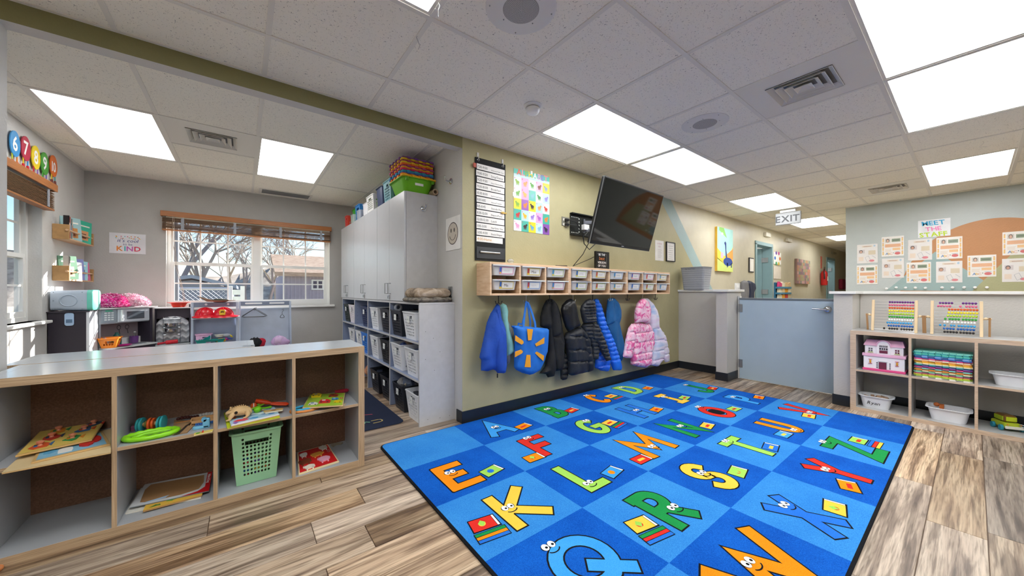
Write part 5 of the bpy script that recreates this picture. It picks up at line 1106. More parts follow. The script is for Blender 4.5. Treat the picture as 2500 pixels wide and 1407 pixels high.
    # contents showing above trays
def lump(name,label,cat,c,rx,ry,rz,cols,seed=0,n=4,loc=None,parent=None):
    r=random.Random(seed); t=thing(name,label,cat,c) if parent is None else parent
    for k in range(n):
        m=MB(); cc=(c[0]+r.uniform(-.45,.45)*rx,c[1]+r.uniform(-.3,.3)*ry,c[2]+r.uniform(.2,.5)*rz); m.ball(cc,1,14,9,(rx*r.uniform(.45,.7),ry*r.uniform(.5,.8),rz*r.uniform(.4,.6)))
        for i,v in enumerate(m.v): 
            d=Vector(v)-Vector(cc); a=math.atan2(d.y,d.x); m.v[i]=tuple(Vector(cc)+d*(1+.13*math.sin(5*a+k)+.1*math.sin(9*d.z/rz+a*3)))
        m.build('fold',cols[k%len(cols)],t,smooth=True)
    return t
cc=lambda i:cu0+uw/3*(i+.5)
for i,row,cols,lb in ((0,0,['#c04a7a','#2f6f70','#c9c9cc'],'pink and teal clothes heaped in the first top tray'),(1,0,['#1f2a44','#b9cf3a','#15181c'],'dark blue and lime clothing in the second top tray'),(2,0,['#1d2440','#2a2f50'],'navy clothing in the third top tray'),(4,0,['#3a5a3a','#23282a','#8a9a4a'],'green camouflage clothes in the fifth top tray'),(7,0,['#2d5a50','#1f2f2c','#dfe6e2'],'dark green patterned clothes in the eighth top tray'),
    (0,1,['#c02a58','#e08aa0','#d8c8d0'],'magenta clothes in the first bottom tray'),(1,1,['#d8402e','#f0d0c8','#3a2038'],'red and white clothes in the second bottom tray'),(7,1,['#9aa0a8','#d0d4d8'],'grey clothes in the eighth bottom tray')):
    zt=(CZ0+.255 if row==0 else CZ0+.132); lump('folded_clothes',lb,'clothes',(cc(i)-.01,2.5,zt-.035),.10,.06,.05,[mat(c_,.85,bump=.4,bscale=80) for c_ in cols],i+row*7,4)
m=MB(); m.M=Matrix.Rotation(0,4,'Z'); q0=cc(3); m.add([(q0-.12,CUY-.01,CZ0+.142),(q0+.14,CUY-.03,CZ0+.138),(q0+.17,CUY+.12,CZ0+.147),(q0-.1,CUY+.13,CZ0+.145)],[(0,1,2,3)]); m.build('paper_sheet',mat('#eef0f4',.5),loc=(q0,CUY+.05,CZ0+.14),solid=.0008,label='loose white papers lying on the fourth bottom tray',cat='paper')
# small things on top of the cubbies
c=PY(1375,643,2.46); m=MB(); m.tube([(c.x-.12,2.44,CZ1+.006),(c.x-.03,2.47,CZ1+.008),(c.x+.08,2.49,CZ1+.01)],[.004,.006,.009],8); m.build('dark_stick',mat('#3a2b22',.5),loc=(c.x,2.46,CZ1),smooth=True,label='thin dark brown stick lying on top of the wall cubbies',cat='stick')
t=thing('clear_packet','small crumpled clear plastic packet on top of the first cubby','packet',(PY(1247,635,2.45).x,2.45,CZ1)); c=PY(1247,635,2.45)
m=MB(); m.ball((c.x,2.45,CZ1+.022),.022,9,6,(1.6,.7,.9)); m.build('film',mat('#eef2ee',.1,trans=.7,var=0),t)
# framed quote
fx0,fx1=PY(1453,650,2.50).x,PY(1486,650,2.50).x
p0=PY(1453,613,2.50); t=thing('framed_quote','black framed sign reading be the best version of you, standing on the cubbies','framed sign',((fx0+fx1)/2,2.50,CZ1))
zt_=p0.z
MB().box(fx0,fx1,2.49,2.515,CZ1+.0005,zt_).build('frame',mat('#121314',.3),t,bev=.003)
m=MB(); m.use(mat('#1b1c1e',.25)); m.quad((fx0+.015,2.4895,CZ1+.02),(fx1-.045,2.4895,CZ1+.02),(fx1-.045,2.4895,zt_-.02),(fx0+.015,2.4895,zt_-.02))
cxq=(fx0+fx1)/2-.015; hq=zt_-CZ1; m.use(mat('#f2f2f2',.4,var=0)); m.text('BE THE',(cxq,2.489,CZ1+hq*.76),UX,UZ,.034,True,'c'); m.text('VERSION',(cxq,2.489,CZ1+hq*.32),UX,UZ,.034,True,'c'); m.text('OF YOU',(cxq,2.489,CZ1+hq*.14),UX,UZ,.034,True,'c')
m.use(mat('#e8853a',.4,var=0)); m.text('best',(cxq,2.4885,CZ1+hq*.52),UX,(.12,0,1),.056,False,'c')
m.use(mat('#c9c9c9')); 
for (a,b,c_,d) in ((fx0+.02,fx1-.05,zt_-.03,zt_-.0285),(fx1-.052,fx1-.0505,CZ1+.03,zt_-.0285)): m.quad((a,2.489,c_),(b,2.489,c_),(b,2.489,d),(a,2.489,d))
m.build('lettering',None,t)
# ---- schedule chart
xl,xr=WY(112,60)[0],WY(400,140)[0]; zt_,zb_=2.27,1.38
t=thing('schedule_chart','tall black pocket chart with the handwritten daily schedule, hanging on the olive wall','wall chart',((xl+xr)/2,YN-.01,zb_))
MB().box(xl,xr,YN-.01,YN-.004,zb_,zt_).build('fabric_back',mat('#1e2022',.8,bump=.3,bscale=200),t)
rows=[('7:30-9:00','Welcome/Table Toys'),('9:00-9:20','Song/Dance'),('9:20-9:30','Diaper/Handwashing'),('9:30-10:00','Breakfast'),('10:30-11:00','Small Group/Centers'),('11:00-11:15','Clean-up/Transition'),('11:15-11:45','Outside Play'),('11:30-12:00','Diapers/Potty'),('12:00-12:30','Lunch'),('1:00-3:00','Nap/Quiet Time'),('3:00-4:00','Snack/Diaper'),('4:00-Home','')]
z=zt_-.052; rh=(z-1.535)/12
INK=mat('#2b2c30',.6,var=0); INKO=mat('#dba23a',.6,var=0)
for k,(a,b) in enumerate(rows):
    z1=z-k*rh; rr2=random.Random(k); m=MB(); m.use(mat('#f3f1ee',.5,var=.01)); dx=rr2.uniform(-.004,.004); m.quad((xl+.012+dx,YN-.0125,z1-rh+.009),(xr-.012+dx-(.02 if k==11 else 0),YN-.0125,z1-rh+.007),(xr-.012+dx-(.02 if k==11 else 0),YN-.0125,z1),(xl+.012+dx,YN-.0125,z1)); m.use(INKO if k==11 else INK)
    s_=.034 if k==11 else .029; m.text(a,(xl+.02,YN-.0132,z1-rh+.022),UX,(-.04,0,1),s_)
    if b:
        L=len(b); s2=min(.026,.15/(L*.56)); m.text(b,(xl+.162,YN-.0132,z1-rh+.02),UX,(.06,0,1),s2*1.05)
    m.build('schedule_card',None,t)
m=MB(); m.box(xl+.012,xr-.012,YN-.015,YN-.0105,1.40,1.50); m.build('lower_pocket',mat('#3a3d42',.25,spec=.6),t)
m=MB(); m.cyl((xl+.045,YN-.02,1.455),(xr-.07,YN-.02,1.455),.008,n=10); m.build('metal_pointer',M_STEEL,t,smooth=True)
m=MB(); m.ball((xl+.05,YN-.02,1.455),.014,10,6,(1,.4,1)); m.build('pointer_end',mat('#24262a'),t)
for xx in (xl+.03,xr-.03):
    m=MB(); m.lathe([(.008,0),(.012,-.002),(.012,.002),(.008,0)],(xx,YN-.012,zt_-.02),16,'y'); m.build('grommet',M_CHROME,t)
    m=MB(); m.box(xx-.01,xx+.01,YN-.008,YN-.0015,zt_+.004,zt_+.045); m.tube([(xx,YN-.008,zt_+.012),(xx,YN-.018,zt_-.002),(xx,YN-.022,zt_-.014),(xx,YN-.02,zt_-.022)],.003,6); m.build('adhesive_hook',mat('#f2f2f0',.2,trans=.2),t,bev=.002)
m=MB(); c=PY(1160,403,YN-.02); m.box(c.x-.018,c.x+.012,YN-.022,YN-.013,c.z-.02,c.z+.018); m.build('clothes_pin',mat('#c25a4a'),t,bev=.003)
c=PY(1228,520,YN-.02); m=MB(); m.box(c.x-.02,c.x+.04,YN-.024,YN-.0135,c.z-.006,c.z+.006); m.box(c.x-.01,c.x+.008,YN-.028,YN-.024,c.z-.01,c.z+.01); m.build('clothes_pin',mat('#d9b45a'),t,bev=.002)
# ---- alphabet poster
ax0,az1=2.013,2.265; ax1,az0=2.468,1.683; 
t=thing('alphabet_poster','colourful alphabet poster of animals in squares taped on the olive wall','poster',((ax0+ax1)/2,YN-.003,az0))
MB().box(ax0,ax1,YN-.0035,YN-.002,az0,az1).build('poster_sheet',mat('#e9eef0',.35,var=.01),t)
yy=YN-.0042; ph_=az1-az0; hd=.105*ph_*1.15; gw=(ax1-ax0)/5; gh=(ph_-hd)/5
m=MB(); m.use(mat('#4fbfae',.35,var=.02)); m.quad((ax0,yy,az1-hd*.65),(ax1,yy,az1-hd*.65),(ax1,yy,az1),(ax0,yy,az1)); m.use(mat('#bfe0e6',.35)); m.quad((ax0,yy,az1-hd*1.0),(ax1,yy,az1-hd*1.0),(ax1,yy,az1-hd*.62),(ax0,yy,az1-hd*.62)); m.build('poster_header',None,t)
m=MB(); xw=ax0+.035
for k,ch_ in enumerate('ALPHABET'):
    m.use(mat(['#e8604a','#f0a0b8','#8fc05a','#f0d84a','#f4f4f4','#d9a0d0','#8a7fd0','#f08a9a'][k],.4,var=0)); w_=m.text(ch_,(xw,yy-.0008,az1-hd*.72+.002*(k%2)),UX,UZ,.078,True); xw+=w_
m.build('poster_title',None,t)
cellc=['#d6e8ee','#d7a6cf','#eef4f2','#e6b3d4','#f2d838','#f4f4ee','#e9a3c6','#66bcae','#f2f4ee','#b9d8ea','#f2dc3c','#9a66b4','#f5dc34','#b4d8e8','#f4f0ee','#4fb5a4','#b9dcea','#f0f0f4','#e4aed0','#48b09c','#f4f2f4','#58b8a6','#f4d83c','#c4def0','#8c5aae']
anc=['#8fb83a','#e0a05a','#5fa84a','#8a4a3a','#8fa0b8','#6fae4a','#f0b05a','#7fb8c0','#3f8a4a','#8a7fd0','#8ab84a','#e8883a','#3a2f2c','#d9a05a','#c84a3a','#c83a3a','#e8b83a','#9a7fd0','#b06ac0','#e8823a','#f0a0c8','#4a3f3c','#6fa8c8','#8ac0d8','#3f3a4a']
for k in range(25):
    i,j=k%5,k//5; x0=ax0+i*gw; z1=az1-hd-j*gh; m=MB(); m.use(mat(cellc[k],.35,var=.01)); m.quad((x0,yy,z1-gh),(x0+gw,yy,z1-gh),(x0+gw,yy,z1),(x0,yy,z1))
    r=random.Random(k*3+1); m.use(mat(anc[k],.4)); cx,cz=x0+gw*.5,z1-gh*.52
    def el(cx_,cz_,a,b,n=12): m.add([(cx_+a*math.cos(2*PI*q/n),yy-.0007,cz_+b*math.sin(2*PI*q/n)) for q in range(n)],[tuple(range(n))])
    el(cx,cz,gw*.24,gh*.15); el(cx+gw*.2*(1 if k%2 else -1),cz+gh*.16,gw*.12,gh*.1)
    for q in (-.6,-.2,.25,.6): m.quad((cx+gw*.24*q-.003,yy-.0006,cz-gh*.27),(cx+gw*.24*q+.003,yy-.0006,cz-gh*.27),(cx+gw*.24*q+.003,yy-.0006,cz),(cx+gw*.24*q-.003,yy-.0006,cz))
    m.use(mat('#22252a')); el(cx+gw*.21*(1 if k%2 else -1),cz+gh*.18,.0016,.0016,6); m.use(mat('#c8506a')); m.text('ABCDEFGHIJKLMNOPQRSTUVWXYZ'[k],(x0+.006,yy-.0007,z1-.022),UX,UZ,.018,True)
    m.build('poster_square',None,t)
m=MB(); c=PY(1297,421,YN); m.box(c.x-.012,c.x+.012,YN-.006,YN-.0043,c.z-.02,c.z+.012); m.box(ax0-.012,ax0+.01,YN-.005,YN-.0045,2.0,2.04); m.build('tape',mat('#f2f2ee',.3),t)
# ---- outlet, TV bracket, TV
def plate(name,label,cat,x0,x1,z0,z1,col,y=YN):
    t=thing(name,label,cat,((x0+x1)/2,y-.004,(z0+z1)/2)); MB().box(x0,x1,y-.007,y-.0015,z0,z1).build('cover_plate',mat(col,.35,metal=.3),t,bev=.002); return t
o0=PY(*cb(940,620),YN); o1=PY(*cb(1005,715),YN)
t=plate('wall_outlet','grey wall outlet with two black plugs beside the television bracket','outlet',o0.x,o0.x+.115,o1.z,o0.z,'#8e8c80')
for k,(dx,dz) in enumerate(((.03,-.03),(.07,-.035),(.03,-.08),(.07,-.085))):
    m=MB(); m.cyl((o0.x+dx,YN-.007,o0.z+dz),(o0.x+dx,YN-.009,o0.z+dz),.014,n=14); m.build('socket',mat('#d8d6cc',.4),t)
for k,dz in enumerate((-.03,-.08)):
    m=MB(); m.box(o0.x+.035,o0.x+.085,YN-.035,YN-.0095,o0.z+dz-.013,o0.z+dz+.01); m.build('plug',M_BLACK,t,bev=.004)
tvw=1.02; k_=tvw/.95; TC=Vector((2.785*k_,1.889*k_,CH+(1.778-CH)*k_)); TY,TP=math.radians(2.3),math.radians(16.1)
TM=Matrix.Translation(TC)@Matrix.Rotation(TY,4,'Z')@Matrix.Rotation(TP,4,'X'); th=tvw/1.74
t=thing('television','large black flat television tilted down on a wall bracket above the cubbies','television',TC)
m=MB(); m.M=TM; m.box(-tvw/2,tvw/2,.0,.035,-th/2,th/2); m.build('shell',mat('#141517',.35),t,bev=.004)
m=MB(); m.M=TM; m.box(-tvw*.36,tvw*.36,.035,.06,-th*.38,th*.25); m.build('rear_housing',mat('#1a1b1d',.5),t,bev=.006)
m=MB(); m.M=TM; m.quad((-tvw/2+.012,-.0012,-th/2+.028),(tvw/2-.012,-.0012,-th/2+.028),(tvw/2-.012,-.0012,th/2-.012),(-tvw/2+.012,-.0012,th/2-.012)); m.build('screen',mat('#0b0c0b',.05,var=0,spec=.6,ior=1.5),t)
m=MB(); m.M=TM; m.use(mat('#c9cbce',.3)); m.box(-.02,.02,-.0015,0,-th/2+.01,-th/2+.016); m.build('maker_mark',None,t)
m=MB(); m.M=TM; 
for x0,x1,z0,z1 in ((-tvw/2-.003,-tvw/2,-th/2-.003,th/2+.003),(tvw/2,tvw/2+.003,-th/2-.003,th/2+.003),(-tvw/2,tvw/2,th/2,th/2+.003),(-tvw/2,tvw/2,-th/2-.003,-th/2)): m.box(x0,x1,.002,.012,z0,z1)
m.build('silver_trim',mat('#8a8d90',.3,metal=.8),t)
b0=PY(*cb(1018,585),YN); b1=PY(*cb(1018,800),YN)
t=thing('tv_bracket','black steel wall plate with folding arms holding the television','bracket',(b0.x+.2,YN-.02,(b0.z+b1.z)/2))
bx0,bx1=b0.x,b0.x+.48
m=MB(); m.box(bx0,bx1,YN-.012,YN-.0015,b1.z,b0.z); m.box(bx0,bx1,YN-.045,YN-.012,b0.z-.012,b0.z); m.box(bx0,bx1,YN-.045,YN-.012,b1.z,b1.z+.012); m.build('wall_plate',mat('#2b2d2a',.45,metal=.4),t,bev=.002)
m=MB(); m.use(mat('#d9ddd2',.5))
for k in range(5):
    for z in (b0.z-.045,b1.z+.03): m.box(bx0+.015+k*.024,bx0+.027+k*.024,YN-.0135,YN-.0118,z,z+.007)
for k in range(5): m.box(bx0+.13,bx0+.142,YN-.0135,YN-.0118,b1.z+.04+k*.035,b1.z+.055+k*.035)
m.build('slots',None,t)
AM=mat('#6d7078',.4,metal=.6)
tb=TM@Vector((-.02,.062,-.02))
for z in (b0.z-.085,b1.z+.07):
    m=MB(); m.M=None; p=Vector((bx0+.2,YN-.03,z)); q=Vector((bx0+.42,YN-.2,z)); r_=Vector((tb.x,tb.y,z))
    for a_,b_ in ((p,q),(q,r_)):
        d=(b_-a_).normalized(); n_=Vector((-d.y,d.x,0))*.006; zz=Vector((0,0,.017)); vs=[a_+n_-zz,a_-n_-zz,b_-n_-zz,b_+n_-zz,a_+n_+zz,a_-n_+zz,b_-n_+zz,b_+n_+zz]; m.add(vs,[(0,3,2,1),(4,5,6,7),(0,1,5,4),(1,2,6,5),(2,3,7,6),(3,0,4,7)])
    m.build('arm',AM,t,bev=.002)
for x,y in ((bx0+.2,YN-.03),(bx0+.42,YN-.2),(tb.x,tb.y)): m=MB(); m.cyl((x,y,b1.z+.04),(x,y,b0.z-.05),.011,n=12); m.build('pivot',AM,t)
m=MB(); m.M=TM; 
for x in (-.14,.1): m.box(x,x+.03,.06,.075,-.2,.2)
m.build('tv_rails',AM,t)
m=MB(); m.box(bx0+.17,bx0+.25,YN-.06,YN-.015,b1.z+.07,b1.z+.13); m.build('white_connector',mat('#e6e6e2'),t,bev=.004)
P0=Vector((o0.x+.085,YN-.03,o0.z-.03)); tl=TM@Vector((-tvw/2+.05,.05,-.1)); bl=TM@Vector((-tvw/2+.02,.03,-th/2))
m=MB(); m.tube([P0,P0+Vector((.08,-.03,-.02)),P0+Vector((.16,-.04,-.12)),P0+Vector((.19,-.04,-.24)),P0+Vector((.25,-.06,-.3)),P0+Vector((.33,-.1,-.22)),tl],.005,8); m.build('power_cable',M_BLACK,loc=P0,smooth=True,label='black power cable looping from the outlet behind the television',cat='cable')
m=MB(); P1=P0+Vector((0,0,-.05)); m.tube([P1,P1+Vector((.1,-.02,.0)),P1+Vector((.17,-.03,-.06)),P1+Vector((.2,-.04,-.1)),P1+Vector((.3,-.08,.02)),tl+Vector((.02,0,.05))],.0045,8); m.build('power_cable',mat('#3a3c3a',.4),loc=P1,smooth=True,label='second, lower grey black cable running from the outlet across the bracket',cat='cable')
m=MB(); q=Vector((fx0+.02,2.52,CZ1+.14)); m.tube([bl,bl+Vector((-.01,.06,-.1)),bl+Vector((.01,.2,-.2)),q+Vector((-.05,.03,-.03)),q],.0035,6); m.build('thin_cable',M_BLACK,loc=bl,smooth=True,label='thin black cable hanging from the television corner behind the quote sign',cat='cable')
# papers right of the TV
x0,z1=PY(1599,586,YN).x,PY(1599,586,YN).z; 
t=thing('wall_notice','white printed notice in a clear sleeve taped right of the television','paper',(x0+.1,YN-.002,z1-.28)); MB().box(x0,x0+.215,YN-.004,YN-.002,z1-.275,z1).build('sheet',mat('#efece8',.3),t)
m=MB(); m.use(mat('#c98a9a',var=0)); m.text('CLASSROOM',(x0+.107,YN-.0048,z1-.05),UX,UZ,.022,False,'c'); m.text('RULES',(x0+.107,YN-.0048,z1-.09),UX,UZ,.022,False,'c'); m.use(mat('#b6b2b0',var=0))
for k in range(6): m.quad((x0+.06,YN-.0046,z1-.13-k*.02),(x0+.16-.02*(k%2),YN-.0046,z1-.13-k*.02),(x0+.16-.02*(k%2),YN-.0046,z1-.126-k*.02),(x0+.06,YN-.0046,z1-.126-k*.02))
m.build('print',None,t)
def frame(name,label,cat,x0,x1,z0,z1,fc,ic,fw=.012,d=.018,y=YN):
    t=thing(name,label,cat,((x0+x1)/2,y-.01,z0)); m=MB()
    for a,b,c_,e in ((x0,x1,z1-fw,z1),(x0,x1,z0,z0+fw),(x0,x0+fw,z0+fw,z1-fw),(x1-fw,x1,z0+fw,z1-fw)): m.box(a,b,y-d,y-.0015,c_,e)
    m.build('frame',mat(fc,.35),t); MB().box(x0+fw,x1-fw,y-d*.6,y-.002,z0+fw,z1-fw).build('sheet',mat(ic,.3,var=.02),t); return t
p=PY(1625,590,YN); q=PY(1646,640,YN); t=frame('framed_certificate','black framed white certificate beside the teal wall stripe','frame',p.x,q.x,q.z,p.z,'#1c1d1f','#eeebe6')
m=MB(); m.use(mat('#a8a39c',var=0))
for k in range(7): m.quad((p.x+.05+.01*(k%3),YN-.0112,p.z-.06-k*.03),(q.x-.05-.01*(k%2),YN-.0112,p.z-.06-k*.03),(q.x-.05-.01*(k%2),YN-.0112,p.z-.056-k*.03),(p.x+.05+.01*(k%3),YN-.0112,p.z-.056-k*.03))
m.build('print',None,t)
# ---- hooks under the cubbies and hanging clothes
hk=[1217,1284.5,1342,1399,1447,1490,1532,1569,1600]; HY=2.47
hx=[PY(u,735,HY).x for u in hk]
hn=['above the royal blue jacket','above the blue tote bag','above the black sweatshirt','above the black hooded puffer','above the charcoal quilted jacket','above the teal blue jacket','empty, left of the pink coat','above the pink tie dye coat','empty, last one near the half wall']
for k,x in enumerate(hx):
    HM=M_BLACK if k%2==0 else mat('#c9ccc8',.3,metal=.8); zb=CZ0-.001
    t=thing('coat_hook','%s double coat hook under the cubbies, %s'%('black' if k%2==0 else 'silver',hn[k]),'coat hook',(x,HY,zb),'coat hooks under the wall cubbies')
    m=MB(); m.cyl((x,HY,zb),(x,HY,zb-.004),.013,n=14); m.build('base',HM,t); m=MB(); m.cyl((x,HY,zb-.003),(x,HY,zb-.062),.0035,n=8); m.build('stem',HM,t)
    for sg in (-1,1): m=MB(); m.tube([(x,HY,zb-.06),(x+sg*.012,HY,zb-.072),(x+sg*.026,HY-.002,zb-.07),(x+sg*.034,HY-.004,zb-.052)],[.0035,.0035,.003,.0035],8); m.ball((x+sg*.034,HY-.004,zb-.05),.005,8,6); m.build('prong',HM,t,smooth=True)
def cloth(root,name,pts,y,col,tf=.05,tb=.03,R=.06,seams=None,folds=.004,seed=0,res=.0115,cv=c1,diag=0,m_=None,bump=.1,rough=.7):
    P=[WY(a,b,y,cv) for a,b in pts]; mb=MB(); r=random.Random(seed); ph=r.uniform(0,6); w1=r.uniform(38,60)
    sm=sorted(WY(0,s_,y,cv)[1] if False else PY(*cv(pts[0][0],s_),y).z for s_ in (seams or []))
    def fn(u,v,q):
        h=folds*math.sin(w1*u+8*v+ph)+folds*.6*math.sin(21*u-17*v+ph*2)
        if sm:
            vv=v+diag*u*.25
            d=min(abs(vv-s_-diag*P[0][0]*.25) for s_ in sm); h-=.018*math.exp(-(d/.008)**2)
            h+=.004*math.sin(120*u+ph+v*40)*math.exp(-(d/.02)**2)
        return h
    inflate(mb,P,(0,y,0),UX,UZ,NY,tf,tb,R,res,fn)
    return mb.build(name,m_ or mat(col,rough,bump=.45,bscale=24,var=.08,vscale=14,sheen=.0),root,smooth=True)
def root(name,label,cat,px,y=2.5): c=PY(*c1(*px),y); return thing(name,label,cat,c)
rg=lambda a,b,n:[a+(b-a)*i/n for i in range(1,n)]
# royal blue jacket + mint one behind it
t=root('jacket','mint green fleece jacket with grey lining, behind the royal blue jacket','jacket',(380,500))
cloth(t,'grey_lining',[(380,640),(430,700),(462,790),(450,930),(440,1080),(415,1118),(395,1080),(380,900)],2.545,'#8c8e90',.02,.01,.03,seed=2)
cloth(t,'body',[(335,520),(360,498),(395,515),(412,580),(405,650),(425,760),(460,880),(486,985),(455,1005),(405,1035),(385,900),(372,780),(350,620)],2.535,'#9adbd3',.03,.015,.04,seed=3)
t=root('jacket','royal blue padded jacket hanging on the first coat hook from the left','jacket',(300,505))
cloth(t,'body',[(305,498),(328,520),(345,650),(385,760),(396,900),(395,1130),(375,1208),(305,1205),(290,1180),(265,1170),(200,1186),(142,1180),(146,1075),(125,1050),(150,940),(172,840),(200,700),(240,600),(280,540)],2.50,'#1f50b4',.055,.03,.07,seed=4,folds=.007)
cloth(t,'sleeve',[(290,540),(322,600),(350,720),(388,800),(396,950),(392,1130),(380,1205),(308,1205),(275,1100),(280,900),(285,700)],2.47,'#1c4cb0',.04,.02,.05,seed=5,folds=.005)
m=MB(); c=PY(*c1(308,1210),2.46); m.tube([c,c+Vector((0,0,-.035))],.006,6); m.build('zip_tag',M_BLACK,t)
# tote bag
t=root('tote_bag','bright blue tote bag with a yellow six ray burst printed on it','bag',(630,720))
cloth(t,'body',[(445,728),(470,724),(560,730),(700,742),(812,755),(808,900),(803,990),(770,1080),(725,1180),(640,1224),(560,1205),(495,1172),(478,1150),(482,1000),(486,850),(470,760)],2.475,'#1c6fcc',.05,.03,.05,seed=6,folds=.004)
BL=mat('#2a7cdc',.55)
def strap(pts,w,y,nm='handle'):
    m=MB(); L=[]
    for i,(a,b) in enumerate(pts):
        x,z=WY(a,b,y,c1); L.append(Vector((x,y,z)))
    vs=[];fs=[]
    for i,p in enumerate(L):
        d=((L[min(i+1,len(L)-1)]-L[max(i-1,0)])).normalized(); n_=Vector((-d.z,0,d.x))*w/2; vs+=[p+n_,p-n_]
    for i in range(len(L)-1): fs.append((2*i,2*i+1,2*i+3,2*i+2))
    m.add(vs,fs); return m.build(nm,BL,t,solid=.003)
strap([(570,745),(578,650),(592,540),(600,482),(620,500),(655,590),(688,700),(692,750)],.022,2.455)
strap([(515,740),(520,705),(560,712),(580,620),(596,520),(604,490),(622,560),(640,690),(640,735)],.02,2.50)
YL=mat('#eda428',.6); 
for q in ([(607,758),(667,762),(650,872),(618,876)],[(488,822),(568,880),(572,902),(552,918),(486,878)],[(782,845),(780,905),(700,936),(688,912)],[(484,1045),(486,990),(545,968),(565,985),(558,1004)],[(688,1005),(705,988),(778,1030),(772,1086)],[(602,1022),(640,1022),(644,1147),(583,1144)]):
    # ray patches follow the bag front
    P_=[WY(a,b,2.418,c1) for a,b in q]; m=MB(); m.prism(P_,(0,2.4195,0),UX,UZ,NY,.0035); m.build('yellow_ray',YL,t)
# black sweatshirt
t=root('sweatshirt','black hooded sweatshirt between the blue tote bag and the black puffer','sweatshirt',(838,460))
cloth(t,'body',[(800,470),(830,452),(858,455),(905,510),(940,620),(955,760),(975,900),(968,1110),(955,1175),(880,1190),(868,1240),(815,1250),(800,1215),(730,1208),(790,1140),(815,980),(800,760),(742,735),(742,640),(765,540)],2.515,'#17181a',.05,.03,.06,seed=8,folds=.006,bump=.15)
cloth(t,'sleeve',[(858,462),(900,510),(935,620),(950,740),(940,820),(865,840),(850,700),(850,560)],2.475,'#1a1b1d',.035,.02,.04,seed=9,folds=.004,bump=.15)
cloth(t,'cuff',[(868,840),(935,825),(975,900),(972,1090),(955,1165),(905,1175),(880,1050)],2.48,'#151618',.03,.02,.04,seed=10,folds=.005,bump=.15)
# black puffer with shiny hood
t=root('puffer_jacket','black puffer jacket with shiny hood lining, fourth hook from the left','jacket',(1060,455))
cloth(t,'hanging_sleeve',[(985,1000),(1020,1030),(1025,1200),(1005,1270),(965,1278),(945,1262),(945,1180),(965,1080)],2.52,'#1c1d20',.03,.02,.04,rg(1000,1270,5),seed=11)
cloth(t,'body',[(1130,725),(1060,755),(1000,795),(985,850),(1000,950),(1018,1080),(1022,1215),(1055,1232),(1120,1215),(1212,1195),(1225,1050),(1228,900),(1200,790)],2.49,'#25282e',.065,.03,.07,[830,965,1080],seed=12,rough=.45,diag=.3)
cloth(t,'sleeve',[(1120,735),(1180,770),(1235,860),(1258,960),(1272,1100),(1265,1185),(1225,1195),(1200,1080),(1180,950),(1165,840)],2.455,'#202329',.04,.02,.05,rg(780,1190,5),seed=13,rough=.45)
cloth(t,'hood',[(1045,450),(1075,470),(1095,540),(1108,640),(1135,725),(1080,755),(1020,785),(995,740),(965,640),(952,565),(965,515),(1005,470)],2.46,'#1a1b1e',.05,.03,.05,seed=14,rough=.35,folds=.006)
# bright blue quilted jacket (behind charcoal)
t=root('puffer_jacket','bright blue quilted jacket behind the charcoal quilted one','jacket',(1300,465))
cloth(t,'body',[(1330,900),(1400,960),(1440,1080),(1432,1150),(1418,1190),(1350,1180),(1292,1150),(1298,1080),(1318,960)],2.51,'#1a5fd8',.04,.02,.05,rg(900,1190,5),seed=15,rough=.4)
cloth(t,'sleeve',[(1275,462),(1310,452),(1352,520),(1375,610),(1395,700),(1440,790),(1480,880),(1515,1000),(1558,1130),(1548,1178),(1478,1178),(1450,1100),(1420,980),(1370,850),(1320,720),(1290,600)],2.50,'#1f6fe6',.045,.025,.05,rg(450,1180,15),seed=16,rough=.4,diag=-.3)
t=root('puffer_jacket','charcoal thin quilted hooded jacket on the fifth hook','jacket',(1240,455))
cloth(t,'body',[(1180,695),(1155,730),(1180,800),(1225,870),(1258,950),(1262,1062),(1312,1070),(1330,960),(1335,820),(1318,710),(1250,690)],2.47,'#2e3136',.05,.03,.06,rg(700,1070,9),seed=17,rough=.5)
cloth(t,'sleeve',[(1270,700),(1320,720),(1362,800),(1395,890),(1425,980),(1450,1075),(1408,1086),(1360,1000),(1310,900),(1270,860),(1262,780)],2.435,'#2a2d32',.04,.02,.045,rg(700,1085,9),seed=18,rough=.5,diag=.3)
cloth(t,'hood',[(1240,452),(1280,470),(1295,560),(1300,690),(1235,700),(1178,700),(1160,640),(1148,570),(1160,520),(1200,470)],2.44,'#2b2e33',.05,.03,.05,rg(450,700,8),seed=19,rough=.5)
t=root('jacket','deep teal blue smooth jacket on the sixth hook','jacket',(1450,450))
cloth(t,'body',[(1422,465),(1440,447),(1480,446),(1520,490),(1545,560),(1540,640),(1525,700),(1545,780),(1565,870),(1576,960),(1562,1040),(1548,1092),(1500,1000),(1460,900),(1405,745),(1402,660),(1415,560)],2.52,'#15598f',.05,.03,.06,seed=20,folds=.006)
cloth(t,'hood',[(1422,465),(1440,447),(1480,446),(1520,490),(1545,560),(1538,640),(1500,700),(1410,720),(1408,600)],2.50,'#17609a',.04,.02,.05,seed=21,folds=.004)
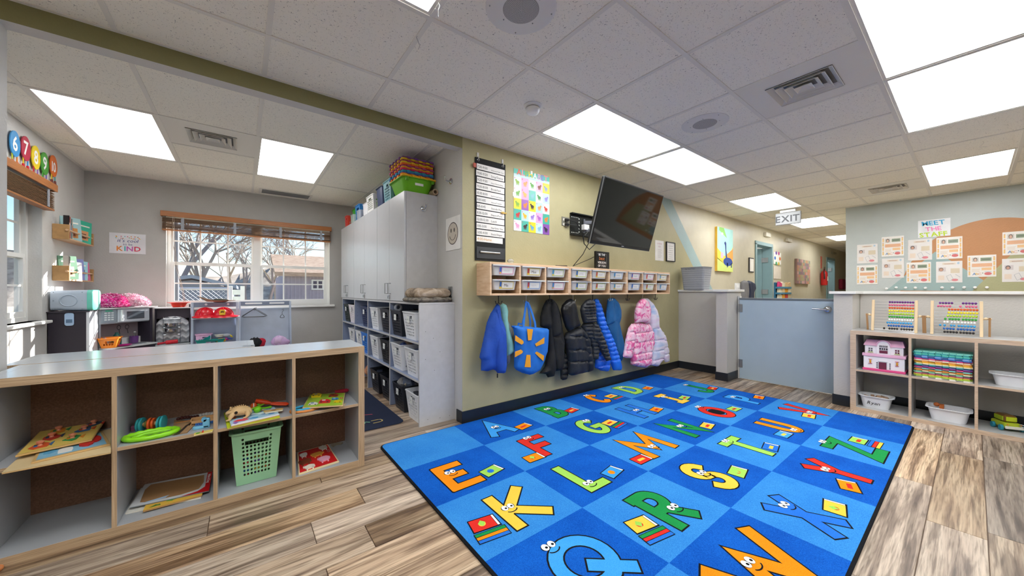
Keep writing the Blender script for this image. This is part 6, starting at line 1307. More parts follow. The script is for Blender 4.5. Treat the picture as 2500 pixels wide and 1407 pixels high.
# pale lavender coat then pink coat
M_PINKT=ramp_mat('pink_tie_dye','world',(1,1,1),[(.36,'#f5d7e4'),(.5,'#f3b9d1'),(.6,'#e46aa6'),(.72,'#dc4a92')],rough=.55,noise_scale=14,distort=1.5,detail=3)
M_LAVT=ramp_mat('lavender_fade','world',(.6,.6,3),[(.3,'#a9c4ec'),(.45,'#e9e6f6'),(.6,'#e6d3ec'),(.75,'#b9cdf2')],rough=.55,noise_scale=3,distort=.6,detail=2)
t=root('winter_coat','pale lavender and sky blue puffer coat behind the pink one','coat',(1860,480))
cloth(t,'body',[(1850,740),(1935,735),(1975,810),(1985,920),(1972,1075),(1950,1100),(1918,1138),(1848,1125),(1860,1000),(1880,900)],2.515,'',.045,.03,.05,[880,990,1080],seed=22,m_=M_LAVT)
cloth(t,'sleeve',[(1940,745),(1980,790),(2018,880),(2035,980),(2040,1092),(2005,1098),(1975,1045),(1972,940),(1950,860)],2.50,'',.03,.02,.04,rg(750,1095,5),seed=23,m_=M_LAVT)
cloth(t,'hood',[(1785,452),(1820,450),(1870,500),(1905,560),(1925,640),(1928,720),(1930,760),(1850,770),(1828,620)],2.505,'',.045,.03,.05,seed=24,m_=M_LAVT)
t=root('winter_coat','pink tie dye hooded puffer coat on the eighth hook','coat',(1765,460))
cloth(t,'body',[(1700,690),(1660,720),(1650,800),(1668,900),(1655,1010),(1658,1120),(1720,1140),(1800,1152),(1845,1120),(1850,1010),(1872,900),(1868,780),(1830,705)],2.48,'',.055,.03,.06,[800,900,1010,1080],seed=25,m_=M_PINKT,folds=.005)
cloth(t,'sleeve',[(1665,705),(1632,750),(1605,860),(1590,960),(1576,1040),(1610,1055),(1652,1055),(1665,960),(1690,850)],2.455,'',.04,.02,.04,rg(700,1055,4),seed=26,m_=M_PINKT)
cloth(t,'sleeve',[(1835,715),(1868,760),(1882,850),(1878,960),(1850,1010),(1838,900)],2.46,'',.03,.02,.04,rg(700,1010,4),seed=27,m_=M_PINKT)
cloth(t,'hood',[(1750,462),(1785,450),(1818,480),(1836,550),(1835,640),(1832,712),(1770,690),(1700,700),(1698,620),(1705,560),(1722,500)],2.445,'',.05,.03,.05,seed=28,m_=M_PINKT,folds=.005)
m=MB()
for k in range(26): r=random.Random(k); a,b=WY(1700+r.uniform(-14,6),560+k*3.2,2.43,c1); m.tube([(a,2.43,b),(a-r.uniform(.006,.014),2.42,b+r.uniform(-.008,.008))],.0016,4)
m.build('fur_trim',mat('#d9cfd8',.9),t)['kind']='stuff'
# ---- bin on the ledge
c0=PX(1690,706,5.05); t=thing('waste_bin','grey woven plastic bin standing on the left half wall ledge','bin',(5.10,2.38,1.1355)); 
m=MB(); tubmesh(m,(5.10,2.38,1.1355),.25,.33,.31,.84,.008,.03); m.build('bin_body',mat('#9b9fa6',.45,bump=.3,bscale=90),t,smooth=True)
m=MB()
for k in range(9):
    z=1.155+k*.03; f=.84+.16*(k*.03+.02)/.31; m.rings([rrect(.25*f+.002,.33*f+.002,.03,z,(5.10,2.38)),rrect(.25*f+.007,.33*f+.007,.032,z+.008,(5.10,2.38)),rrect(.25*f+.003,.33*f+.003,.03,z+.016,(5.10,2.38))],False,False)
m.build('weave_bands',mat('#a5a9b0',.45),t,smooth=True)
m=MB(); m.use(mat('#26282c')); m.text('No Hand Toys',(5.10-.1345,2.47,1.418),(0,-1,0),UZ,.022); m.build('lettering',None,t)
# ---- things further down the hall wall
p=PY(1745,555,YN); q=PY(1783,664,YN); x0,x1,z0,z1=p.x,q.x,1.45,2.185
t=thing('dinosaur_painting','bright canvas painting of a blue long necked dinosaur on the hall wall','painting',((x0+x1)/2,YN-.02,z0)); MB().box(x0,x1,YN-.04,YN-.0015,z0,z1).build('canvas',mat('#f0c24a',.6),t)
yy=YN-.0408; m=MB()
def pol(col,pts,dy=0): m.use(mat(col,.6)); m.add([(x0+(x1-x0)*a,yy-dy,z0+(z1-z0)*b) for a,b in pts],[tuple(range(len(pts)))])
pol('#a9dcd6',[(0,.5),(.45,.35),(1,.55),(1,1),(0,1)]); pol('#cfe07a',[(0,0),(1,0),(1,.22),(.5,.16),(0,.3)],.0002); pol('#f3d24a',[(0,.28),(.5,.16),(1,.2),(1,.6),(.7,.3),(.4,.36),(0,.52)],.0002); pol('#f0a24a',[(.6,.4),(1,.55),(1,.3),(.8,.25)],.0003); pol('#8fc86a',[(.1,.93),(.6,.78),(.4,1),(.12,1)],.0003); pol('#e6b8c8',[(.2,.3),(.36,.3),(.4,.42),(.22,.44)],.0004)
pol('#24387e',[(.42,.66),(.5,.7),(.56,.66),(.56,.5),(.62,.34),(.6,.2),(.54,.2),(.5,.5),(.48,.6)],.0005); pol('#2b4a9a',[(.55+.3*math.cos(2*PI*k/16)+.12,.2+.1*math.sin(2*PI*k/16)+.03) for k in range(16)],.0006); pol('#24387e',[(.6,.1),(.66,.1),(.66,.2),(.6,.2)],.0006); pol('#24387e',[(.86,.1),(.93,.1),(.92,.2),(.86,.2)],.0006)
pol('#e8e4f0',[(.3+.07*math.cos(2*PI*k/10),.86+.03*math.sin(2*PI*k/10)) for k in range(10)],.0006); pol('#3c5aaa',[(.6+.03*math.cos(2*PI*k/8),.24+.015*math.sin(2*PI*k/8)) for k in range(8)],.0008)
m.build('painted_scene',None,t)
def wb(n,lab,cat,u0,v0,u1,v1,y,col,d,nm=None,rough=.5):
    a=PY(u0,v0,y); b=PY(u1,v1,y); t=thing(n,lab,cat,((a.x+b.x)/2,y,b.z)); MB().box(a.x,b.x,YN-d,YN-.0015,b.z,a.z).build('body',mat(col,rough),t,bev=.003); return t,a,b
t,a,b=wb('framed_notice','small black framed notice left of the open hall doorway','frame',1827,629,1838,666,YN,'#2a2b2c',.02); MB().box(a.x+.02,b.x-.02,YN-.0215,YN-.0201,b.z+.02,a.z-.02).build('sheet',mat('#e8e6e0'),t)
t=thing('switch_plate','three gang light switch plate on the hall wall by the bin','light switch',PY(1800,693,YN)); a=PY(1793,688,YN); b=PY(1811,698,YN); MB().box(a.x,a.x+.25,YN-.008,YN-.0015,1.14,1.26).build('cover_plate',M_WPLASTIC,t,bev=.002)
for k in range(3): MB().box(a.x+.035+.07*k,a.x+.055+.07*k,YN-.016,YN-.008,1.18,1.22).build('toggle',M_WPLASTIC,t)
t,a,b=wb('alarm_box','first small square white alarm box high on the hall wall, nearer the half door','alarm box',1864,568,1875,580,YN,'#dedbd0',.05); t,a,b=wb('alarm_box','second small square white alarm box high on the hall wall, past the doorway','alarm box',1917,582,1928,593,YN,'#dedbd0',.05); t,a,b=wb('alarm_box','farthest small white box high on the hall wall above the far doorway','alarm box',2029,615,2037,622,YN,'#8f8a78',.05)
t,a,b=wb('wall_canvas','square canvas of pink and brown patches on the hall wall beyond the doorway','painting',1940,632,1972,694,YN,'#9a7f78',.05)
m=MB(); r=random.Random(4)
for i in range(9):
    for j in range(8):
        m.use(mat(['#b98a80','#8a6f7a','#a8a07a','#c08a6a','#7f8a80','#c9a0a0'][r.randrange(6)],.6)); X0=a.x+(b.x-a.x)*i/9; X1=a.x+(b.x-a.x)*(i+.9)/9; Z0=b.z+(a.z-b.z)*j/8; Z1_=b.z+(a.z-b.z)*(j+.9)/8; m.quad((X0,YN-.0508,Z0),(X1,YN-.0508,Z0),(X1,YN-.0508,Z1_),(X0,YN-.0508,Z1_))
m.build('painted_patches',None,t)
t,a,b=wb('colour_wheel_poster','white poster with ring of coloured marks right of the open doorway','poster',1888,615,1906,647,YN,'#f1efe9',.008)
m=MB(); cx_,cz_2=(a.x+b.x)/2,(a.z+b.z)/2
for k,cq in enumerate(['#e0742f','#c33f8a','#6a3fa0','#3a6fc0','#3fa06a','#d8c23a']): m.use(mat(cq)); m.add([(cx_+.16*math.cos(k*PI/3)+.06*math.cos(q_*PI/4),YN-.0088,cz_2+.13*math.sin(k*PI/3)+.04*math.sin(q_*PI/4)) for q_ in range(8)],[tuple(range(8))])
m.build('print',None,t)
t,a,b=wb('paper_sheets','beige paper sheets hanging under the ring poster','paper',1888,650,1905,682,YN,'#dcd3c6',.012)
# brochure rack
a=PY(1889,683,YN-.25); t=thing('brochure_rack','blue wall rack with red, orange and yellow brochures, seen over the half door','rack',(a.x+.15,YN-.05,.62))
rx0=PY(1889,690,YN).x; rx1=PY(1918,690,YN).x
MB().box(rx0,rx1,YN-.03,YN-.0015,.62,1.3).build('back_board',mat('#2f6f94'),t)
r=random.Random(9); cq=['#d9b98a','#e3c9a0','#c8322e','#e8a024','#cf3f74','#3c8f9c','#e6dcc4','#54748a']
for row in range(5):
    m=MB(); z=.68+row*.125; m.box(rx0,rx1,YN-.11,YN-.03,z-.01,z+.03); m.build('pocket',mat('#4a86a8',.3),t)
    for k in range(4): m=MB(); xq=rx0+(rx1-rx0)*(k+.1)/4; m.M=Matrix.Translation((xq+.1,YN-.07,z+.06))@Matrix.Rotation(r.uniform(-.3,.3),4,'Y'); m.box(-.09,.09,-.02,.02,-.06,.06); m.build('brochure',mat(cq[r.randrange(8)],.5),t)
# fire extinguisher
a=PY(2011,690,YN-.08); x=a.x; t=thing('fire_extinguisher','red fire extinguisher on the hall wall between the canvas and the far doorway','fire extinguisher',(x,YN-.09,1.25))
m=MB(); m.lathe([(0,1.27),(.07,1.28),(.075,1.33),(.075,1.6),(.06,1.65),(.025,1.68),(.022,1.72),(0,1.72)],(x,YN-.09,0),20); m.build('cylinder',mat('#b8201f',.3),t,smooth=True)
m=MB(); m.box(x-.015,x+.06,YN-.1,YN-.08,1.73,1.75); m.box(x-.015,x+.07,YN-.1,YN-.08,1.77,1.785); m.build('handle',M_BLACK,t); m=MB(); m.tube([(x-.02,YN-.1,1.73),(x-.1,YN-.11,1.65),(x-.1,YN-.12,1.45)],.014,8); m.build('hose',M_BLACK,t,smooth=True); m=MB(); m.box(x-.05,x+.05,YN-.17,YN-.164,1.4,1.52); m.build('label_plate',mat('#e8e4d8'),t)
t,a,b=wb('extinguisher_sign','narrow vertical red and white sign above the extinguisher','sign',2003,626,2006,656,YN,'#c86a5a',.01)
# things seen behind the left half wall
c=PX(1826,690,6.4)
t=thing('hanging_coats','dark grey and navy coats hanging behind the left half wall','coats',(6.75,2.58,1.2))
def cyp(X,Y): return (1600+X/2.815,460+Y/2.815)
cloth(t,'grey_coat',[(592,640),(610,632),(628,650),(625,720),(618,780),(590,780)],2.575,'#77777a',.06,.03,.05,seed=31,cv=cyp,res=.02); cloth(t,'navy_coat',[(612,645),(640,634),(668,650),(674,690),(660,730),(658,780),(622,780),(625,700)],2.56,'#232c44',.06,.03,.05,seed=32,cv=cyp,res=.02)
t=thing('red_coat','small dark red garment at the far end of the hallway','coat',(14.8,YN-.05,1.2)); a=PY(2052,692,YN-.05); MB().box(a.x,a.x+.5,YN-.1,YN-.0015,1.17,1.5).build('garment',mat('#8f1f3c',.8),t,bev=.03)
# side room panel and light seen through doorway
a=PY(1846,630,4.55); 
t=thing('wall_notice','white notice sheet with grey lettering inside the side room','paper',(D1a+.9,4.59,1.2)); 
pa=PY(1846,655,4.58); pb=PY(1858,704,4.58); MB().box(pa.x-.2,pb.x,4.585,4.598,pb.z,pa.z).build('sheet',mat('#eef0f6'),t); m=MB(); m.use(mat('#5a6f88')); m.text('We',(pb.x-.35,4.584,pa.z-.25),UX,UZ,.22); m.build('lettering',None,t)
t=thing('side_room_light','long glowing strip light inside the side room','ceiling light',(D1a+.4,4.2,2.3)); MB().box(D1a-.3,D1b+.5,3.7,3.9,2.36,2.40).build('tube_cover',mat('#ffffff',.5,var=0,emit=6),t)
t=thing('side_room_light','glowing panel inside the far side room','ceiling light',(14.1,3.3,2.4)); MB().box(13.7,14.4,3.1,3.4,2.36,2.40).build('tube_cover',mat('#ffffff',.5,var=0,emit=6),t)
# hanging threads on the ceiling
def thread(u,v,L,label,k):
    p=PZ(u,v,CE); m=MB(); r=random.Random(k); m.tube([p+Vector((r.uniform(-.01,.01)*i,r.uniform(-.01,.01)*i,-L*i/4)) for i in range(5)],.0012,4); m.build('ceiling_string',mat('#d8d8d4' if k!=2 else '#77777a'),loc=p,label=label,cat='string')
thread(1070,5,.07,'white looped string hanging from the ceiling grid at the top edge',1); thread(1019,88,.06,'dark knotted string hanging from the ceiling above the green beam',2); thread(1614,452,.12,'white thread hanging from the ceiling at the television corner',3); thread(2399,345,.05,'short dark string on the ceiling above the staff wall light',4)
# ---- staff wall
def P7(X,Y,d=0): p=PX(*c3(X,Y),7.49-d); return p
def sheet(kind,x0,y0,x1,y1,label,seed):
    r=random.Random(seed); a=P7(x0,y0); b=P7(x1,y1); ya,yb=a.y,b.y; za,zb=P7((x0+x1)/2,y0).z,P7((x0+x1)/2,y1).z; W_=ya-yb; H_=za-zb; X=7.49
    t=thing('staff_profile',label,'poster',(X-.004,(ya+yb)/2,zb),'staff profile sheets on the east wall')
    # wavy clear sleeve
    n=8; vs=[];fs=[]
    for i in range(n+1):
        for j in range(n+1): vs.append((X-.007-r.uniform(0,.006),ya-W_*i/n,zb+H_*j/n))
    for i in range(n):
        for j in range(n): fs.append((i*(n+1)+j,(i+1)*(n+1)+j,(i+1)*(n+1)+j+1,i*(n+1)+j+1))
    sh=MB(); sh.box(X-.004,X-.002,yb,ya,zb,za); sh.build('sheet',mat('#f1eee9' if kind=='A' else '#e9e6e4',.4,var=.03),t)
    m=MB(); N=[0]
    def R(u0,v0,u1,v1,c,h=.0045):
        m.use(mat(c,.45,var=.03)); m.quad((X-h,ya-W_*u0,zb+H_*v0),(X-h,ya-W_*u1,zb+H_*v0),(X-h,ya-W_*u1,zb+H_*v1),(X-h,ya-W_*u0,zb+H_*v1))
    def E(u,v,ru,rv,c,h=.0055,n_=12):
        m.use(mat(c,.45,var=.03)); m.add([(X-h,ya-W_*(u+ru*math.cos(2*PI*k/n_)),zb+H_*(v+rv*math.sin(2*PI*k/n_))) for k in range(n_)],[tuple(range(n_))])
    skin=['#d8a587','#c98f70','#e0b294'][seed%3]; hair=['#3a2a24','#5a3a2a','#2a2426','#7a5a3a'][seed%4]
    if kind=='A':
        for k in range(4): R(.04,.08+k*.22,.10,.24+k*.22,'#f0c060'); R(.90,.08+k*.22,.96,.24+k*.22,'#f0c060'); R(.04,.245+k*.22,.10,.262+k*.22,'#c0525a',.0048); R(.90,.245+k*.22,.96,.262+k*.22,'#c0525a',.0048)
        R(.16,.70,.40,.90,'#cfcac2'); E(.28,.80,.075,.10,hair,.0050); E(.28,.785,.05,.075,skin,.0054); E(.25,.79,.006,.008,'#2a2420',.0058,6); E(.31,.79,.006,.008,'#2a2420',.0058,6); E(.28,.755,.018,.008,'#b0605a',.0058,6)
        R(.46,.72,.84,.88,'#6f8a62'); R(.5,.78,.8,.82,'#3c4a38',.0049); R(.16,.46,.86,.62,'#e8ab78'); R(.5,.3,.84,.42,'#f0c080'); R(.16,.34,.45,.36,'#dcc8b0'); R(.16,.29,.42,.31,'#dcc8b0'); R(.16,.24,.44,.26,'#dcc8b0')
        m.use(mat('#4a86c8',var=0)); zz=zb+H_*.08; m.text('A',(X-.006,ya-W_*.17,zz),(0,-1,0),UZ,H_*.16,True); m.use(mat('#e8c05a',var=0)); m.text('B',(X-.006,ya-W_*.28,zz),(0,-1,0),UZ,H_*.15,True); m.use(mat('#e8a48a',var=0)); m.text('C',(X-.006,ya-W_*.37,zz),(0,-1,0),UZ,H_*.15,True)
        E(.72,.14,.13,.07,'#d8464e'); E(.54,.17,.02,.02,'#2a2a2e'); R(.6,.22,.84,.235,'#5a86b0',.006)
    else:
        R(.25,.84,.75,.93,'#e4d6c2'); R(.32,.87,.68,.89,'#a06a62',.0049); E(.85,.9,.05,.05,'#a8c8e0'); R(.08,.52,.38,.72,'#d0c6c8'); E(.2,.62,.09,.09,hair,.005); E(.2,.605,.06,.065,skin,.0054); E(.18,.61,.006,.008,'#2a2420',.0058,6); E(.23,.61,.006,.008,'#2a2420',.0058,6); E(.205,.575,.018,.008,'#b0605a',.0058,6)
        R(.56,.44,.9,.66,'#dccdb0'); R(.08,.12,.32,.34,'#ecd9c6'); m.use(mat('#8f9aa8')); 
        pts=[(.40,.30),(.56,.38),(.66,.16),(.50,.06)]
        for q in range(4): 
            (u0,v0),(u1,v1)=pts[q],pts[(q+1)%4]; m.tube([(X-.006,ya-W_*u0,zb+H_*v0),(X-.006,ya-W_*u1,zb+H_*v1)],.0018,4)
        m.tube([(X-.006,ya-W_*.74,zb+H_*.38),(X-.006,ya-W_*.92,zb+H_*.24)],.0022,4); E(.72,.12,.13,.06,'#e0707e',.0062)
    m.build('print',None,t)
    sl_=MB(); sl_.add(vs,fs); sl_.build('plastic_sleeve',mat('#ffffff',.12,trans=.0,alpha=.16,var=0,spec=.8),t,smooth=True)
    return t
SH=[('B',185,550,470,810,'upper left profile sheet nearest the hallway, shiny plastic sleeve'),('A',180,840,470,1105,'lower left profile sheet nearest the hallway, dark haired photo above blue and yellow ABC'),
('A',525,440,835,715,'upper profile sheet of the second column, green name bar beside a photo'),('B',530,745,835,1015,'lower profile sheet of the second column, glare across its sleeve'),
('B',890,480,1225,770,'upper profile sheet of the third column, pale with calculator drawing'),('A',870,800,1210,1085,'lower profile sheet of the third column, tilted, orange box and red apple'),
('A',1285,450,1645,750,'upper profile sheet of the fourth column, photo above orange box'),('B',1280,785,1645,1080,'lower profile sheet of the fourth column, pink apple and calculator drawing'),
('A',1715,700,2115,1000,'profile sheet standing alone in the fifth column on the orange arch'),('A',2200,370,2620,695,'upper profile sheet cut by the right edge of the photo'),('B',2195,745,2620,1070,'lower profile sheet cut by the right edge of the photo')]
for k,(kd,a,b,c_,d,lb) in enumerate(SH): sheet(kd,a,b,c_,d,lb,k)
t=thing('meet_the_staff_sign','hand lettered MEET THE STAFF sign in blue, pink and lime above the profile sheets','sign',P7(1250,440)); a,b=P7(1030,215),P7(1480,450); ya,yb=a.y,b.y; zb,za=P7(1250,445).z,P7(1250,205).z; X=7.49
MB().box(X-.004,X-.002,yb,ya,zb,za).build('sheet',mat('#e9ebf0',.35),t); m=MB(); H_=za-zb; W_=ya-yb
for k,(w_,cq) in enumerate((('MEET','#3aa8d8'),('THE','#f08ac0'),('STAFF','#c4e02a'))): m.use(mat(cq,.5,var=.05)); m.text(w_,(X-.006,(ya+yb)/2,zb+H_*(.68-.33*k)),(0,-1,0),(0,.12,1),H_*(.36 if k!=1 else .33),True,'c')
m.build('lettering',None,t)
KN=0
for k,(a,b) in enumerate(((595,1165),(730,1150),(860,1152),(995,1152),(1135,1155),(1365,1150),(1510,1150),(1670,1148),(1820,1148),(1985,1148))):
    p=P7(a,b); m=MB(); m.lathe([(0,-.034),(.013,-.032),(.016,-.026),(.01,-.018),(.006,-.01),(.008,-.002)],(7.49,p.y,p.z),12,'x'); m.build('wall_peg',M_WPLASTIC,loc=(7.49,p.y,p.z),smooth=True,label=['first','second','third','fourth','fifth','sixth','seventh','eighth','ninth','tenth'][KN]+' small white peg from the left above the staff wall ledge',cat='peg',group='white pegs on the staff wall'); KN+=1
# ================================================================== ALCOVE: CABINETS
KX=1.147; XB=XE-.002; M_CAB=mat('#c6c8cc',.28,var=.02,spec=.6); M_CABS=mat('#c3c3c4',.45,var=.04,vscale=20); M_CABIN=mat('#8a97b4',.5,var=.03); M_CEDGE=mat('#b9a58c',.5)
def upper(y0,y1,label,split):
    t=thing('wall_cabinet',label,'cabinet',((KX+XB)/2,(y0+y1)/2,1.02),'tall white upper cabinets'); z0,z1=1.021,2.015
    for a,b in ((y0,y0+.018),(y1-.018,y1)): MB().box(KX+.02,XB,a,b,z0,z1).build('side_panel',M_CABS,t,bev=.001)
    MB().box(KX+.02,XB,y0+.018,y1-.018,z1-.018,z1).build('top_panel',M_CABS,t); MB().box(KX+.02,XB,y0+.018,y1-.018,z0,z0+.018).build('bottom_panel',M_CABS,t); MB().box(XB-.01,XB,y0+.018,y1-.018,z0+.018,z1-.018).build('back_panel',M_CABS,t)
    for a,b,hs in ((y0,split,1),(split,y1,-1)):
        m=MB(); m.use(M_CAB); m.box(KX,KX+.018,a+.002,b-.002,z0+.002,z1-.002); d=m.build('door',None,t,bev=.0015)
        hy=(b-.045) if hs==1 else (a+.045)
        m=MB(); m.tube([(KX,hy,z0+.07),(KX-.028,hy,z0+.07),(KX-.028,hy,z0+.17),(KX,hy,z0+.17)],.004,8); m.build('handle',M_STEEL,d,smooth=True)
    m=MB(); m.box(KX-.008,KX-.0005,split-.03,split+.03,z0+.03,z0+.04); m.box(KX-.012,KX-.0005,split-.028,split-.008,z0+.015,z0+.055); m.box(KX-.012,KX-.0005,split+.01,split+.024,z0+.02,z0+.05); m.build('latch',M_CHROME,t,bev=.001)
    return t
upper(3.085,3.885,'white upper cabinet with two tall doors nearest the camera, chrome hook on its side',3.49); upper(3.888,4.872,'white upper cabinet in the middle of the alcove row, between two neighbours',4.38); upper(4.875,5.60,'white upper cabinet farthest back, beside the alcove window',5.25)
t=thing('storage_unit','long pale lower shelving unit full of laundry baskets under the white cabinets','shelf',((KX+XB)/2,4.1,0))
dy=[2.745,3.475,4.235,4.84,5.52]
MB().box(KX,XB,dy[0]-.0,dy[0]+.018,0,1.0).build('end_panel',M_CABS,t,bev=.0015)
for y in dy[1:]: m=MB(); m.use(M_CABIN); m.box(KX+.002,XB,y-.011,y+.011,0,1.0); m.use(M_CABS); m.box(KX,KX+.002,y-.011,y+.011,0,1.0); m.build('divider',None,t)
MB().box(KX,XB,dy[0],dy[-1]+.011,1.001,1.019).build('top_panel',M_CABS,t,bev=.001)
MB().box(XB-.008,XB,dy[0]+.02,dy[-1],.0,1.0).build('back_panel',M_CABIN,t)
SH1,SH2=.69,.375
for i in range(4):
    a=dy[i]+(.018 if i==0 else .0112); b=dy[i+1]-.0112
    for z in (SH1,SH2): m=MB(); m.use(M_CABIN); m.box(KX+.002,XB-.009,a,b,z-.016,z); m.use(M_CABS); m.box(KX,KX+.002,a,b,z-.016,z); m.build('shelf_board',None,t)
h=MB()
for y in dy[1:4]:
    for k in range(20):
        for xx in (KX+.035,KX+.2): h.cyl((xx,y-.0112,.12+k*.045),(xx,y-.0116,.12+k*.045),.003,n=6)
h.build('pin_holes',mat('#3f4556',.8),t)['kind']='stuff'
h=MB()
for k,(x,z) in enumerate(((1.2,.78),(1.27,.72),(1.2,.55),(1.33,.6),(1.28,.45),(1.22,.05),(1.33,.04),(1.42,.04))): h.cyl((x,dy[0]-.001,z),(x,dy[0]+.001,z),.003,n=8)
h.build('screw_holes',mat('#6c6a68',.6),t)
BW,BB='#eceff4','#22252d'
bk=[ # y centre, z, colour, height, label
 (3.33,SH1,BB,'black basket, left of two on the top shelf, nearest column'),(3.0,SH1,BW,'white basket with round tag on the top shelf at the near end panel'),
 (3.32,SH2,BW,'white basket of striped cloth, left of two on the middle shelf, nearest column'),(2.96,SH2,BW,'white basket at the near end of the middle shelf'),
 (3.27,.001,BB,'black basket heaped with grey blankets on the floor, nearest column'),(2.93,.001,BW,'white basket on the floor at the near end panel'),
 (4.03,SH1,BW,'white basket, left of two on the top shelf, second column'),(3.66,SH1,BB,'black basket, right of two on the top shelf, second column'),
 (4.03,SH2,BW,'white basket on the middle shelf, second column'),(3.66,SH2,BB,'black basket on the middle shelf, second column'),
 (4.02,.001,BB,'black basket on the floor, left in the second column'),(3.66,.001,BB,'black basket on the floor, right in the second column'),
 (4.42,SH1,'#1e2f5c','dark blue patterned basket on the top shelf, third column'),(4.68,SH2,BW,'white basket on the middle shelf, third column'),(4.42,SH2,'#2a7fe0','bright blue solid sided bin on the middle shelf, third column'),
 (5.33,SH1,'#20302f','dark basket on the top shelf, farthest column'),(5.05,SH1,'#f0e9ee','white basket with pink cloth on the top shelf, farthest column'),(5.05,SH2,BW,'white basket on the middle shelf, farthest column')]
for k,(y,z,c_,lb) in enumerate(bk):
    cx=KX+.125
    wirebasket('laundry_basket',lb,'basket',(cx,y,z+.0005),.235,.275,.235,c_,.8,'diamond',7,9,'laundry baskets in the shelving unit',tagside='x',nvd=8)
def clothheap(c,rx,ry,rz,cols,label,seed,n=6,cat='cloth',nm='folded_cloth'): return lump(nm,label,cat,c,rx,ry,rz,[mat(q,.9,bump=.6,bscale=90,var=.2,vscale=40) for q in cols],seed,n)
clothheap((KX+.12,3.27,.215),.10,.13,.09,['#b8b0a0','#8f8f90','#5f6a80','#a59c8c','#6f7a90'],'grey and tan fluffy blankets heaped in the black basket on the floor',3,7)
clothheap((KX+.12,3.30,SH2+.20),.09,.11,.07,['#7a8fc0','#c8a890','#4a5a90','#d8d8e0'],'blue and brown clothes in the white middle shelf basket',4,6)
clothheap((KX+.12,2.97,SH2+.19),.08,.1,.04,['#2c5fb0','#5a6f90'],'blue cloth in the near middle shelf basket',5,4)
clothheap((KX+.12,5.05,SH1+.21),.08,.09,.05,['#f0c0d0','#e8b0c4'],'pink cloth in the farthest column top basket',6,4)
clothheap((KX+.12,4.0,SH2+.2),.06,.06,.05,['#2a2c34'],'dark round item in the second column middle basket',7,2,'toy','dark_toy')
clothheap((KX+.12,2.95,.2),.08,.09,.04,['#c8ccd4','#3a3f48','#e0e4ea'],'grey and black cloth pieces in the floor basket at the end panel',8,5)
m=MB(); m.tube([(KX+.06+.028*math.cos(2*PI*k/20),3.40+.0,.955+.028*math.sin(2*PI*k/20)) for k in range(20)],.012,8,True); m.build('tape_roll',mat('#b8bdc8',.4),loc=(KX+.06,3.40,SH1+.235),smooth=True,label='round grey ring resting above the near black basket on the top shelf',cat='ring')
clothheap((KX+.1,4.62,.09),.05,.09,.11,['#d89a78','#c8896a'],'peach coloured soft toy lump on the floor in the third column',9,3,'toy','plush_cushion')
# furry blanket on the lower top
FUR=ramp_mat('faux_fur','world',(1,1,1),[(.3,'#6a5c50'),(.5,'#a8957f'),(.7,'#cdbfae')],rough=.95,noise_scale=12,detail=8,bump=1.0,distort=1.2)
t=thing('fur_blanket','folded brown grey faux fur blanket on the ledge beside the white cabinet','blanket',(1.31,2.90,1.02))
def slabsoft(x0,x1,y0,y1,z0,z1,nm,mm,seed=0):
    m=MB(); m.M=Matrix.Translation(((x0+x1)/2,(y0+y1)/2,z0)); N_=14
    o=rrect(x1-x0,y1-y0,.05,0,n=6); inflate(m,[(p[0],p[1]) for p in o],(0,0,(z1-z0)*.5),(1,0,0),(0,1,0),(0,0,1),(z1-z0)*.5,(z1-z0)*.5,.05,.01,lambda u,v,q:.004*math.sin(60*u+seed)+.004*math.sin(50*v+u*40+seed)); return m.build(nm,mm,t,smooth=True)
slabsoft(1.11,1.466,2.745,3.07,1.02,1.062,'lower_fold',ramp_mat('fur_under','world',(1,1,1),[(.3,'#4a4440'),(.6,'#8a8378')],rough=.95,noise_scale=30,detail=6,bump=1))
slabsoft(1.13,1.462,2.765,3.065,1.055,1.135,'upper_fold',FUR,2)
# chrome coat hooks, smiley, outlet
def rhook(x,y,z,nx,ny,label):
    t=thing('robe_hook',label,'hook',(x,y,z)); n_=Vector((nx,ny,0)); m=MB(); p=Vector((x,y,z)); m.cyl(p+n_*.001,p+n_*.007,.026,n=24); m.cyl(p+n_*.007,p+n_*.012,.02,.012,n=24); m.build('rosette',M_CHROME,t,smooth=True)
    m=MB(); m.tube([p+n_*.01,p+n_*.03+Vector((0,0,-.006)),p+n_*.055+Vector((0,0,.0)),p+n_*.065+Vector((0,0,.03))],[.007,.007,.006,.007],10); m.ball(tuple(p+n_*.065+Vector((0,0,.032))),.008,10,6); m.build('arm',M_CHROME,t,smooth=True)
c=PY(1033,510,3.084); rhook(c.x,3.084,c.z,0,-1,'chrome hook on the side of the near white cabinet')
c=PX(1102,443,XE); rhook(XE,c.y,c.z,-1,0,'chrome hook high on the wall above the smiley picture')
a=PX(1090,550,XE); b=PX(1125,597,XE); a0,b0=PX(1089,606,XE),PX(1126,535,XE)
ya,yb=a.y,b.y; zc_=1.62; zt_=1.765; zb_=1.475
t=thing('smiley_picture','white square picture with a beige smiley face by the end of the green wall','picture',(XE-.004,(ya+yb)/2,zb_)); MB().box(XE-.006,XE-.0015,yb,ya,zb_,zt_).build('sheet',mat('#f2f1ee',.5),t)
m=MB(); yc_=(ya+yb)/2; X=XE-.0068; r_=.36*(ya-yb); rz_=.085
zz=(zb_+zt_)/2
rz_=.098; 
def ell(ry,rz,cy,cz,x,n=28): m.add([(x,cy+ry*math.cos(2*PI*k/n),cz+rz*math.sin(2*PI*k/n)) for k in range(n)],[tuple(range(n))])
m.use(mat('#3a322c',var=0)); ell(r_,rz_,yc_,zz,X); m.use(mat('#cfc6b8',var=0)); ell(r_*.92,rz_*.93,yc_,zz,X-.0004); m.use(mat('#3a322c',var=0)); 
